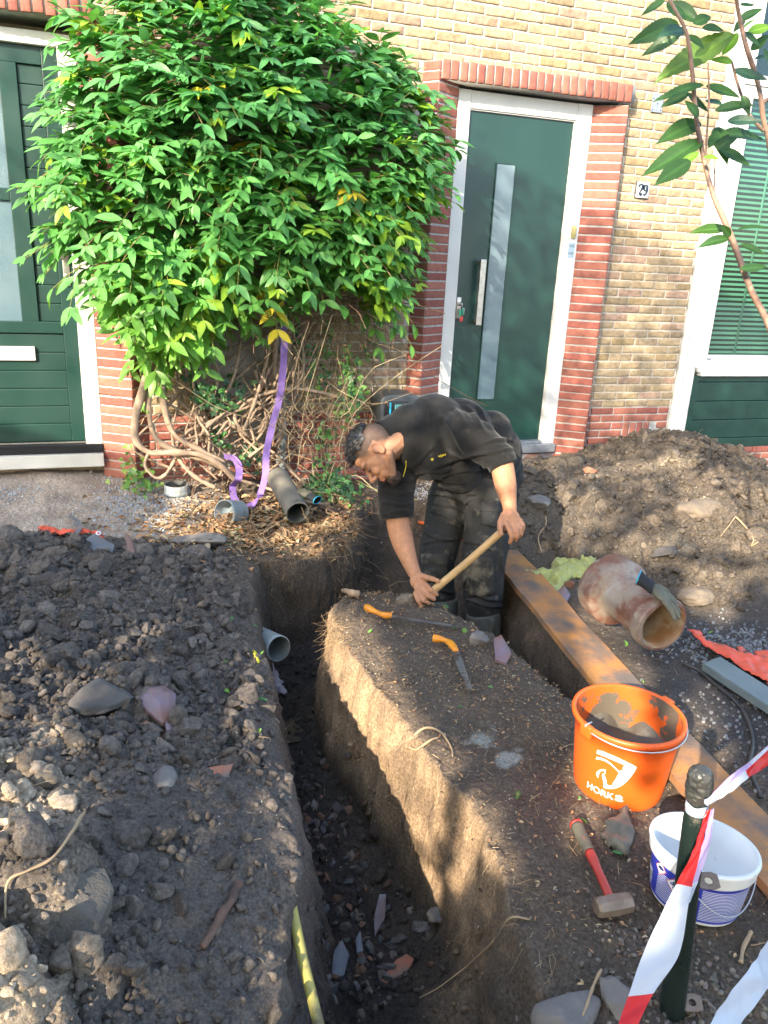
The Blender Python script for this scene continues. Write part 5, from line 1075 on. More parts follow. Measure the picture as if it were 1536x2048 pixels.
# ---------------------------------------------------------------- big stoneware pipe
Mo = np.array(atD(1326, 1252, 3.19)); Be = np.array(atD(1228, 1180, 3.50)); axv = Vector(Mo-Be); Lp = axv.length; print('pipe', Mo, Be, Lp, gz(Be[0], Be[1]), gz(Mo[0], Mo[1]))
FMp = frame_m(Be, axv); sp = thing('drain_pipe', 'large broken brown stoneware drain pipe with flared socket', 'pipe', (Be[0], Be[1], float(gz(Be[0], Be[1]))))
def wobl(v, s=0, a=.004): return v+a*np.stack([vn(v[:, 0]*14+s, v[:, 1]*14, v[:, 2]*14, k) for k in (1, 2, 3)], 1)
mb = MB(); v, f = lathe([(.145, -.062), (.152, -.058), (.156, -.04), (.156, .025), (.156, .036), (.153, .042), (.147, .045), (.118, .062), (.108, .072), (.103, .09), (.099, .14), (.098, .20), (.101, Lp-.075), (.103, Lp-.07), (.115, Lp-.064), (.119, Lp-.058), (.120, Lp-.045), (.120, Lp-.01), (.116, Lp), (.104, Lp+.002)], 140); mb.add(wobl(xf(v, FMp)), f); mb.build('outer_shell', M_cer, sp, smooth=False)
mb = MB(); v, f = lathe([(.104, Lp+.002), (.096, Lp-.006), (.090, Lp-.05), (.080, .12), (.09, .06), (.13, .03), (.140, -.03), (.145, -.062)], 64); mb.add(wobl(xf(v, FMp)), f); mb.build('inner_shell', M_cerin, sp)
mb = MB(); V = []; 
for i in range(9):
    for j in range(30):
        a = j*2*PI/30; q = i/8; V.append((q*.080*math.cos(a), q*.080*math.sin(a), .18+.03*vn(q*3, a)+.05*math.sin(a)*q))
v = xf(np.array(V), FMp); mb.add(v, [(i*30+j, i*30+(j+1) % 30, (i+1)*30+(j+1) % 30, (i+1)*30+j) for i in range(8) for j in range(30)]); mb.build('silt_plug', mat('silt', (.26, .21, .14), (.17, .13, .09), ns=30, rough=.95, bump=.01, bs=30), sp)
# ---------------------------------------------------------------- gloves
def remeshed(name, mb, vox, m, parent=None, sm=4, sub=0, fac=.5):
    me = mb.mesh(name+'_raw'); o = bpy.data.objects.new(name+'_raw', me); COL.objects.link(o); md = o.modifiers.new('r', 'REMESH'); md.mode = 'VOXEL'; md.voxel_size = vox; md.use_smooth_shade = True
    if sm: s = o.modifiers.new('s', 'SMOOTH'); s.factor = fac; s.iterations = sm
    dg = bpy.context.evaluated_depsgraph_get(); me2 = bpy.data.meshes.new_from_object(o.evaluated_get(dg)); bpy.data.objects.remove(o); me2.name = name
    me2.materials.clear(); return link(name, me2, m, parent)
def capsule(mb, a, b, ra, rb, n=12, flat=1.0, up=None):
    a = np.asarray(a, float); b = np.asarray(b, float); d = b-a; L_ = np.linalg.norm(d); d = d/(L_+1e-9); P = []; R_ = []
    for t in np.linspace(-1, 0, 5)[:-1]: P.append(a+d*ra*t); R_.append(ra*math.sqrt(max(1e-4, 1-t*t)))
    for t in np.linspace(0, 1, 5): P.append(a+d*L_*t); R_.append(ra*(1-t)+rb*t)
    for t in np.linspace(0, 1, 5)[1:]: P.append(b+d*rb*t); R_.append(rb*math.sqrt(max(1e-4, 1-t*t)))
    v, f = tube(np.array(P), np.array(R_), n, flat=flat, up=up); mb.add(v, f)
def ell(mb, c, r, M3=None, sub=3):
    v, f = ico(sub); v = v*np.asarray(r, float)
    if M3 is not None: v = v@np.asarray(M3).T
    mb.add(v+np.asarray(c, float), [tuple(q) for q in f])
def glove(o, fwd, side, up, label, loc, s=1.0, cuffcol=M_gblk, group=None):
    g_ = thing('work_glove', label, 'glove', loc, group); o, fwd, side, up = [np.array(Vector(q).normalized() if i else Vector(q)) for i, q in enumerate((o, fwd, side, up))]
    P = lambda a, b, c: o+(fwd*a+side*b+up*c)*s; mb = MB()
    ell(mb, P(0, 0, 0), (.048*s, .042*s, .018*s), np.stack([fwd, side, up], 1))
    for i, b in enumerate((-.032, -.011, .011, .031)):
        Lf = (.058, .07, .066, .05)[i]; capsule(mb, P(.035, b, .002), P(.035+Lf*.55, b*1.25, -.006), .0105*s, .010*s); capsule(mb, P(.035+Lf*.55, b*1.25, -.006), P(.035+Lf, b*1.4, -.026), .010*s, .0085*s)
    capsule(mb, P(-.01, .038, 0), P(.028, .068, -.012), .012*s, .0095*s)
    remeshed('glove_body', mb, .0028, M_glove, g_, 3)
    mb = MB(); n = 28; V = []
    for k, (a, rx, rz) in enumerate(((-.030, .040, .020), (-.05, .036, .022), (-.08, .036, .024), (-.10, .042, .027))):
        for j in range(n): q = j*2*PI/n; V.append(P(a, rx*math.cos(q), rz*math.sin(q)+.002*vn(q*3, a*90)))
    mb.add(np.array(V), [(k*n+j, k*n+(j+1) % n, (k+1)*n+(j+1) % n, (k+1)*n+j) for k in range(3) for j in range(n)]); mb.build('cuff', cuffcol, g_)
    mb = MB(); ring = [P(-.101, .042*math.cos(q), .027*math.sin(q)) for q in np.linspace(0, 2*PI, 33)]; v, f = tube(np.array(ring), .0028*s, 6, cap=False); mb.add(v, f); mb.build('cuff_hem', M_teal, g_); return g_
gp = atD(1318, 1186, 3.13); glove(gp, Vector(axv.normalized())+Vector((.25, -.1, -.25)), Vector((.7, .7, .1)), Vector((-.15, -.35, .9)), 'dirty grey work glove with blue hem draped over the stoneware pipe', tuple(gp), 1.12)
gp = atD(612, 988, 4.72); glove(gp, Vector((-.6, .9, .2)), Vector((.6, .5, 0)), Vector((0, -.3, 1)), 'black work glove with blue hem lying behind the grey pipe', tuple(gp), .95)
# ---------------------------------------------------------------- saws
def saw(label, hpts, b0, b1, wd, z, loc):
    s_ = thing('hand_saw', label, 'saw', loc, 'orange handled pruning saws on the earth ridge'); Q = smooth_path([atZ(a, b, z) for a, b in hpts], 24); u = np.linspace(0, 1, 24); mb = MB(); v, f = tube(Q, .0135*(1+.18*np.sin(u*10))*(1+.25*sstep(.2, 0, u)), 12, up=(0, 0, 1)); mb.add(v, f); mb.build('handle', M_grip, s_)
    a, b = atZ(*b0, z-.002), atZ(*b1, z-.012); t = np.linspace(0, 1, 60)[:, None]; C_ = a*(1-t)+b*t; d = (b-a)/np.linalg.norm(b-a); sd_ = np.cross(d, (0, 0, 1)); sd_ /= np.linalg.norm(sd_); w = wd*(1-.45*t); teeth = np.where(np.arange(60) % 2 == 0, .0035, 0)[:, None]
    up_ = np.array([0, 0, .0012]); L_ = C_+sd_*(w+teeth); R_ = C_-sd_*w; V = np.vstack([L_+up_, R_+up_, L_-up_, R_-up_]); F = []
    for i in range(59): F += [(i, i+1, 61+i, 60+i), (121+i, 120+i, 180+i, 181+i), (i, 120+i, 121+i, i+1), (60+i, 61+i, 181+i, 180+i)]
    F += [(0, 60, 180, 120), (59, 179, 239, 119)]; mb = MB(); mb.add(V, F); mb.build('blade', M_blade, s_, smooth=False); return s_
p = atZ(760, 1225, .06); saw('orange handled hand saw farthest along the ridge, blade pointing right', [(732, 1214), (748, 1222), (768, 1230), (784, 1231)], (780, 1232), (925, 1254), .011, .088, tuple(p))
p = atZ(890, 1285, .06); saw('orange handled hand saw nearer the orange bucket, blade pointing to the viewer', [(866, 1276), (884, 1279), (900, 1286), (912, 1302)], (909, 1298), (940, 1378), .017, .078, tuple(p))
# ---------------------------------------------------------------- pipes
def pipe(name, a, b, r0, label, cat, m=M_pvc, mi=M_dark, th=.004, socket=False, loc=None):
    L_ = (Vector(b)-Vector(a)).length; FM_ = frame_m(a, Vector(b)-Vector(a)); t = thing(name, label, cat, tuple(loc if loc is not None else b)); mb = MB()
    pr = [(r0, 0), (r0, L_*.5)]+([(r0, L_-.07), (r0+.005, L_-.06), (r0+.006, L_-.05), (r0+.004, L_-.045)] if socket else [])+[(r0, L_-.02 if not socket else L_-.03), (r0, L_), (r0-th, L_+.0005)]
    v, f = lathe(pr, 44); mb.add(wobl(xf(v, FM_), 3, .0012), f); mb.build('pipe_wall', m, t); mb = MB(); v, f = lathe([(r0-th, L_+.0005), (r0-th, L_*.6), (r0-th, .01), (0, .01)], 44); mb.add(xf(v, FM_), f); mb.build('pipe_bore', mi, t); return t
a = atD(558, 1297, 3.50); pipe('drain_pipe', a+np.array([-.11, .30, -.06]), a, .060, 'grey drain pipe end sticking out of the bank in the trench', 'pipe', M_pvc, mat('pipe_grey_inside', (.20, .24, .24), (.14, .15, .14), ns=8, rough=.5), socket=False)
a = atD(596, 1026, 4.62); b = atD(556, 955, 4.98); pipe('drain_pipe', b, a, .072, 'muddy dark grey drain pipe lying open end forward below the downpipe', 'pipe', M_pvcd, M_dark, .006)
c0 = hit(354, 990); pipe('pipe_collar', c0-np.array([0, 0, .03]), c0+np.array([0, 0, .075]), .080, 'short grey pipe collar standing upright by the gravel', 'pipe', M_pvc, M_dark, .006, True, loc=c0)
c0 = hit(448, 1042); t_ = pipe('pipe_offcut', c0+np.array([.10, .07, .02]), c0+np.array([.0, -.01, .055]), .082, 'short pale grey pipe offcut lying beside the purple strap', 'pipe', M_pvc, mat('pale_blue_plastic', (.30, .38, .42), rough=.4), .004)
mb = MB(); Q = smooth_path([atY(562, 500, 5.29), atY(563, 700, 5.29), atY(563, 860, 5.285), atY(561, 960, 5.27)], 30); v, f = tube(Q, .036, 24); mb.add(v, f)
v, f = tube(Q[18:19].repeat(2, 0)+np.array([[0, 0, 0], [0, 0, -.05]]), .040, 24); mb.add(v, f); dp = single('downpipe', mb, mat('downpipe_grey', (.24, .29, .30), (.20, .24, .25), ns=5, rough=.5), 'grey rain downpipe on the wall behind the bare stems', 'downpipe')
mb = MB(); hb = hit(556, 1690); Db = rp(hb)[2]; print('bank', hb, Db); Q = smooth_path([atD(552, 1660, Db+.12), atD(564, 1712, Db+.03), atD(585, 1820, 1.985), atD(606, 1920, 1.88), atD(628, 2010, 1.80), atD(650, 2100, 1.72)], 40); v, f = tube(Q, .0135, 14); mb.add(v, f); single('gas_pipe', mb, M_yel, 'thin dirty yellow pipe slanting across the trench', 'pipe')
mb = MB(); Q = smooth_path([hit(812, 1052)+np.array([0, 0, .03]), hit(842, 1054)+np.array([0, 0, .03]), atD(900, 1062, 4.35), atD(935, 1085, 4.3)], 20); v, f = tube(Q, .013, 10); mb.add(v, f); single('orange_conduit', mb, mat('conduit_orange', (.75, .16, .05), rough=.4), 'orange conduit crossing the trench behind the worker', 'conduit')
# ---------------------------------------------------------------- purple strap
def strap(name, pts, w, m, label, cat, wdir=(1, 0, .0), th=.0025, loc=None, n=80):
    P = smooth_path(pts, n); T = np.gradient(P, axis=0); T /= np.linalg.norm(T, axis=1)[:, None]; W_ = np.asarray(wdir, float); W_ = np.tile(W_, (n, 1)) if W_.ndim == 1 else smooth_path(W_, n)
    W_ = W_-T*(W_*T).sum(1)[:, None]; W_ /= np.linalg.norm(W_, axis=1)[:, None]; N_ = np.cross(T, W_); V = np.vstack([P+W_*w/2, P-W_*w/2, P-W_*w/2+N_*th, P+W_*w/2+N_*th]); F = []
    for i in range(n-1): F += [(i, i+1, n+i+1, n+i), (n+i, n+i+1, 2*n+i+1, 2*n+i), (2*n+i, 2*n+i+1, 3*n+i+1, 3*n+i), (3*n+i, 3*n+i+1, i+1, i)]
    mb = MB(); mb.add(V, F); return single(name, mb, m, label, cat, smooth=False)
strap('lifting_strap', [atY(566, 560, 5.02), atY(568, 700, 5.0), atY(560, 790, 4.98), atY(545, 850, 4.93), atY(533, 905, 4.86), atY(531, 950, 4.8), atY(520, 990, 4.72), hit(508, 1012)+[0, 0, .02], hit(490, 1018)+[0, 0, .015], hit(470, 1008)+[0, 0, .03], hit(466, 990)+[0, 0, .06], atY(476, 960, 4.82), atY(478, 935, 4.9), atY(468, 918, 5.0), atY(448, 912, 5.05)],
      .045, M_purp, 'purple lifting strap hanging from the shrub to the ground', 'strap', wdir=[(1, 0, 0), (1, .1, 0), (1, -.3, 0), (1, -.3, 0), (1, -.3, 0), (.8, -.6, 0), (.3, .5, .8), (.1, 1, .3), (.3, 1, .3), (1, .3, .1), (1, -.3, 0), (1, -.3, 0), (.5, -.6, .6), (.1, -.5, .9)], n=110)
# ---------------------------------------------------------------- slab, orange sheet, hose on the right
def slabp(name, px_, z, th, m, label, cat):
    P = [atZ(a, b, z) for a, b in px_]; n = len(P); V = [tuple(p) for p in P]+[(p[0], p[1], p[2]-th) for p in P]; F = [tuple(range(n)), tuple(range(2*n-1, n-1, -1))]+[(i, n+i, n+(i+1) % n, (i+1) % n) for i in range(n)]
    bm = bmesh.new(); vs = [bm.verts.new(v) for v in V]; [bm.faces.new([vs[i] for i in f]) for f in F]; bmesh.ops.recalc_face_normals(bm, faces=bm.faces[:]); bmesh.ops.bevel(bm, geom=bm.edges[:], offset=.004, segments=2, affect='EDGES'); bm.verts.index_update()
    mb = MB(); mb.add(np.array([v.co[:] for v in bm.verts]), [tuple(x.index for x in f.verts) for f in bm.faces]); bm.free(); return single(name, mb, m, label, cat, smooth=False)
slabp('stone_slab', [(1404, 1326), (1440, 1312), (1536, 1372), (1700, 1475), (1700, 1530), (1536, 1412)], .05, .035, M_slab, 'long blue grey slab lying beside the orange sheet', 'slab')
crumple('orange_sheet', [(1370, 1260), (1402, 1264), (1412, 1280), (1450, 1286), (1480, 1300), (1508, 1306), (1512, 1298), (1560, 1296), (1640, 1330), (1640, 1420), (1560, 1378), (1500, 1342), (1450, 1312), (1400, 1285)], .055, M_tarp, 'torn orange red plastic sheet under the spoil heap on the right', 'plastic sheet', 51, .010, .003, .009, zf=lambda X, Y: .035+0*X)
crumple('orange_scrap', [(1475, 1268), (1490, 1270), (1500, 1282), (1482, 1286)], .07, M_tarp, 'small torn orange scrap half buried above the orange sheet', 'plastic scrap', 52, .01, .002, .006)
mb = MB(); Q = smooth_path([hit(a, b)+np.array([0, 0, .010]) for a, b in ((1365, 1330), (1400, 1348), (1428, 1372), (1462, 1400), (1488, 1432), (1502, 1470), (1504, 1500), (1498, 1540), (1520, 1600))], 60); v, f = tube(Q, .0075, 8); mb.add(v, f); single('rubber_hose', mb, M_hose, 'thin black hose curving over the soil beside the slab', 'hose')
crumple('plastic_band', [(78, 1066), (100, 1062), (130, 1072), (170, 1062), (206, 1054), (208, 1074), (175, 1078), (150, 1084), (80, 1078)], .15, M_tarp, 'orange red band with a metal eyelet lying on the left heap', 'plastic band', 61, .02, .002, .007, zf=lambda X, Y: .02+0*X)
mb = MB(); e = atZ(197, 1066, .205); v, f = lathe([(.006, 0), (.013, .002), (.014, .0), (.010, -.003)], 20); mb.add(xf(v, frame_m(e, (-.1, -.7, .7))), f); single('eyelet', mb, M_wire, 'small metal eyelet set in the orange red band', 'eyelet')
strap('grey_band', [hit(140, 1040)+[0, 0, .02], hit(155, 1058)+[0, 0, .05], hit(160, 1075)+[0, 0, .05], hit(140, 1088)+[0, 0, .02]], .03, M_tile, 'short curved grey strip beside the orange red band', 'plastic strip', n=24)
# ---------------------------------------------------------------- stones, shards, bricks
def stone(name, px_, py_, s, m, label, cat='stone', seed=1, flat=.75, facet=1, sub=4, amp=.3, up=.25, group=None, rot=None):
    c = hit(px_, py_); v, f = lump(sub, seed, amp, flat, facet); S_ = np.array(s if hasattr(s, '__len__') else (s, s, s)); v = v*S_
    if rot is not None: v = v@np.array(Matrix.Rotation(rot, 3, 'Z')).T
    v = v+.0025*np.stack([fbm(v[:, 0]*50, v[:, 1]*50, v[:, 2]*50, 3, k) for k in (1, 2, 3)], 1); mb = MB(); mb.add(v+c+np.array([0, 0, S_[2]*up]), [tuple(q) for q in f]); return single(cat.replace(' ', '_'), mb, m, label, cat, group)
stone('stone', 1135, 2040, (.085, .065, .07), M_stone, 'pale rough stone at the bottom edge left of the barrier tape', seed=3)
stone('stone', 1232, 2010, (.05, .055, .05), M_stone, 'small grey stone at the bottom edge touching the barrier tape', seed=4)
stone('stone', 955, 1290, (.055, .045, .06), M_stone, 'knobbly grey brown stone on the ridge beside the worker boot', seed=5)
stone('stone', 400, 1082, (.16, .06, .05), M_stone, 'long flat dark stone at the edge of the leaf litter', seed=6, rot=-.25)
stone('stone', 1075, 1010, (.075, .07, .06), M_stone, 'purple grey stone at the foot of the heap beside the worker', seed=8)
stone('stone', 875, 1835, (.035, .03, .04), M_stone, 'pale stone lodged at the foot of the sunlit trench wall', seed=9, facet=1)
stone('stone', 845, 1860, (.03, .025, .022), M_stone, 'small stone on the trench floor below the sunlit wall', seed=10)
stone('stone', 440, 1545, (.05, .035, .03), M_brk, 'half buried red brick piece on the left heap', 'brick', seed=11, facet=1)
stone('stone', 330, 1560, (.035, .045, .025), M_stone, 'kidney shaped grey lump on the left heap', seed=12, facet=0)
stone('stone', 1180, 944, (.055, .03, .045), mat('orange_brick', (.50, .22, .12), rough=.85, bump=.002, bs=40), 'broken orange brick at the foot of the brick pier', 'brick', seed=13)
stone('stone', 800, 1935, (.075, .025, .02), M_brk, 'long red brown brick chunk on the near trench floor', 'brick', seed=14, rot=.5)
stone('stone', 1140, 1172, (.03, .025, .035), mat('brown_shard', (.20, .09, .055), rough=.4), 'brown stoneware lump beside the yellow green cloth', 'shard', seed=15)
stone('stone', 1160, 1168, (.028, .022, .035), M_stone, 'grey stone chip right of the yellow green cloth', seed=16)
stone('stone', 205, 1400, (.12, .075, .06), M_clod if False else mat('earth_block', (.085, .075, .068), (.11, .10, .09), ns=12, rough=.95, bump=.006, bs=40), 'large block of dark earth on the left heap above the shards', 'earth block', seed=17, facet=1, rot=.4)
M_eb = bpy.data.materials['earth_block']; M_es = mat('sandy_earth', (.19, .15, .105), (.12, .10, .08), ns=14, nd=7, rough=.95, bump=.008, bs=40)
stone('stone', 160, 1800, (.095, .105, .085), mat('big_lump_earth', (.15, .13, .105), (.10, .09, .078), ns=10, nd=8, rough=.96, bump=.012, bs=35, bump2=.003, bs2=200), 'big sandy lump of earth at the near end of the left heap', 'earth block', seed=18, facet=1, sub=5, amp=.5, up=-.15)
stone('stone', 95, 1560, (.035, .03, .03), M_es, 'sandy clod upper left of the big sandy lump', 'earth block', seed=19, facet=0); stone('stone', 118, 1600, (.04, .03, .025), M_es, 'flat sandy clod just above the big sandy lump', 'earth block', seed=20, facet=0)
stone('stone', 1330, 1110, (.09, .05, .05), M_eb, 'wedge shaped dark block of earth above the stoneware pipe', 'earth block', seed=21); stone('stone', 1390, 1200, (.10, .07, .06), M_es, 'cracked sandy lump right of the stoneware pipe', 'earth block', seed=22, facet=0)
stone('stone', 1400, 1020, (.16, .08, .09), M_es, 'broad sandy block of earth high on the right heap', 'earth block', seed=23, facet=0, up=-.1)
def shard(pts, z, lift, m, label, seed, curve=.02, th=.012, cat='shard'):
    """curved plate fragment with a broken outline"""
    P = np.array([atZ(a, b, z) for a, b in pts]); c = P.mean(0); g0 = float(gz(c[0], c[1])); n = len(P); rings = []
    for k in (1.0, .66, .33, .0):
        for p in P: q = c+(p-c)*k; rings.append((q[0], q[1], g0+lift+curve*(1-k*k)+.25*(p[2]-c[2])+.3*(q[1]-c[1])))
    T_ = np.array(rings); N4 = len(T_); B_ = T_-np.array([0, 0, th]); F = []
    for i in range(3):
        for j in range(n): a, b = i*n+j, i*n+(j+1) % n; F += [(a, b, b+n, a+n), (N4+b, N4+a, N4+a+n, N4+b+n)]
    F += [(j, N4+j, N4+(j+1) % n, (j+1) % n) for j in range(n)]; mb = MB(); mb.add(np.vstack([T_, B_]), F); return single('pipe_shard', mb, m, label, cat, smooth=False)
shard([(276, 1418), (295, 1400), (330, 1398), (352, 1408), (350, 1440), (325, 1450), (300, 1436)], .2, .035, M_shard, 'curved purple brown stoneware shard on top of the left heap', 1, .03)
shard([(270, 1428), (300, 1440), (335, 1452), (330, 1462), (295, 1460), (278, 1448)], .19, .0, mat('tan_shard', (.38, .24, .15), (.28, .14, .09), ns=10, rough=.5), 'tan stoneware shard wedged under the purple brown one', 2, .01)
shard([(330, 1452), (350, 1450), (345, 1470), (336, 1484)], .18, .01, M_shard, 'narrow dark shard below the purple brown shard', 3, .005)
shard([(985, 1300), (1000, 1294), (1022, 1318), (1012, 1332), (990, 1328)], .04, .03, M_shard, 'pale purple shard on the ridge edge above the trench', 4, .01)
shard([(1112, 1180), (1128, 1168), (1142, 1180), (1130, 1198), (1116, 1195)], .05, .03, M_shard, 'purple shard between the plank and the yellow green cloth', 5, .01)
shard([(165, 1098), (190, 1088), (230, 1100), (225, 1108), (180, 1108)], .16, .03, M_tile, 'blue grey slate piece behind the left heap', 6, .01)
shard([(252, 1086), (264, 1092), (272, 1112), (256, 1112)], .14, .05, mat('rust_tile', (.20, .12, .10), rough=.7), 'narrow red brown tile strip standing on the left heap', 7, .004)
shard([(655, 1880), (685, 1845), (700, 1868), (690, 1900), (662, 1910)], -.42, .03, M_tile, 'blue grey slate fragment on the trench floor', 8, .006); shard([(712, 1855), (722, 1840), (728, 1872), (715, 1875)], -.42, .03, M_tile, 'small slate sliver beside the slate fragment on the trench floor', 9, .004)
shard([(760, 1765), (774, 1764), (772, 1800), (752, 1830), (750, 1800)], -.42, .05, mat('maroon_tile', (.12, .05, .05), (.16, .18, .19), ns=12, rough=.5), 'maroon and grey tile piece standing against the trench wall', 10, .004)
# ---------------------------------------------------------------- roots and sticks
def rootobj(pts, r0, r1, m, label, name='root', cat='root', lift=.0, n=30):
    Q = smooth_path([hit(a, b)+np.array([0, 0, lift]) if len(q) == 0 else np.array(atD(a, b, q[0])) for a, b, *q in pts], n); u = np.linspace(0, 8, n); R_ = np.linspace(r0, r1, n)*(1+.25*vn(u, u*0+r0*999)); mb = MB(); v, f = tube(Q, R_, 9); mb.add(wobl(v, 2, .003), f); return single(name, mb, m, label, cat)
rootobj([(480, 1772), (470, 1790), (462, 1812), (447, 1832), (438, 1852), (420, 1880), (405, 1902)], .013, .007, M_root, 'thick broken brown root sticking from the left trench bank', lift=.012)
rootobj([(640, 1020), (680, 1030), (722, 1036)], .018, .010, M_root, 'cut branch stub at the edge of the leaf litter', 'branch', 'branch', lift=.02)
rootobj([(684, 1190), (700, 1196), (716, 1200)], .013, .017, mat('fresh_root', (.45, .30, .18), rough=.8), 'pale cut root stub on the tip of the ridge', lift=.03)
rootobj([(170, 1640), (150, 1680), (110, 1735), (60, 1765), (20, 1790), (12, 1860)], .004, .0025, mat('pale_root', (.38, .27, .16), rough=.9), 'thin pale root trailing over the big sandy lump', lift=.03); M_pr = bpy.data.materials['pale_root']
rootobj([(820, 1485), (850, 1462), (880, 1470), (900, 1500), (905, 1520)], .0055, .002, M_pr, 'thick pale root arching from the ridge edge', lift=.012); rootobj([(818, 1500), (835, 1505), (862, 1486), (875, 1480)], .005, .003, M_pr, 'second pale root beside the arching root', lift=.012)
rootobj([(1060, 1840), (1020, 1838), (990, 1880), (940, 1930), (880, 1975), (840, 2000)], .0028, .0012, M_pr, 'long thin root trailing down the near trench end', lift=.006)
rootobj([(1470, 1040), (1490, 1060), (1505, 1085), (1500, 1098), (1515, 1090)], .006, .003, M_pr, 'forked pale root on the right heap', lift=.02); rootobj([(1470, 1040), (1455, 1060), (1440, 1080)], .004, .002, M_pr, 'short pale rootlet beside the forked root', lift=.02)
rootobj([(1080, 1000), (1092, 1050), (1076, 1080), (1084, 1112)], .004, .0025, M_pr, 'hanging pale rootlet at the dark bank behind the worker', lift=.02)
rootobj([(1200, 1960), (1180, 2000), (1160, 2048)], .004, .003, M_pr, 'dry stalk standing by the pale stone', 'stalk', 'stalk', lift=.03); rootobj([(1500, 1870), (1485, 1900), (1478, 1930)], .006, .005, M_pr, 'short pale stick in the bottom right soil', 'stick', 'stick', lift=.01)
rootobj([(712, 968), (745, 985), (790, 1002), (835, 1008)], .005, .003, mat('green_stalk', (.28, .30, .12), rough=.7), 'long green stalk bending over the trench behind the worker', 'stalk', 'stalk', lift=.03)
rootobj([(515, 1010), (560, 1030), (610, 1050), (640, 1058)], .003, .002, M_pr, 'thin straw lying across the leaf litter', 'straw', 'straw', lift=.02)
crumple('plastic_rag', [(538, 1325), (556, 1322), (566, 1340), (576, 1358), (560, 1362), (545, 1350)], -.42, M_bag, 'crumpled pale plastic rag below the grey pipe end', 'plastic rag', 71, .04, .002, .005)
crumple('yellow_leaf', [(505, 1312), (512, 1316), (520, 1334), (514, 1340), (506, 1326)], .03, mat('yellow_foil', (.70, .58, .04), rough=.5), 'bright yellow leaf on the left trench edge', 'leaf', 72, .01, .001, .004)
mb = MB(); wx, wy = np.meshgrid(np.linspace(.56, .80, 12), np.linspace(2.95, 3.75, 24)); mb.add(np.stack([wx, wy, np.full_like(wx, -.502)], -1).reshape(-1, 3), [(j*12+i, j*12+i+1, (j+1)*12+i+1, (j+1)*12+i) for j in range(23) for i in range(11)]); tag(mb.build('water', M_water), 'shallow muddy water on the trench floor', kind='structure')
# ---------------------------------------------------------------- hose reel on the wall, tap connector
hr = thing('hose_reel', 'dark grey and teal wall mounted hose reel box behind the worker', 'hose reel', (1.86, 5.2, .45))
mb = MB(); n = 24; prof = [(1.70, .655), (1.715, .685), (1.78, .700), (1.90, .702), (1.98, .690), (2.015, .655), (2.02, .60), (2.02, .50), (1.70, .50)]
for (z0, sc) in ((0, 1),):
    V = [(x, y, z) for y in (5.08, 5.34) for x, z in prof]; k = len(prof); mb.add(V, [tuple(range(k))[::-1], tuple(range(k, 2*k))]+[(i, (i+1) % k, k+(i+1) % k, k+i) for i in range(k)])
o = mb.build('housing', M_gbox, hr, smooth=False); bv = o.modifiers.new('b', 'BEVEL'); bv.width = .012; bv.segments = 3
mb = MB(); v, f = bevbox(1.725, 1.90, 5.068, 5.09, .52, .655, b=.006); mb.add(v, f); mb.build('reel_opening', M_black, hr)
mb = MB()
for i in range(8): v, f = tube([(1.80+i*.012, 5.060, .53), (1.80+i*.012, 5.054, .58), (1.80+i*.012, 5.060, .635)], .0045, 8); mb.add(v, f)
mb.build('wound_hose', mat('teal_hose', (.10, .35, .36), rough=.4), hr); mb = MB(); v, f = bevbox(1.755, 1.768, 5.052, 5.068, .52, .65, b=.003); mb.add(v, f); mb.build('guide_bar', M_teal, hr)
mb = MB(); v, f = tube([(1.965, 5.07, .60), (1.985, 5.05, .645), (2.012, 5.05, .662), (2.035, 5.07, .64)], .009, 10); mb.add(v, f); mb.build('carry_handle', M_teal, hr)
hc_ = thing('hose_connector', 'orange and black hose connector hanging from a teal hose in front of the plinth', 'hose connector', (1.75, 5.2, .1)); c = atY(744, 940, 5.2)
mb = MB(); v, f = tube([c+np.array([0, 0, .0]), c+np.array([0, 0, -.022])], .014, 14); mb.add(v, f); mb.build('orange_collar', mat('orange_collar', (.85, .10, .03), rough=.35), hc_)
mb = MB(); v, f = tube([c+np.array([0, 0, .05]), c+np.array([0, 0, .0])], .012, 14); mb.add(v, f); v, f = tube([c+np.array([0, 0, -.022]), c+np.array([0, 0, -.06])], .011, 14); mb.add(v, f); mb.build('coupling', M_black, hc_)
mb = MB(); Q = smooth_path([c+np.array([0, 0, .05]), c+np.array([-.015, .02, .12]), c+np.array([-.02, .05, .25]), (1.76, 5.18, .5)], 20); v, f = tube(Q, .006, 8); mb.add(v, f); mb.build('hose_tail', M_teal, hc_)
# keys in the lock
kk = thing('key_bunch', 'bunch of keys with green and red tags hanging from the door lock', 'keys', (2.386, YF-.02, 1.26))
mb = MB(); v, f = bevbox(2.380, 2.390, YF-.035, YF+.016, 1.302, 1.318, b=.002); mb.add(v, f); v, f = lathe([(.011, .0), (.012, .001), (.013, 0), (.012, -.001), (.011, 0)], 18); mb.add(xf(v, frame_m((2.388, YF-.034, 1.292), (.9, -.3, 0))), f); v, f = bevbox(2.392, 2.410, YF-.03, YF-.025, 1.235, 1.285, b=.002); mb.add(v, f); mb.build('key', M_alu, kk)
MGT = mat("green_tag", (.02, .30, .16), rough=.3)
for nm, m, b in (("green_tag", MGT, (2.366, 2.384, YF-.036, YF-.031, 1.225, 1.275)), ("green_tag", MGT, (2.388, 2.402, YF-.041, YF-.037, 1.240, 1.283)), ("red_tag", M_red, (2.372, 2.398, YF-.040, YF-.034, 1.190, 1.226))):
    mb = MB(); v, f = bevbox(*b, b=.0018); mb.add(v, f); mb.build(nm, m, kk)
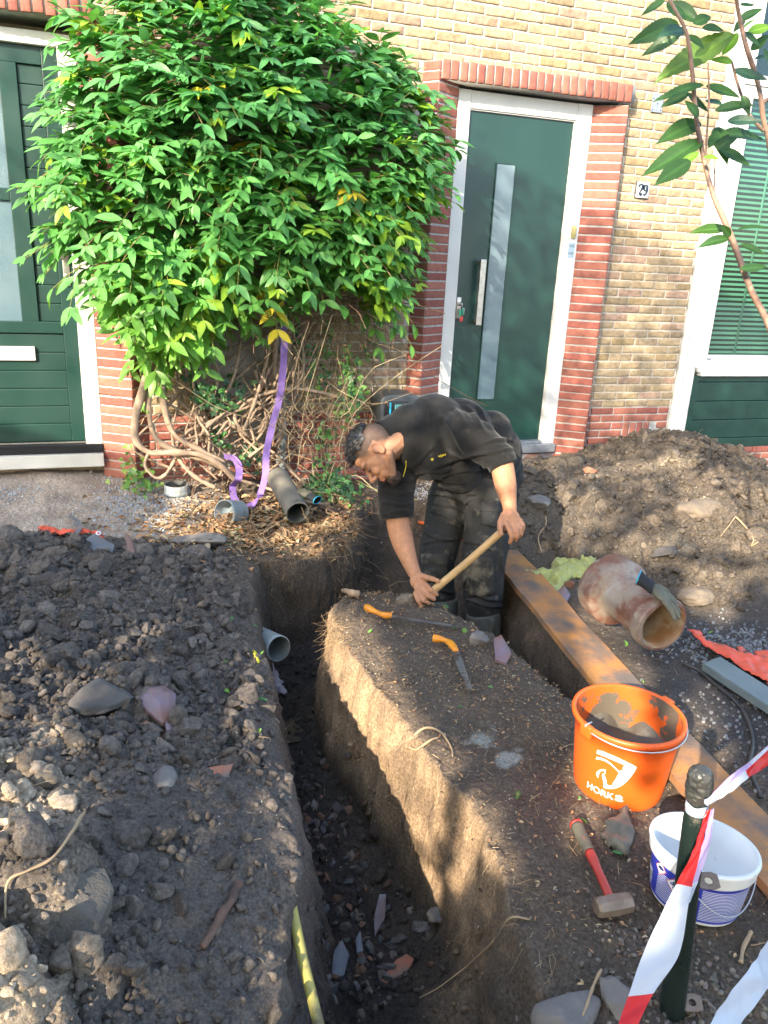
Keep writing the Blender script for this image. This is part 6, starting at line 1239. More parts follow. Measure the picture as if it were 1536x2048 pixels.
# ================================================================ THE WORKER
M_skin = mat('skin', attr=True, ns=45, nd=6, var=.16, rough=.56, spec=.35, bump=.0012, bs=170); 
_b = M_skin.node_tree.nodes['Principled BSDF']; _b.inputs['Subsurface Weight'].default_value = .05; _b.inputs['Subsurface Radius'].default_value = (.012, .005, .003); _b.inputs['Subsurface Scale'].default_value = .6
M_fleece = mat('black_fleece', (.009, .009, .009), (.015, .0145, .0135), ns=7, nd=6, rough=.93, sheen=.12, bump=.003, bs=26, bump2=.0004, bs2=500, c3=(.035, .033, .028), ns3=14, fac3=(.60, .72), spec=.2)
M_trou = mat('dark_work_trousers', (.022, .024, .026), (.038, .038, .037), ns=9, nd=6, rough=.85, bump=.004, bs=22, bump2=.0005, bs2=400, c3=(.11, .10, .08), ns3=16, fac3=(.56, .68), spec=.25)
M_kneep = mat('muddy_knee_cloth', (.030, .031, .032), (.05, .048, .044), ns=9, nd=6, rough=.9, bump=.004, bs=24, c3=(.14, .125, .095), ns3=14, fac3=(.48, .62), spec=.2)
M_boot = mat('rubber_boot', (.050, .058, .056), (.085, .085, .075), ns=9, rough=.55, bump=.0015, bs=30, c3=(.13, .12, .10), ns3=7, fac3=(.52, .7))
M_hair = mat('black_hair', (.006, .005, .005), (.014, .012, .011), ns=60, rough=.28, spec=.7, bump=.002, bs=160)
M_beard = mat('dark_beard', (.030, .018, .012), (.055, .032, .02), ns=90, rough=.7, bump=.002, bs=260)
M_yprt = mat('yellow_stitching', (.75, .60, .03), rough=.6)
KD = 1.07  # man scaled about the camera: depths along the sight line and radii alike
_atD, _ell, _cap = atD, ell, capsule
def atD(x, y, D): return _atD(x, y, D*KD)
def ell(mb, c, r_, M3=None, sub=3): return _ell(mb, c, np.asarray(r_, float)*KD, M3, sub)
def capsule(mb, a, b, ra, rb, n=12, **k): return _cap(mb, a, b, ra*KD, rb*KD, n, **k)
man = thing('person', 'man in black fleece and dark trousers bending over in the trench with a wooden handle', 'person', tuple(atZ(950, 1290, -.33)))
AX = np.stack([RM[0], -RM[1], -RM[2]], 1)            # columns: right, up, toward the viewer
def E(mb, px_, py_, D, r_, rot=0., sub=3): 
    c, s = math.cos(rot), math.sin(rot); R_ = AX@np.array([[c, -s, 0], [s, c, 0], [0, 0, 1]]); ell(mb, atD(px_, py_, D), r_, R_, sub)
def limb(mb, pts, n=22, cap=True, seg=26):
    """pts (px,py,D,r)"""
    P = smooth_path([atD(*p[:3]) for p in pts], seg); R_ = smooth_path([(p[3], 0, 0) for p in pts], seg)[:, 0]; v, f = tube(P, R_*KD, n); mb.add(v, f)
HS = 1.03
Uh = -.905*RM[0]-.425*RM[1]+.03*RM[2]; Uh /= np.linalg.norm(Uh); Fh = -.42*RM[0]+.90*RM[1]+.04*RM[2]; Fh -= Uh*(Fh@Uh); Fh /= np.linalg.norm(Fh); Lh = np.cross(Uh, Fh)
HC = atD(755, 897, 3.30)-Lh*.078*HS*KD+Fh*.012
HM = np.stack([Fh, Lh, Uh], 1)
HK = HS*KD
def hp(a, b, c): return HC+HM@(np.array([a, b, c])*HK)
def he(mb, c, r_, sub=3): ell(mb, hp(*c), np.array(r_)*HS, HM, sub)
sk = MB()
he(sk, (-.012, 0, .036), (.098, .075, .086), 4); he(sk, (.030, 0, -.012), (.066, .064, .080), 4); he(sk, (.062, 0, -.052), (.036, .044, .050))
for s in (-1, 1):
    capsule(sk, hp(-.012, s*.050, -.050), hp(.058, s*.026, -.100), .021*HS, .017*HS); he(sk, (.066, s*.034, -.030), (.026, .022, .024)); he(sk, (.076, s*.030, .024), (.020, .030, .010))
    he(sk, (.108, s*.012, -.040), (.011, .009, .008))
he(sk, (.074, 0, -.104), (.024, .026, .018)); capsule(sk, hp(.090, 0, .006), hp(.121, 0, -.034), .0085*HS, .0125*HS); he(sk, (.060, 0, .045), (.036, .052, .040))
he(sk, (.098, 0, -.064), (.011, .024, .0065)); he(sk, (.096, 0, -.077), (.011, .021, .007))
for s in (-1, 1):   # ears: rim and lobe
    ring = [hp(-.012+.017*math.cos(q), s*(.078+.006*math.cos(q-.5)), .000+.030*math.sin(q)) for q in np.linspace(-.2, 2*PI-1.0, 18)]; v, f = tube(np.array(ring), .0048*HS, 8); sk.add(v, f); he(sk, (-.008, s*.074, -.002), (.014, .005, .024)); he(sk, (-.006, s*.077, -.026), (.008, .005, .008))
capsule(sk, hp(-.035, 0, -.035), atD(800, 872, 3.43), .058, .062)
# torso and limbs under the clothes
for a, b in (((800, 880, 3.46, .10), (870, 875, 3.53, .13)), ((870, 870, 3.55, .11), (960, 905, 3.70, .10)), ((800, 905, 3.54, .06), (793, 1020, 3.50, .045)), ((910, 868, 3.42, .06), (1000, 922, 3.32, .045)), ((965, 950, 3.78, .09), (975, 1090, 3.70, .07)), ((975, 1090, 3.7, .07), (970, 1270, 3.78, .045)), ((920, 960, 3.82, .08), (880, 1080, 3.82, .07)), ((880, 1080, 3.82, .07), (886, 1240, 3.88, .045)), ((800, 905, 3.54, .07), (910, 868, 3.42, .07))):
    capsule(sk, atD(*a[:3]), atD(*b[:3]), a[3], b[3], 16)
limb(sk, [(793, 1015, 3.50, .048), (797, 1050, 3.50, .053), (806, 1085, 3.49, .050), (820, 1125, 3.46, .036), (831, 1150, 3.44, .029)]); limb(sk, [(1001, 905, 3.33, .044), (1006, 940, 3.31, .050), (1012, 975, 3.30, .046), (1018, 1005, 3.29, .033), (1020, 1022, 3.28, .029)])
def H(pts, radii):
    for i in range(len(pts)-1): capsule(sk, atD(*pts[i]), atD(*pts[i+1]), radii[i], radii[i+1], 12)
# right hand: palm, four bent fingers closing round the handle, thumb over it
E(sk, 836, 1163, 3.425, (.036, .040, .018), .45); E(sk, 843, 1176, 3.415, (.034, .030, .018), .3)
H([(849, 1167, 3.405), (862, 1180, 3.375), (872, 1188, 3.385), (874, 1190, 3.41)], [.0125, .0115, .0105, .0085])
H([(844, 1177, 3.405), (857, 1192, 3.375), (867, 1198, 3.385), (868, 1199, 3.41)], [.0125, .0115, .0105, .0085])
H([(837, 1184, 3.405), (848, 1201, 3.38), (857, 1206, 3.39), (858, 1206, 3.41)], [.012, .011, .010, .008])
H([(830, 1187, 3.41), (837, 1203, 3.39), (843, 1212, 3.40), (845, 1212, 3.415)], [.011, .010, .009, .0075])
H([(838, 1150, 3.43), (852, 1155, 3.40), (866, 1158, 3.375), (876, 1162, 3.36)], [.016, .014, .012, .010])
# left hand at the top of the handle
E(sk, 1023, 1036, 3.265, (.036, .038, .019), -.1); E(sk, 1026, 1046, 3.26, (.038, .026, .019), -.1)
H([(1012, 1046, 3.25), (1020, 1062, 3.225), (1024, 1074, 3.225), (1020, 1085, 3.245)], [.0125, .0115, .0105, .009])
H([(1026, 1048, 3.25), (1033, 1062, 3.225), (1034, 1073, 3.23), (1031, 1080, 3.25)], [.0125, .0115, .0105, .009])
H([(1034, 1046, 3.255), (1041, 1058, 3.235), (1042, 1068, 3.24), (1039, 1074, 3.26)], [.012, .011, .010, .0085])
H([(1040, 1040, 3.26), (1046, 1050, 3.25), (1046, 1059, 3.255), (1044, 1065, 3.27)], [.011, .010, .009, .008])
H([(1008, 1030, 3.275), (1001, 1044, 3.25), (1000, 1058, 3.235), (1002, 1069, 3.23)], [.016, .014, .012, .0095])
body = remeshed('body', sk, .0034, M_skin, man, 5); n = len(body.data.vertices); co = np.zeros(n*3); body.data.vertices.foreach_get('co', co); co = co.reshape(-1, 3)
lh = (co-HC)@HM/HK; a_, b_, c_ = lh.T; C = np.tile(np.array([.40, .195, .105]), (n, 1)); inh = (c_ > -.12) & (np.abs(b_) < .1) & (np.abs(a_) < .14)
C[:, :] *= (1+.07*fbm(co[:, 0]*25, co[:, 1]*25, co[:, 2]*25, 3, 5))[:, None]
hl = .014+.062*sstep(.025, .085, a_)-.06*sstep(-.02, -.085, a_)       # hairline height
fade = sstep(hl-.012, hl+.030, c_)*sstep(.115, .085, a_+.2*np.maximum(0, .07-c_))*inh*(np.abs(b_) > -1); ear = (np.abs(b_) > .069) & (np.abs(a_+.01) < .024) & (np.abs(c_) < .034)
fade = np.where(ear, 0, fade); speck = .82+.3*_h(np.floor(co[:, 0]*900), np.floor(co[:, 1]*900), np.floor(co[:, 2]*900), 3)
C = C*(1-fade[:, None]*.88)+np.array([.075, .055, .042])*(fade*.88)[:, None]*speck[:, None]
stub = sstep(-.035, -.075, c_+.25*(a_-.02))*sstep(-.04, .0, a_+.03)*inh; C = C*(1-.50*stub[:, None])+np.array([.075, .05, .035])*(.50*stub)[:, None]*speck[:, None]
lip = (np.abs(b_) < .024) & (a_ > .095) & (c_ < -.056) & (c_ > -.086); C[lip] = C[lip]*np.array([1., .75, .8])
at = body.data.color_attributes.new('col', 'FLOAT_COLOR', 'POINT'); at.data.foreach_set('color', np.concatenate([C, np.ones((n, 1))], 1).ravel())
body['label'] = 'tan skinned head, forearms and hands'
# hair: shell over the skull with ruffled strands
v, f = ico(6); c0 = np.array([-.010, 0, .036]); P = v*np.array([.1, .077, .088])+c0; e1 = .035*sstep(.02, .085, P[:, 0]); keep = (P[:, 2] > .072+e1*.3-.014*vn(P[:, 0]*40, P[:, 1]*40)) & (P[:, 0] > -.075) | ((P[:, 0] > .045) & (P[:, 2] > .062))
lift = .004+.013*sstep(.068, .10, P[:, 2])*(.6+.4*np.abs(vn(P[:, 0]*70, P[:, 1]*130, P[:, 2]*60, 3)))+.010*sstep(.03, .08, P[:, 0])*np.abs(vn(P[:, 0]*90, P[:, 1]*150, None, 8)); P = P+v*lift[:, None]
F_ = [tuple(q) for q in f if keep[q].all()]; us = sorted({i for q in F_ for i in q}); mp = {k: i for i, k in enumerate(us)}; mb = MB(); mb.add((HC+(P[us]*HK)@HM.T), [tuple(mp[i] for i in q) for q in F_])
r = np.random.default_rng(8); top = [i for i in us if P[i, 2] > .07]; 
for i in r.choice(top, 520): 
    p0 = HC+HM@(P[i]*HK); d = HM@np.array([.75+r.normal()*.3, r.normal()*.45, .42+r.normal()*.3]); d /= np.linalg.norm(d); Q = np.array([p0-d*.004, p0+d*.010, p0+d*.019-np.array([0, 0, .003])]); vv, ff = tube(Q, [.0016, .0012, .0004], 4, cap=False); mb.add(vv, ff)
mb.build('hair', M_hair, man)
v, f = ico(4); P = v*np.array([.030, .038, .026])+np.array([.066, 0, -.104]); P = P+v*(.006*np.abs(fbm(P[:, 0]*90, P[:, 1]*90, P[:, 2]*90, 2, 4)))[:, None]; keep = P[:, 2] < -.088+.12*(P[:, 0]-.07)
mb = MB(); F_ = [tuple(q) for q in f if keep[q].all()]; us = sorted({i for q in F_ for i in q}); mp = {k: i for i, k in enumerate(us)}; mb.add(HC+(P[us]*HK)@HM.T, [tuple(mp[i] for i in q) for q in F_])
for i in r.choice(us, 260): p0 = HC+HM@(P[i]*HK); d = HM@np.array([.3+r.normal()*.3, r.normal()*.3, -1.]); d /= np.linalg.norm(d); vv, ff = tube(np.array([p0, p0+d*.008, p0+d*.014]), [.0012, .001, .0004], 4, cap=False); mb.add(vv, ff)
mb.build('beard', M_beard, man)
for s in (-1, 1):
    mb = MB(); Q = [hp(.094, s*.012, .016), hp(.094, s*.028, .024), hp(.080, s*.046, .018)]; v, f = tube(smooth_path(Q, 12), .0038, 8, flat=.6); mb.add(v, f); mb.build('eyebrow', M_beard, man)
    mb = MB(); he(mb, (.0785, s*.031, -.004), (.0105, .011, .009)); mb.build('eye', mat('eye_white', (.28, .20, .16), rough=.25) if s < 0 else bpy.data.materials['eye_white'], man)
    mb = MB(); v, f = tube(smooth_path([hp(.087, s*.018, -.008), hp(.0925, s*.030, -.007), hp(.083, s*.043, -.006)], 10), .0022, 6); mb.add(v, f); mb.build('eyelashes', M_hair, man)
# ---- fleece sweater
sw = MB()
E(sw, 868, 868, 3.52, (.165, .182, .16)); E(sw, 826, 876, 3.49, (.125, .160, .145), .25); E(sw, 915, 876, 3.59, (.165, .190, .16), -.2); E(sw, 968, 893, 3.68, (.140, .180, .155), -.4); E(sw, 992, 918, 3.73, (.122, .165, .15), -.3)
E(sw, 905, 925, 3.58, (.12, .13, .13)); E(sw, 920, 950, 3.63, (.10, .085, .12)); E(sw, 860, 918, 3.50, (.11, .10, .12))
limb(sw, [(800, 868, 3.46, .098), (782, 874, 3.44, .083), (768, 880, 3.42, .078)])
limb(sw, [(905, 866, 3.45, .105), (930, 870, 3.38, .098), (968, 892, 3.345, .082), (998, 915, 3.32, .070), (1008, 934, 3.31, .066)], cap=True)
limb(sw, [(800, 895, 3.53, .105), (796, 940, 3.52, .092), (792, 985, 3.51, .084), (793, 1015, 3.50, .082), (795, 1038, 3.495, .078)])
swo = remeshed('fleece_sweater', sw, .0075, M_fleece, man, 7)
def wrinkle(o, fn):
    me = o.data; n = len(me.vertices); co = np.zeros(n*3); me.vertices.foreach_get('co', co); co = co.reshape(-1, 3); no = np.zeros(n*3); me.vertex_normals.foreach_get('vector', no); no = no.reshape(-1, 3)
    q = (co-CAM)@RM.T; px_, py_ = 768+FPX*q[:, 0]/q[:, 2], 1024+FPX*q[:, 1]/q[:, 2]; me.vertices.foreach_set('co', (co+no*fn(px_, py_, co)[:, None]).ravel()); me.update()
def fold(x, y, x0, y0, x1, y1, w, amp):
    dx, dy = x1-x0, y1-y0; L2 = dx*dx+dy*dy; t = ((x-x0)*dx+(y-y0)*dy)/L2; d = (-(x-x0)*dy+(y-y0)*dx)/math.sqrt(L2); d = d+3*np.sin(t*5+x0)
    amp = amp*1.5; w = w*.8; return amp*np.exp(-(d/w)**2)*np.exp(-(np.clip(np.abs(t-.5)-.38, 0, 9)/.10)**2)-amp*.6*np.exp(-((d-w*1.7)/w)**2)*np.exp(-(np.clip(np.abs(t-.5)-.38, 0, 9)/.10)**2)
def swf(x, y, co):
    w = .0035*fbm(co[:, 0]*9, co[:, 1]*9, co[:, 2]*16, 3, 7)+.0022*fbm(co[:, 0]*26, co[:, 1]*26, co[:, 2]*40, 2, 8)
    for f_ in ((860, 935, 985, 900, 5, .009), (880, 955, 975, 930, 4, .007), (850, 950, 930, 965, 4, .006), (880, 830, 935, 905, 6, .007), (905, 815, 955, 880, 5, .006), (930, 812, 975, 868, 4, .006), (950, 812, 990, 860, 4, .005), (960, 885, 1025, 880, 4, .006), (965, 905, 1028, 900, 4, .005),
               (765, 965, 830, 960, 4, .006), (762, 985, 828, 985, 4, .005), (762, 1005, 828, 1008, 4, .006), (765, 1025, 828, 1026, 3, .004), (820, 930, 870, 895, 5, .006), (830, 950, 900, 935, 4, .006), (855, 800, 862, 870, 4, .004)): w = w+fold(x, y, *f_)
    return w
wrinkle(swo, swf)
# collar and zip
mb = MB(); A0 = atD(783, 872, 3.44); d = atD(757, 886, 3.42)-atD(800, 866, 3.47); FMc = frame_m(A0, d, Vector(RM[1])); 
v, f = lathe([(.086, -.03), (.084, 0), (.079, .025), (.082, .045), (.078, .050), (.074, .046), (.072, .02)], 40); v = v*KD; v[:, 0] *= 1.08; v = v+.004*np.stack([vn(v[:, 0]*20, v[:, 1]*20, v[:, 2]*20, k) for k in (1, 2, 3)], 1); mb.add(xf(v, FMc), f); col_ = mb.build('collar', M_fleece, man)
def bvh(o): me = o.data; return BVHTree.FromPolygons([tuple(v.co) for v in me.vertices], [tuple(p.vertices) for p in me.polygons])
BV = bvh(swo)
def on(bv, x, y, off=.002, D=3.5):
    d = Vector(ray(x, y)).normalized(); h = bv.ray_cast(Vector(CAM), d); return (np.array(h[0]) if h[0] is not None else atD(x, y, D))-np.array(d)*off
mb = MB(); P = [on(BV, a, b, .003) for a, b in ((812, 922), (812, 932), (809, 944), (806, 954))]; v, f = tube(smooth_path(P, 10), .0022, 6); mb.add(v, f); mb.build('zip', M_yprt, man)
def cloth_text(name, s, h, x0, y0, x1, y1, bv, m, width=None):
    a, b = on(bv, x0, y0, .004), on(bv, x1, y1, .004); U = (b-a); Lw = np.linalg.norm(U); U /= Lw; up = -RM[1]-U*(-RM[1]@U); up /= np.linalg.norm(up)
    return flat_text(name, s, h, a, U, up, m, man, width=Lw)
cloth_text('chest_lettering', 'SNICKERS', .011, 863, 922, 892, 910, BV, M_yprt)
# ---- trousers
tr = MB(); E(tr, 950, 968, 3.76, (.185, .120, .15)); E(tr, 1000, 948, 3.79, (.115, .14, .14), -.2); E(tr, 975, 940, 3.76, (.15, .12, .15)); E(tr, 905, 980, 3.80, (.11, .10, .13))
limb(tr, [(985, 985, 3.74, .132), (978, 1040, 3.69, .118), (973, 1090, 3.66, .108), (967, 1130, 3.68, .100), (966, 1180, 3.73, .098), (968, 1214, 3.77, .086), (970, 1228, 3.78, .078)]); limb(tr, [(905, 990, 3.82, .122), (890, 1050, 3.81, .104), (880, 1090, 3.79, .098), (873, 1130, 3.82, .090), (874, 1170, 3.86, .086), (880, 1192, 3.88, .078), (882, 1204, 3.88, .070)])
tro = remeshed('work_trousers', tr, .0075, M_trou, man, 6)
def trf(x, y, co):
    w = .0045*fbm(co[:, 0]*8, co[:, 1]*8, co[:, 2]*8, 3, 17)+.003*fbm(co[:, 0]*26, co[:, 1]*26, co[:, 2]*26, 2, 18)
    for f_ in ((860, 985, 940, 1005, 4, .008), (865, 1000, 930, 1025, 5, .009), (860, 1020, 925, 1050, 4, .008), (935, 985, 990, 1000, 4, .006), (930, 1010, 960, 990, 4, .007), (845, 1060, 910, 1085, 5, .009), (842, 1090, 905, 1075, 4, .008), (840, 1115, 900, 1130, 5, .009), (840, 1145, 895, 1150, 4, .007), (842, 1175, 905, 1182, 4, .010),
               (930, 1085, 985, 1095, 4, .007), (975, 1115, 985, 1150, 4, .007), (925, 1180, 1000, 1200, 4, .010), (925, 1198, 1005, 1212, 4, .011), (930, 1150, 985, 1135, 4, .006), (985, 975, 1040, 990, 5, .006), (895, 960, 940, 975, 4, .006), (925, 1060, 935, 1180, 5, .006), (1000, 1060, 1008, 1150, 4, .006)): w = w+fold(x, y, *f_)
    return w
wrinkle(tro, trf); BT = bvh(tro)
def patch(name, px_, m, off=.006, th=.004, nsub=7):
    """cloth patch lying on the trouser surface: 4 photo corners"""
    (a, b, c, d) = px_; V = []
    for i in range(nsub):
        for j in range(nsub): u, w = j/(nsub-1), i/(nsub-1); x = (a[0]*(1-u)+b[0]*u)*(1-w)+(d[0]*(1-u)+c[0]*u)*w; y = (a[1]*(1-u)+b[1]*u)*(1-w)+(d[1]*(1-u)+c[1]*u)*w; V.append(on(BT, x, y, off))
    mb = MB(); mb.add(np.array(V), [(i*nsub+j, i*nsub+j+1, (i+1)*nsub+j+1, (i+1)*nsub+j) for i in range(nsub-1) for j in range(nsub-1)]); o = mb.build(name, m, man); s = o.modifiers.new('s', 'SOLIDIFY'); s.thickness = th; s.offset = -1; return o
patch('thigh_pocket', [(962, 1000), (1000, 1004), (996, 1056), (962, 1050)], M_trou); patch('pocket_flap', [(960, 1000), (1002, 1004), (1000, 1026), (960, 1022)], M_trou, .010)
patch('knee_pad_pocket', [(925, 1118), (985, 1112), (990, 1190), (928, 1196)], M_kneep, .006, nsub=9); patch('knee_pad_pocket', [(842, 1108), (900, 1106), (896, 1160), (846, 1165)], M_kneep, .006, nsub=9)
cloth_text('thigh_lettering', 'Snickers', .012, 972, 1046, 989, 1044, BT, M_yprt)
# ---- rubber boots
def boot(sh, toe, nm='rubber_boot'):
    mb = MB(); limb(mb, sh, 24); e = sh[-1]; A = atD(*e[:3]); d = np.array(toe)-A; capsule(mb, A+np.array([0, 0, .0]), np.array(toe), .055, .045, 16); capsule(mb, A, A-d*.3, .050, .045, 14); o = remeshed(nm, mb, .006, M_boot, man, 4)
    wrinkle(o, lambda x, y, co: .003*fbm(co[:, 0]*12, co[:, 1]*12, co[:, 2]*20, 3, 27)); return o
A = atD(972, 1320, 3.80); boot([(966, 1226, 3.77, .086), (968, 1245, 3.775, .084), (970, 1280, 3.79, .074), (972, 1310, 3.80, .062)], A+np.array([-.05, -.17, -.01])); B_ = atD(888, 1290, 3.93); boot([(884, 1198, 3.875, .080), (885, 1215, 3.88, .079), (886, 1250, 3.90, .070), (888, 1280, 3.92, .060)], B_+np.array([-.10, -.13, .0]))
for (x, y, D) in ((984, 1248, 3.69), (890, 1222, 3.80)):
    mb = MB(); c = atD(x, y, D); v, f = bevbox(-.013, .013, -.004, .006, -.028, .028, b=.004); M4 = Matrix.Identity(4); M4 = Matrix(((RM[0][0], RM[2][0], 0, c[0]), (RM[0][1], RM[2][1], 0, c[1]), (RM[0][2], RM[2][2], 1, c[2]), (0, 0, 0, 1))); mb.add(xf(v, M4), f); mb.build('boot_loop', M_boot, man)
# ---- the tool he holds
shv = thing('spade', 'wooden handled digging tool held in both hands, its blade down in the trench', 'spade', tuple(atD(845, 1205, 3.43)))
k0, k1 = atD(1012, 1055, 3.255), atD(858, 1188, 3.40); d = (k1-k0)/np.linalg.norm(k1-k0); k2 = k1+d*.05; bd = np.array([-.22, .20, -.95]); bd /= np.linalg.norm(bd)
mb = MB(); Q = smooth_path([k0-d*.012, k0, (k0+k1)/2+np.array([0, 0, -.006]), k1, k2], 40); v, f = tube(Q, np.interp(np.linspace(0, 1, 40), [0, .03, .08, 1], [.017, .019, .0165, .0185]), 16); mb.add(v, f); mb.build('handle', M_hand, shv)
mb = MB(); v, f = tube([k0-d*.014, k0+d*.02], [.0185, .0195], 16); mb.add(v, f); mb.build('handle_end', M_root, shv)
mb = MB(); w = np.cross(bd, RM[2]); w /= np.linalg.norm(w); nn = np.cross(w, bd); n1 = 9; V = []
for i in range(12):
    for j in range(n1): t, s = i/11, j/(n1-1)-.5; V.append(k2+bd*(t*.20-.01)+w*s*.13*(1-.25*t*t)+nn*(.02*(1-(2*s)**2)+.0))
mb.add(np.array(V), [(i*n1+j, i*n1+j+1, (i+1)*n1+j+1, (i+1)*n1+j) for i in range(11) for j in range(n1-1)]); o = mb.build('blade', M_steel, shv); s = o.modifiers.new('s', 'SOLIDIFY'); s.thickness = .003
stone('stone', 812, 1205, (.05, .03, .045), M_es, 'sandy root clod beside the worker lower hand', seed=41, facet=0)

atD, ell, capsule = _atD, _ell, _cap
# ================================================================ ADDED UNSEEN TREE BEHIND THE VIEWER (crown shaped to throw the dappled shade)
hx, hy = math.sin(SUN_AZ), math.cos(SUN_AZ); UU = np.array([hy, -hx, 0.]); VVp = np.array([math.sin(SUN_EL)*hx, math.sin(SUN_EL)*hy, math.cos(SUN_EL)])
LIT = [  # (photo outline, surface) where sunshine reaches
    ([(650, 1215), (735, 1260), (790, 1370), (850, 1480), (900, 1525), (890, 1620), (872, 1840), (840, 1850), (800, 1830), (700, 1660), (600, 1500), (600, 1330)], None),
    ([(925, 1585), (965, 1620), (1015, 1740), (1070, 1800), (1030, 1790), (955, 1705), (950, 1740), (918, 1795), (903, 1760)], None),
    ([(-60, 1290), (60, 1300), (95, 1350), (120, 1470), (150, 1560), (160, 1620), (150, 1700), (165, 1760), (150, 1830), (165, 1900), (60, 1960), (-60, 1960)], None),
    ([(-20, 1990), (120, 1960), (190, 2010), (180, 2060), (-20, 2060)], None),
    ([(1105, 985), (1190, 1000), (1170, 1060), (1100, 1050)], None), ([(1370, 930), (1540, 980), (1520, 1120), (1360, 1050)], None), ([(1380, 1140), (1470, 1150), (1455, 1240), (1385, 1215)], None),
    ([(1245, 880), (1460, 880), (1420, 935), (1230, 945)], None), ([(1160, 1210), (1215, 1225), (1300, 1345), (1200, 1345)], None), ([(1385, 1385), (1435, 1390), (1425, 1450), (1375, 1440)], None),
    ([(1135, 1370), (1262, 1380), (1255, 1610), (1125, 1590)], 2.36), ([(1270, 1620), (1352, 1600), (1345, 1730), (1270, 1760)], 1.98), ([(1320, 1760), (1440, 1560), (1400, 1500), (1280, 1740)], 1.6),
    ([(1150, 1620), (1200, 1640), (1190, 1680), (1140, 1670)], None),
    ([(300, 960), (560, 950), (700, 1010), (700, 1120), (560, 1090), (300, 1060)], 'half'), ([(1260, 1080), (1330, 1090), (1300, 1110), (1240, 1100)], None)]
sx, sy = np.meshgrid(np.arange(-60, 1600, 9.0), np.arange(930, 2100, 9.0)); sx, sy = sx.ravel(), sy.ravel()
dirs = np.stack([(sx-768)/FPX, (sy-1024)/FPX, np.ones_like(sx)], 1)@RM; T_ = np.zeros(len(sx)); live = np.ones(len(sx), bool)
for t in np.arange(.9, 8, .012):
    P = CAM+dirs[live]*t; h = P[:, 2] < gz(P[:, 0], P[:, 1]); i = np.where(live)[0][h]; T_[i] = t; live[i] = False
    if not live.any(): break
T_[live] = 8
def inpoly(P, x, y): return polydist(np.array(P, float), x, y) > 0
flag = np.zeros(len(sx)); half = np.zeros(len(sx), bool); D_ = T_.copy()
HP3 = CAM+dirs*T_[:, None]
ptsU, ptsV, ptsF = [HP3@UU], [HP3@VVp], []
for P, mode in LIT:
    q = inpoly(P, sx, sy)
    if mode == 'half': half |= q
    elif mode is None: flag[q] = 1
ptsF.append(flag)
ptsF[0][half & (fbm(sx/55, sy/40, None, 3, 88) > -.05)] = 1
for P, mode in LIT:
    if isinstance(mode, float): q = inpoly(P, sx, sy); R3 = CAM+dirs[q]*mode; ptsU.append(R3@UU); ptsV.append(R3@VVp); ptsF.append(np.ones(q.sum())*1.0)
pu, pv, pf = np.concatenate(ptsU), np.concatenate(ptsV), np.concatenate(ptsF)
CELL = .035; u0, v0 = pu.min()-.6, -1.2; nu, nv = int((5.6-u0)/CELL), int((6.2-v0)/CELL)
def grid(wt): g_ = np.zeros((nv, nu)); np.add.at(g_, (np.clip(((pv-v0)/CELL).astype(int), 0, nv-1), np.clip(((pu-u0)/CELL).astype(int), 0, nu-1)), wt); return g_
gl_, ga_ = grid(pf), grid(np.ones_like(pf)); litc = gl_ > .34*ga_; litc &= ga_ > 0
gu, gv = np.meshgrid(u0+(np.arange(nu)+.5)*CELL, v0+(np.arange(nv)+.5)*CELL)
# shade wanted everywhere low down except the lit cells; on the facade only broken, soft dapple
know = ga_ > 0
for _ in range(3):
    k2 = know.copy(); k2[1:] |= know[:-1]; k2[:-1] |= know[1:]; k2[:, 1:] |= know[:, :-1]; k2[:, :-1] |= know[:, 1:]; know = k2
fn = fbm(gu*1.6, gv*1.6, None, 4, 301); fn2 = fbm(gu*5, gv*5, None, 3, 305)
low = gv < (1.95+.12*fn)
prob = np.where(low, 1.0, 0.0)
# the facade: u falls towards the right-hand side; left door shaded, the rest dappled
fac = ~low
prob = np.where(fac, np.clip(.12+1.1*fn+.6*fn2, 0, .75)*np.clip((4.2-gv)/1.2, .05, 1), prob)
prob = np.where(fac & (gu > -3.72) & (gv < 4.6), np.maximum(prob, .75), prob); prob = np.where(fac & (gu < -3.0), prob*.25, prob)
prob = np.where(litc, 0, prob)
l2 = litc.copy()
for dy, dx in ((0, 1), (1, 0), (0, -1), (-1, 0)): l2 |= np.roll(litc, (dy, dx), (0, 1))
dk = np.zeros(len(pu)); q = np.concatenate([inpoly([(890, 1525), (922, 1585), (900, 1760), (925, 1880), (872, 1860), (884, 1620)], sx, sy) | inpoly([(960, 1720), (1010, 1760), (1080, 1830), (1160, 1900), (1160, 2060), (900, 2060), (900, 1860)], sx, sy), np.zeros(len(pu)-len(sx), bool)])
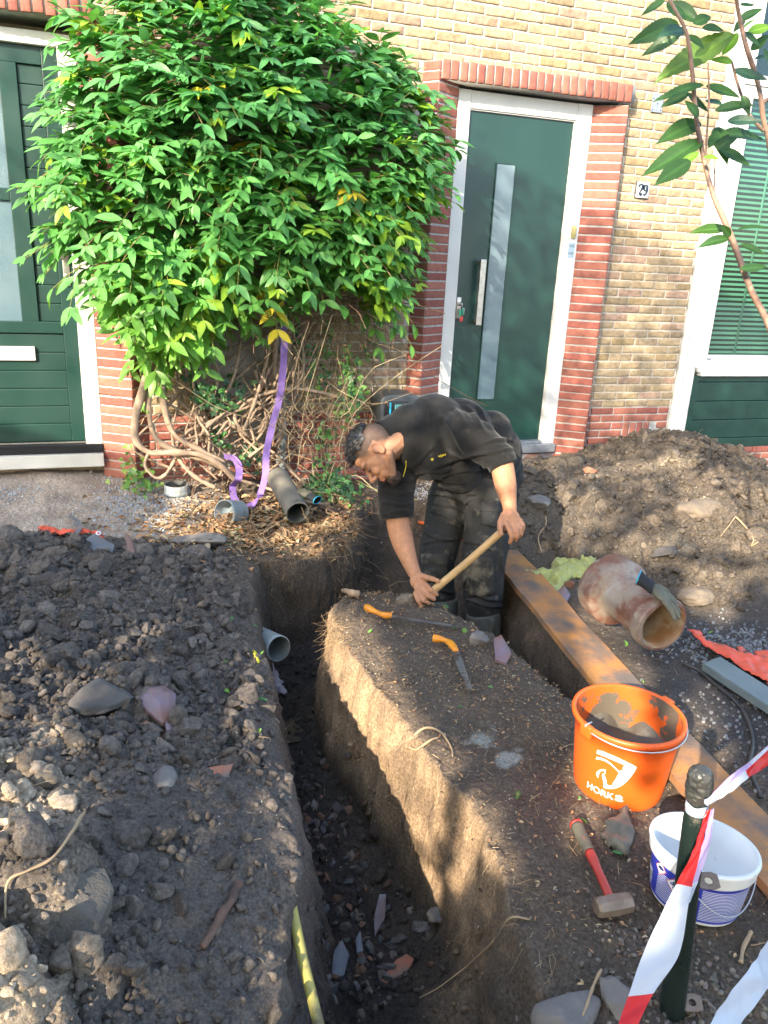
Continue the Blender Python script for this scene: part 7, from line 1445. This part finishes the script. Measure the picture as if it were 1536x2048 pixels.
l2 &= ~(grid(q*1.0) > .25*np.maximum(ga_, 1)); prob = np.where(l2, 0, prob); r = np.random.default_rng(9)
idx = np.where(r.uniform(size=(3,)+prob.shape) < np.where(low, .93, .36)*prob); idx = idx[1:]; n = len(idx[0])
lu = gu[idx]+r.uniform(-.5, .5, n)*CELL*.8; lv = gv[idx]+r.uniform(-.5, .5, n)*CELL*.8
dist = 3.3+r.uniform(0, 2.6, n)+.4*fbm(lu*2, lv*2, None, 2, 9)
# world point = u*U + v*V' - s*SDIR, s chosen so that the crown hangs behind the viewer
C3 = lu[:, None]*UU+lv[:, None]*VVp-dist[:, None]*SDIR
k = C3[:, 2] > .9; C3 = C3[k]; n = len(C3)
N_ = -SDIR+r.normal(size=(n, 3))*.28; Dd = np.cross(N_, r.normal(size=(n, 3))); L_ = r.uniform(.054, .068, n)
Dn = Dd/np.linalg.norm(Dd, axis=1)[:, None]
V, F, C = leafmesh(C3-Dn*L_[:, None]*.5, Dn, N_, L_, r.uniform(.62, .8, n), r.uniform(0, .1, n), np.array([(.05, .12, .03)])*r.uniform(.7, 1.3, (n, 1)), fold=.05)
tc_ = C3.mean(0); tree = thing('shade_tree', 'unseen leafy tree added behind the viewer to throw the dappled shade', 'tree', (tc_[0]-.3, tc_[1]-.8, 0)); link('crown', npmesh('crown', V, F, C), M_leaf, tree)
mb = MB(); tb = np.array([tc_[0]-.3, tc_[1]-.8, -.05]); v, f = tube(smooth_path([tb, tb+[.05, 0, 1.2], tb+[0, .1, 2.6], tb+[.1, .1, 5.0]], 24), np.linspace(.16, .05, 24), 14); mb.add(v, f)
mb.build('trunk', M_bark, tree); print('shade tree', tc_, n, C3.min(0), C3.max(0))
for i in range(0, n, max(1, n//26)):
    mb = MB(); z0 = min(4.5, max(1.2, C3[i][2]-.8)); a = tb+np.array([0, .05, z0]); v, f = tube(smooth_path([a, (a+C3[i])/2+np.array([0, 0, .25]), C3[i]], 10), np.linspace(.022, .006, 10), 6)
    if np.linalg.norm(C3[i]-CAM) > 1.5: mb.add(v, f); mb.build('limb', M_bark, tree)
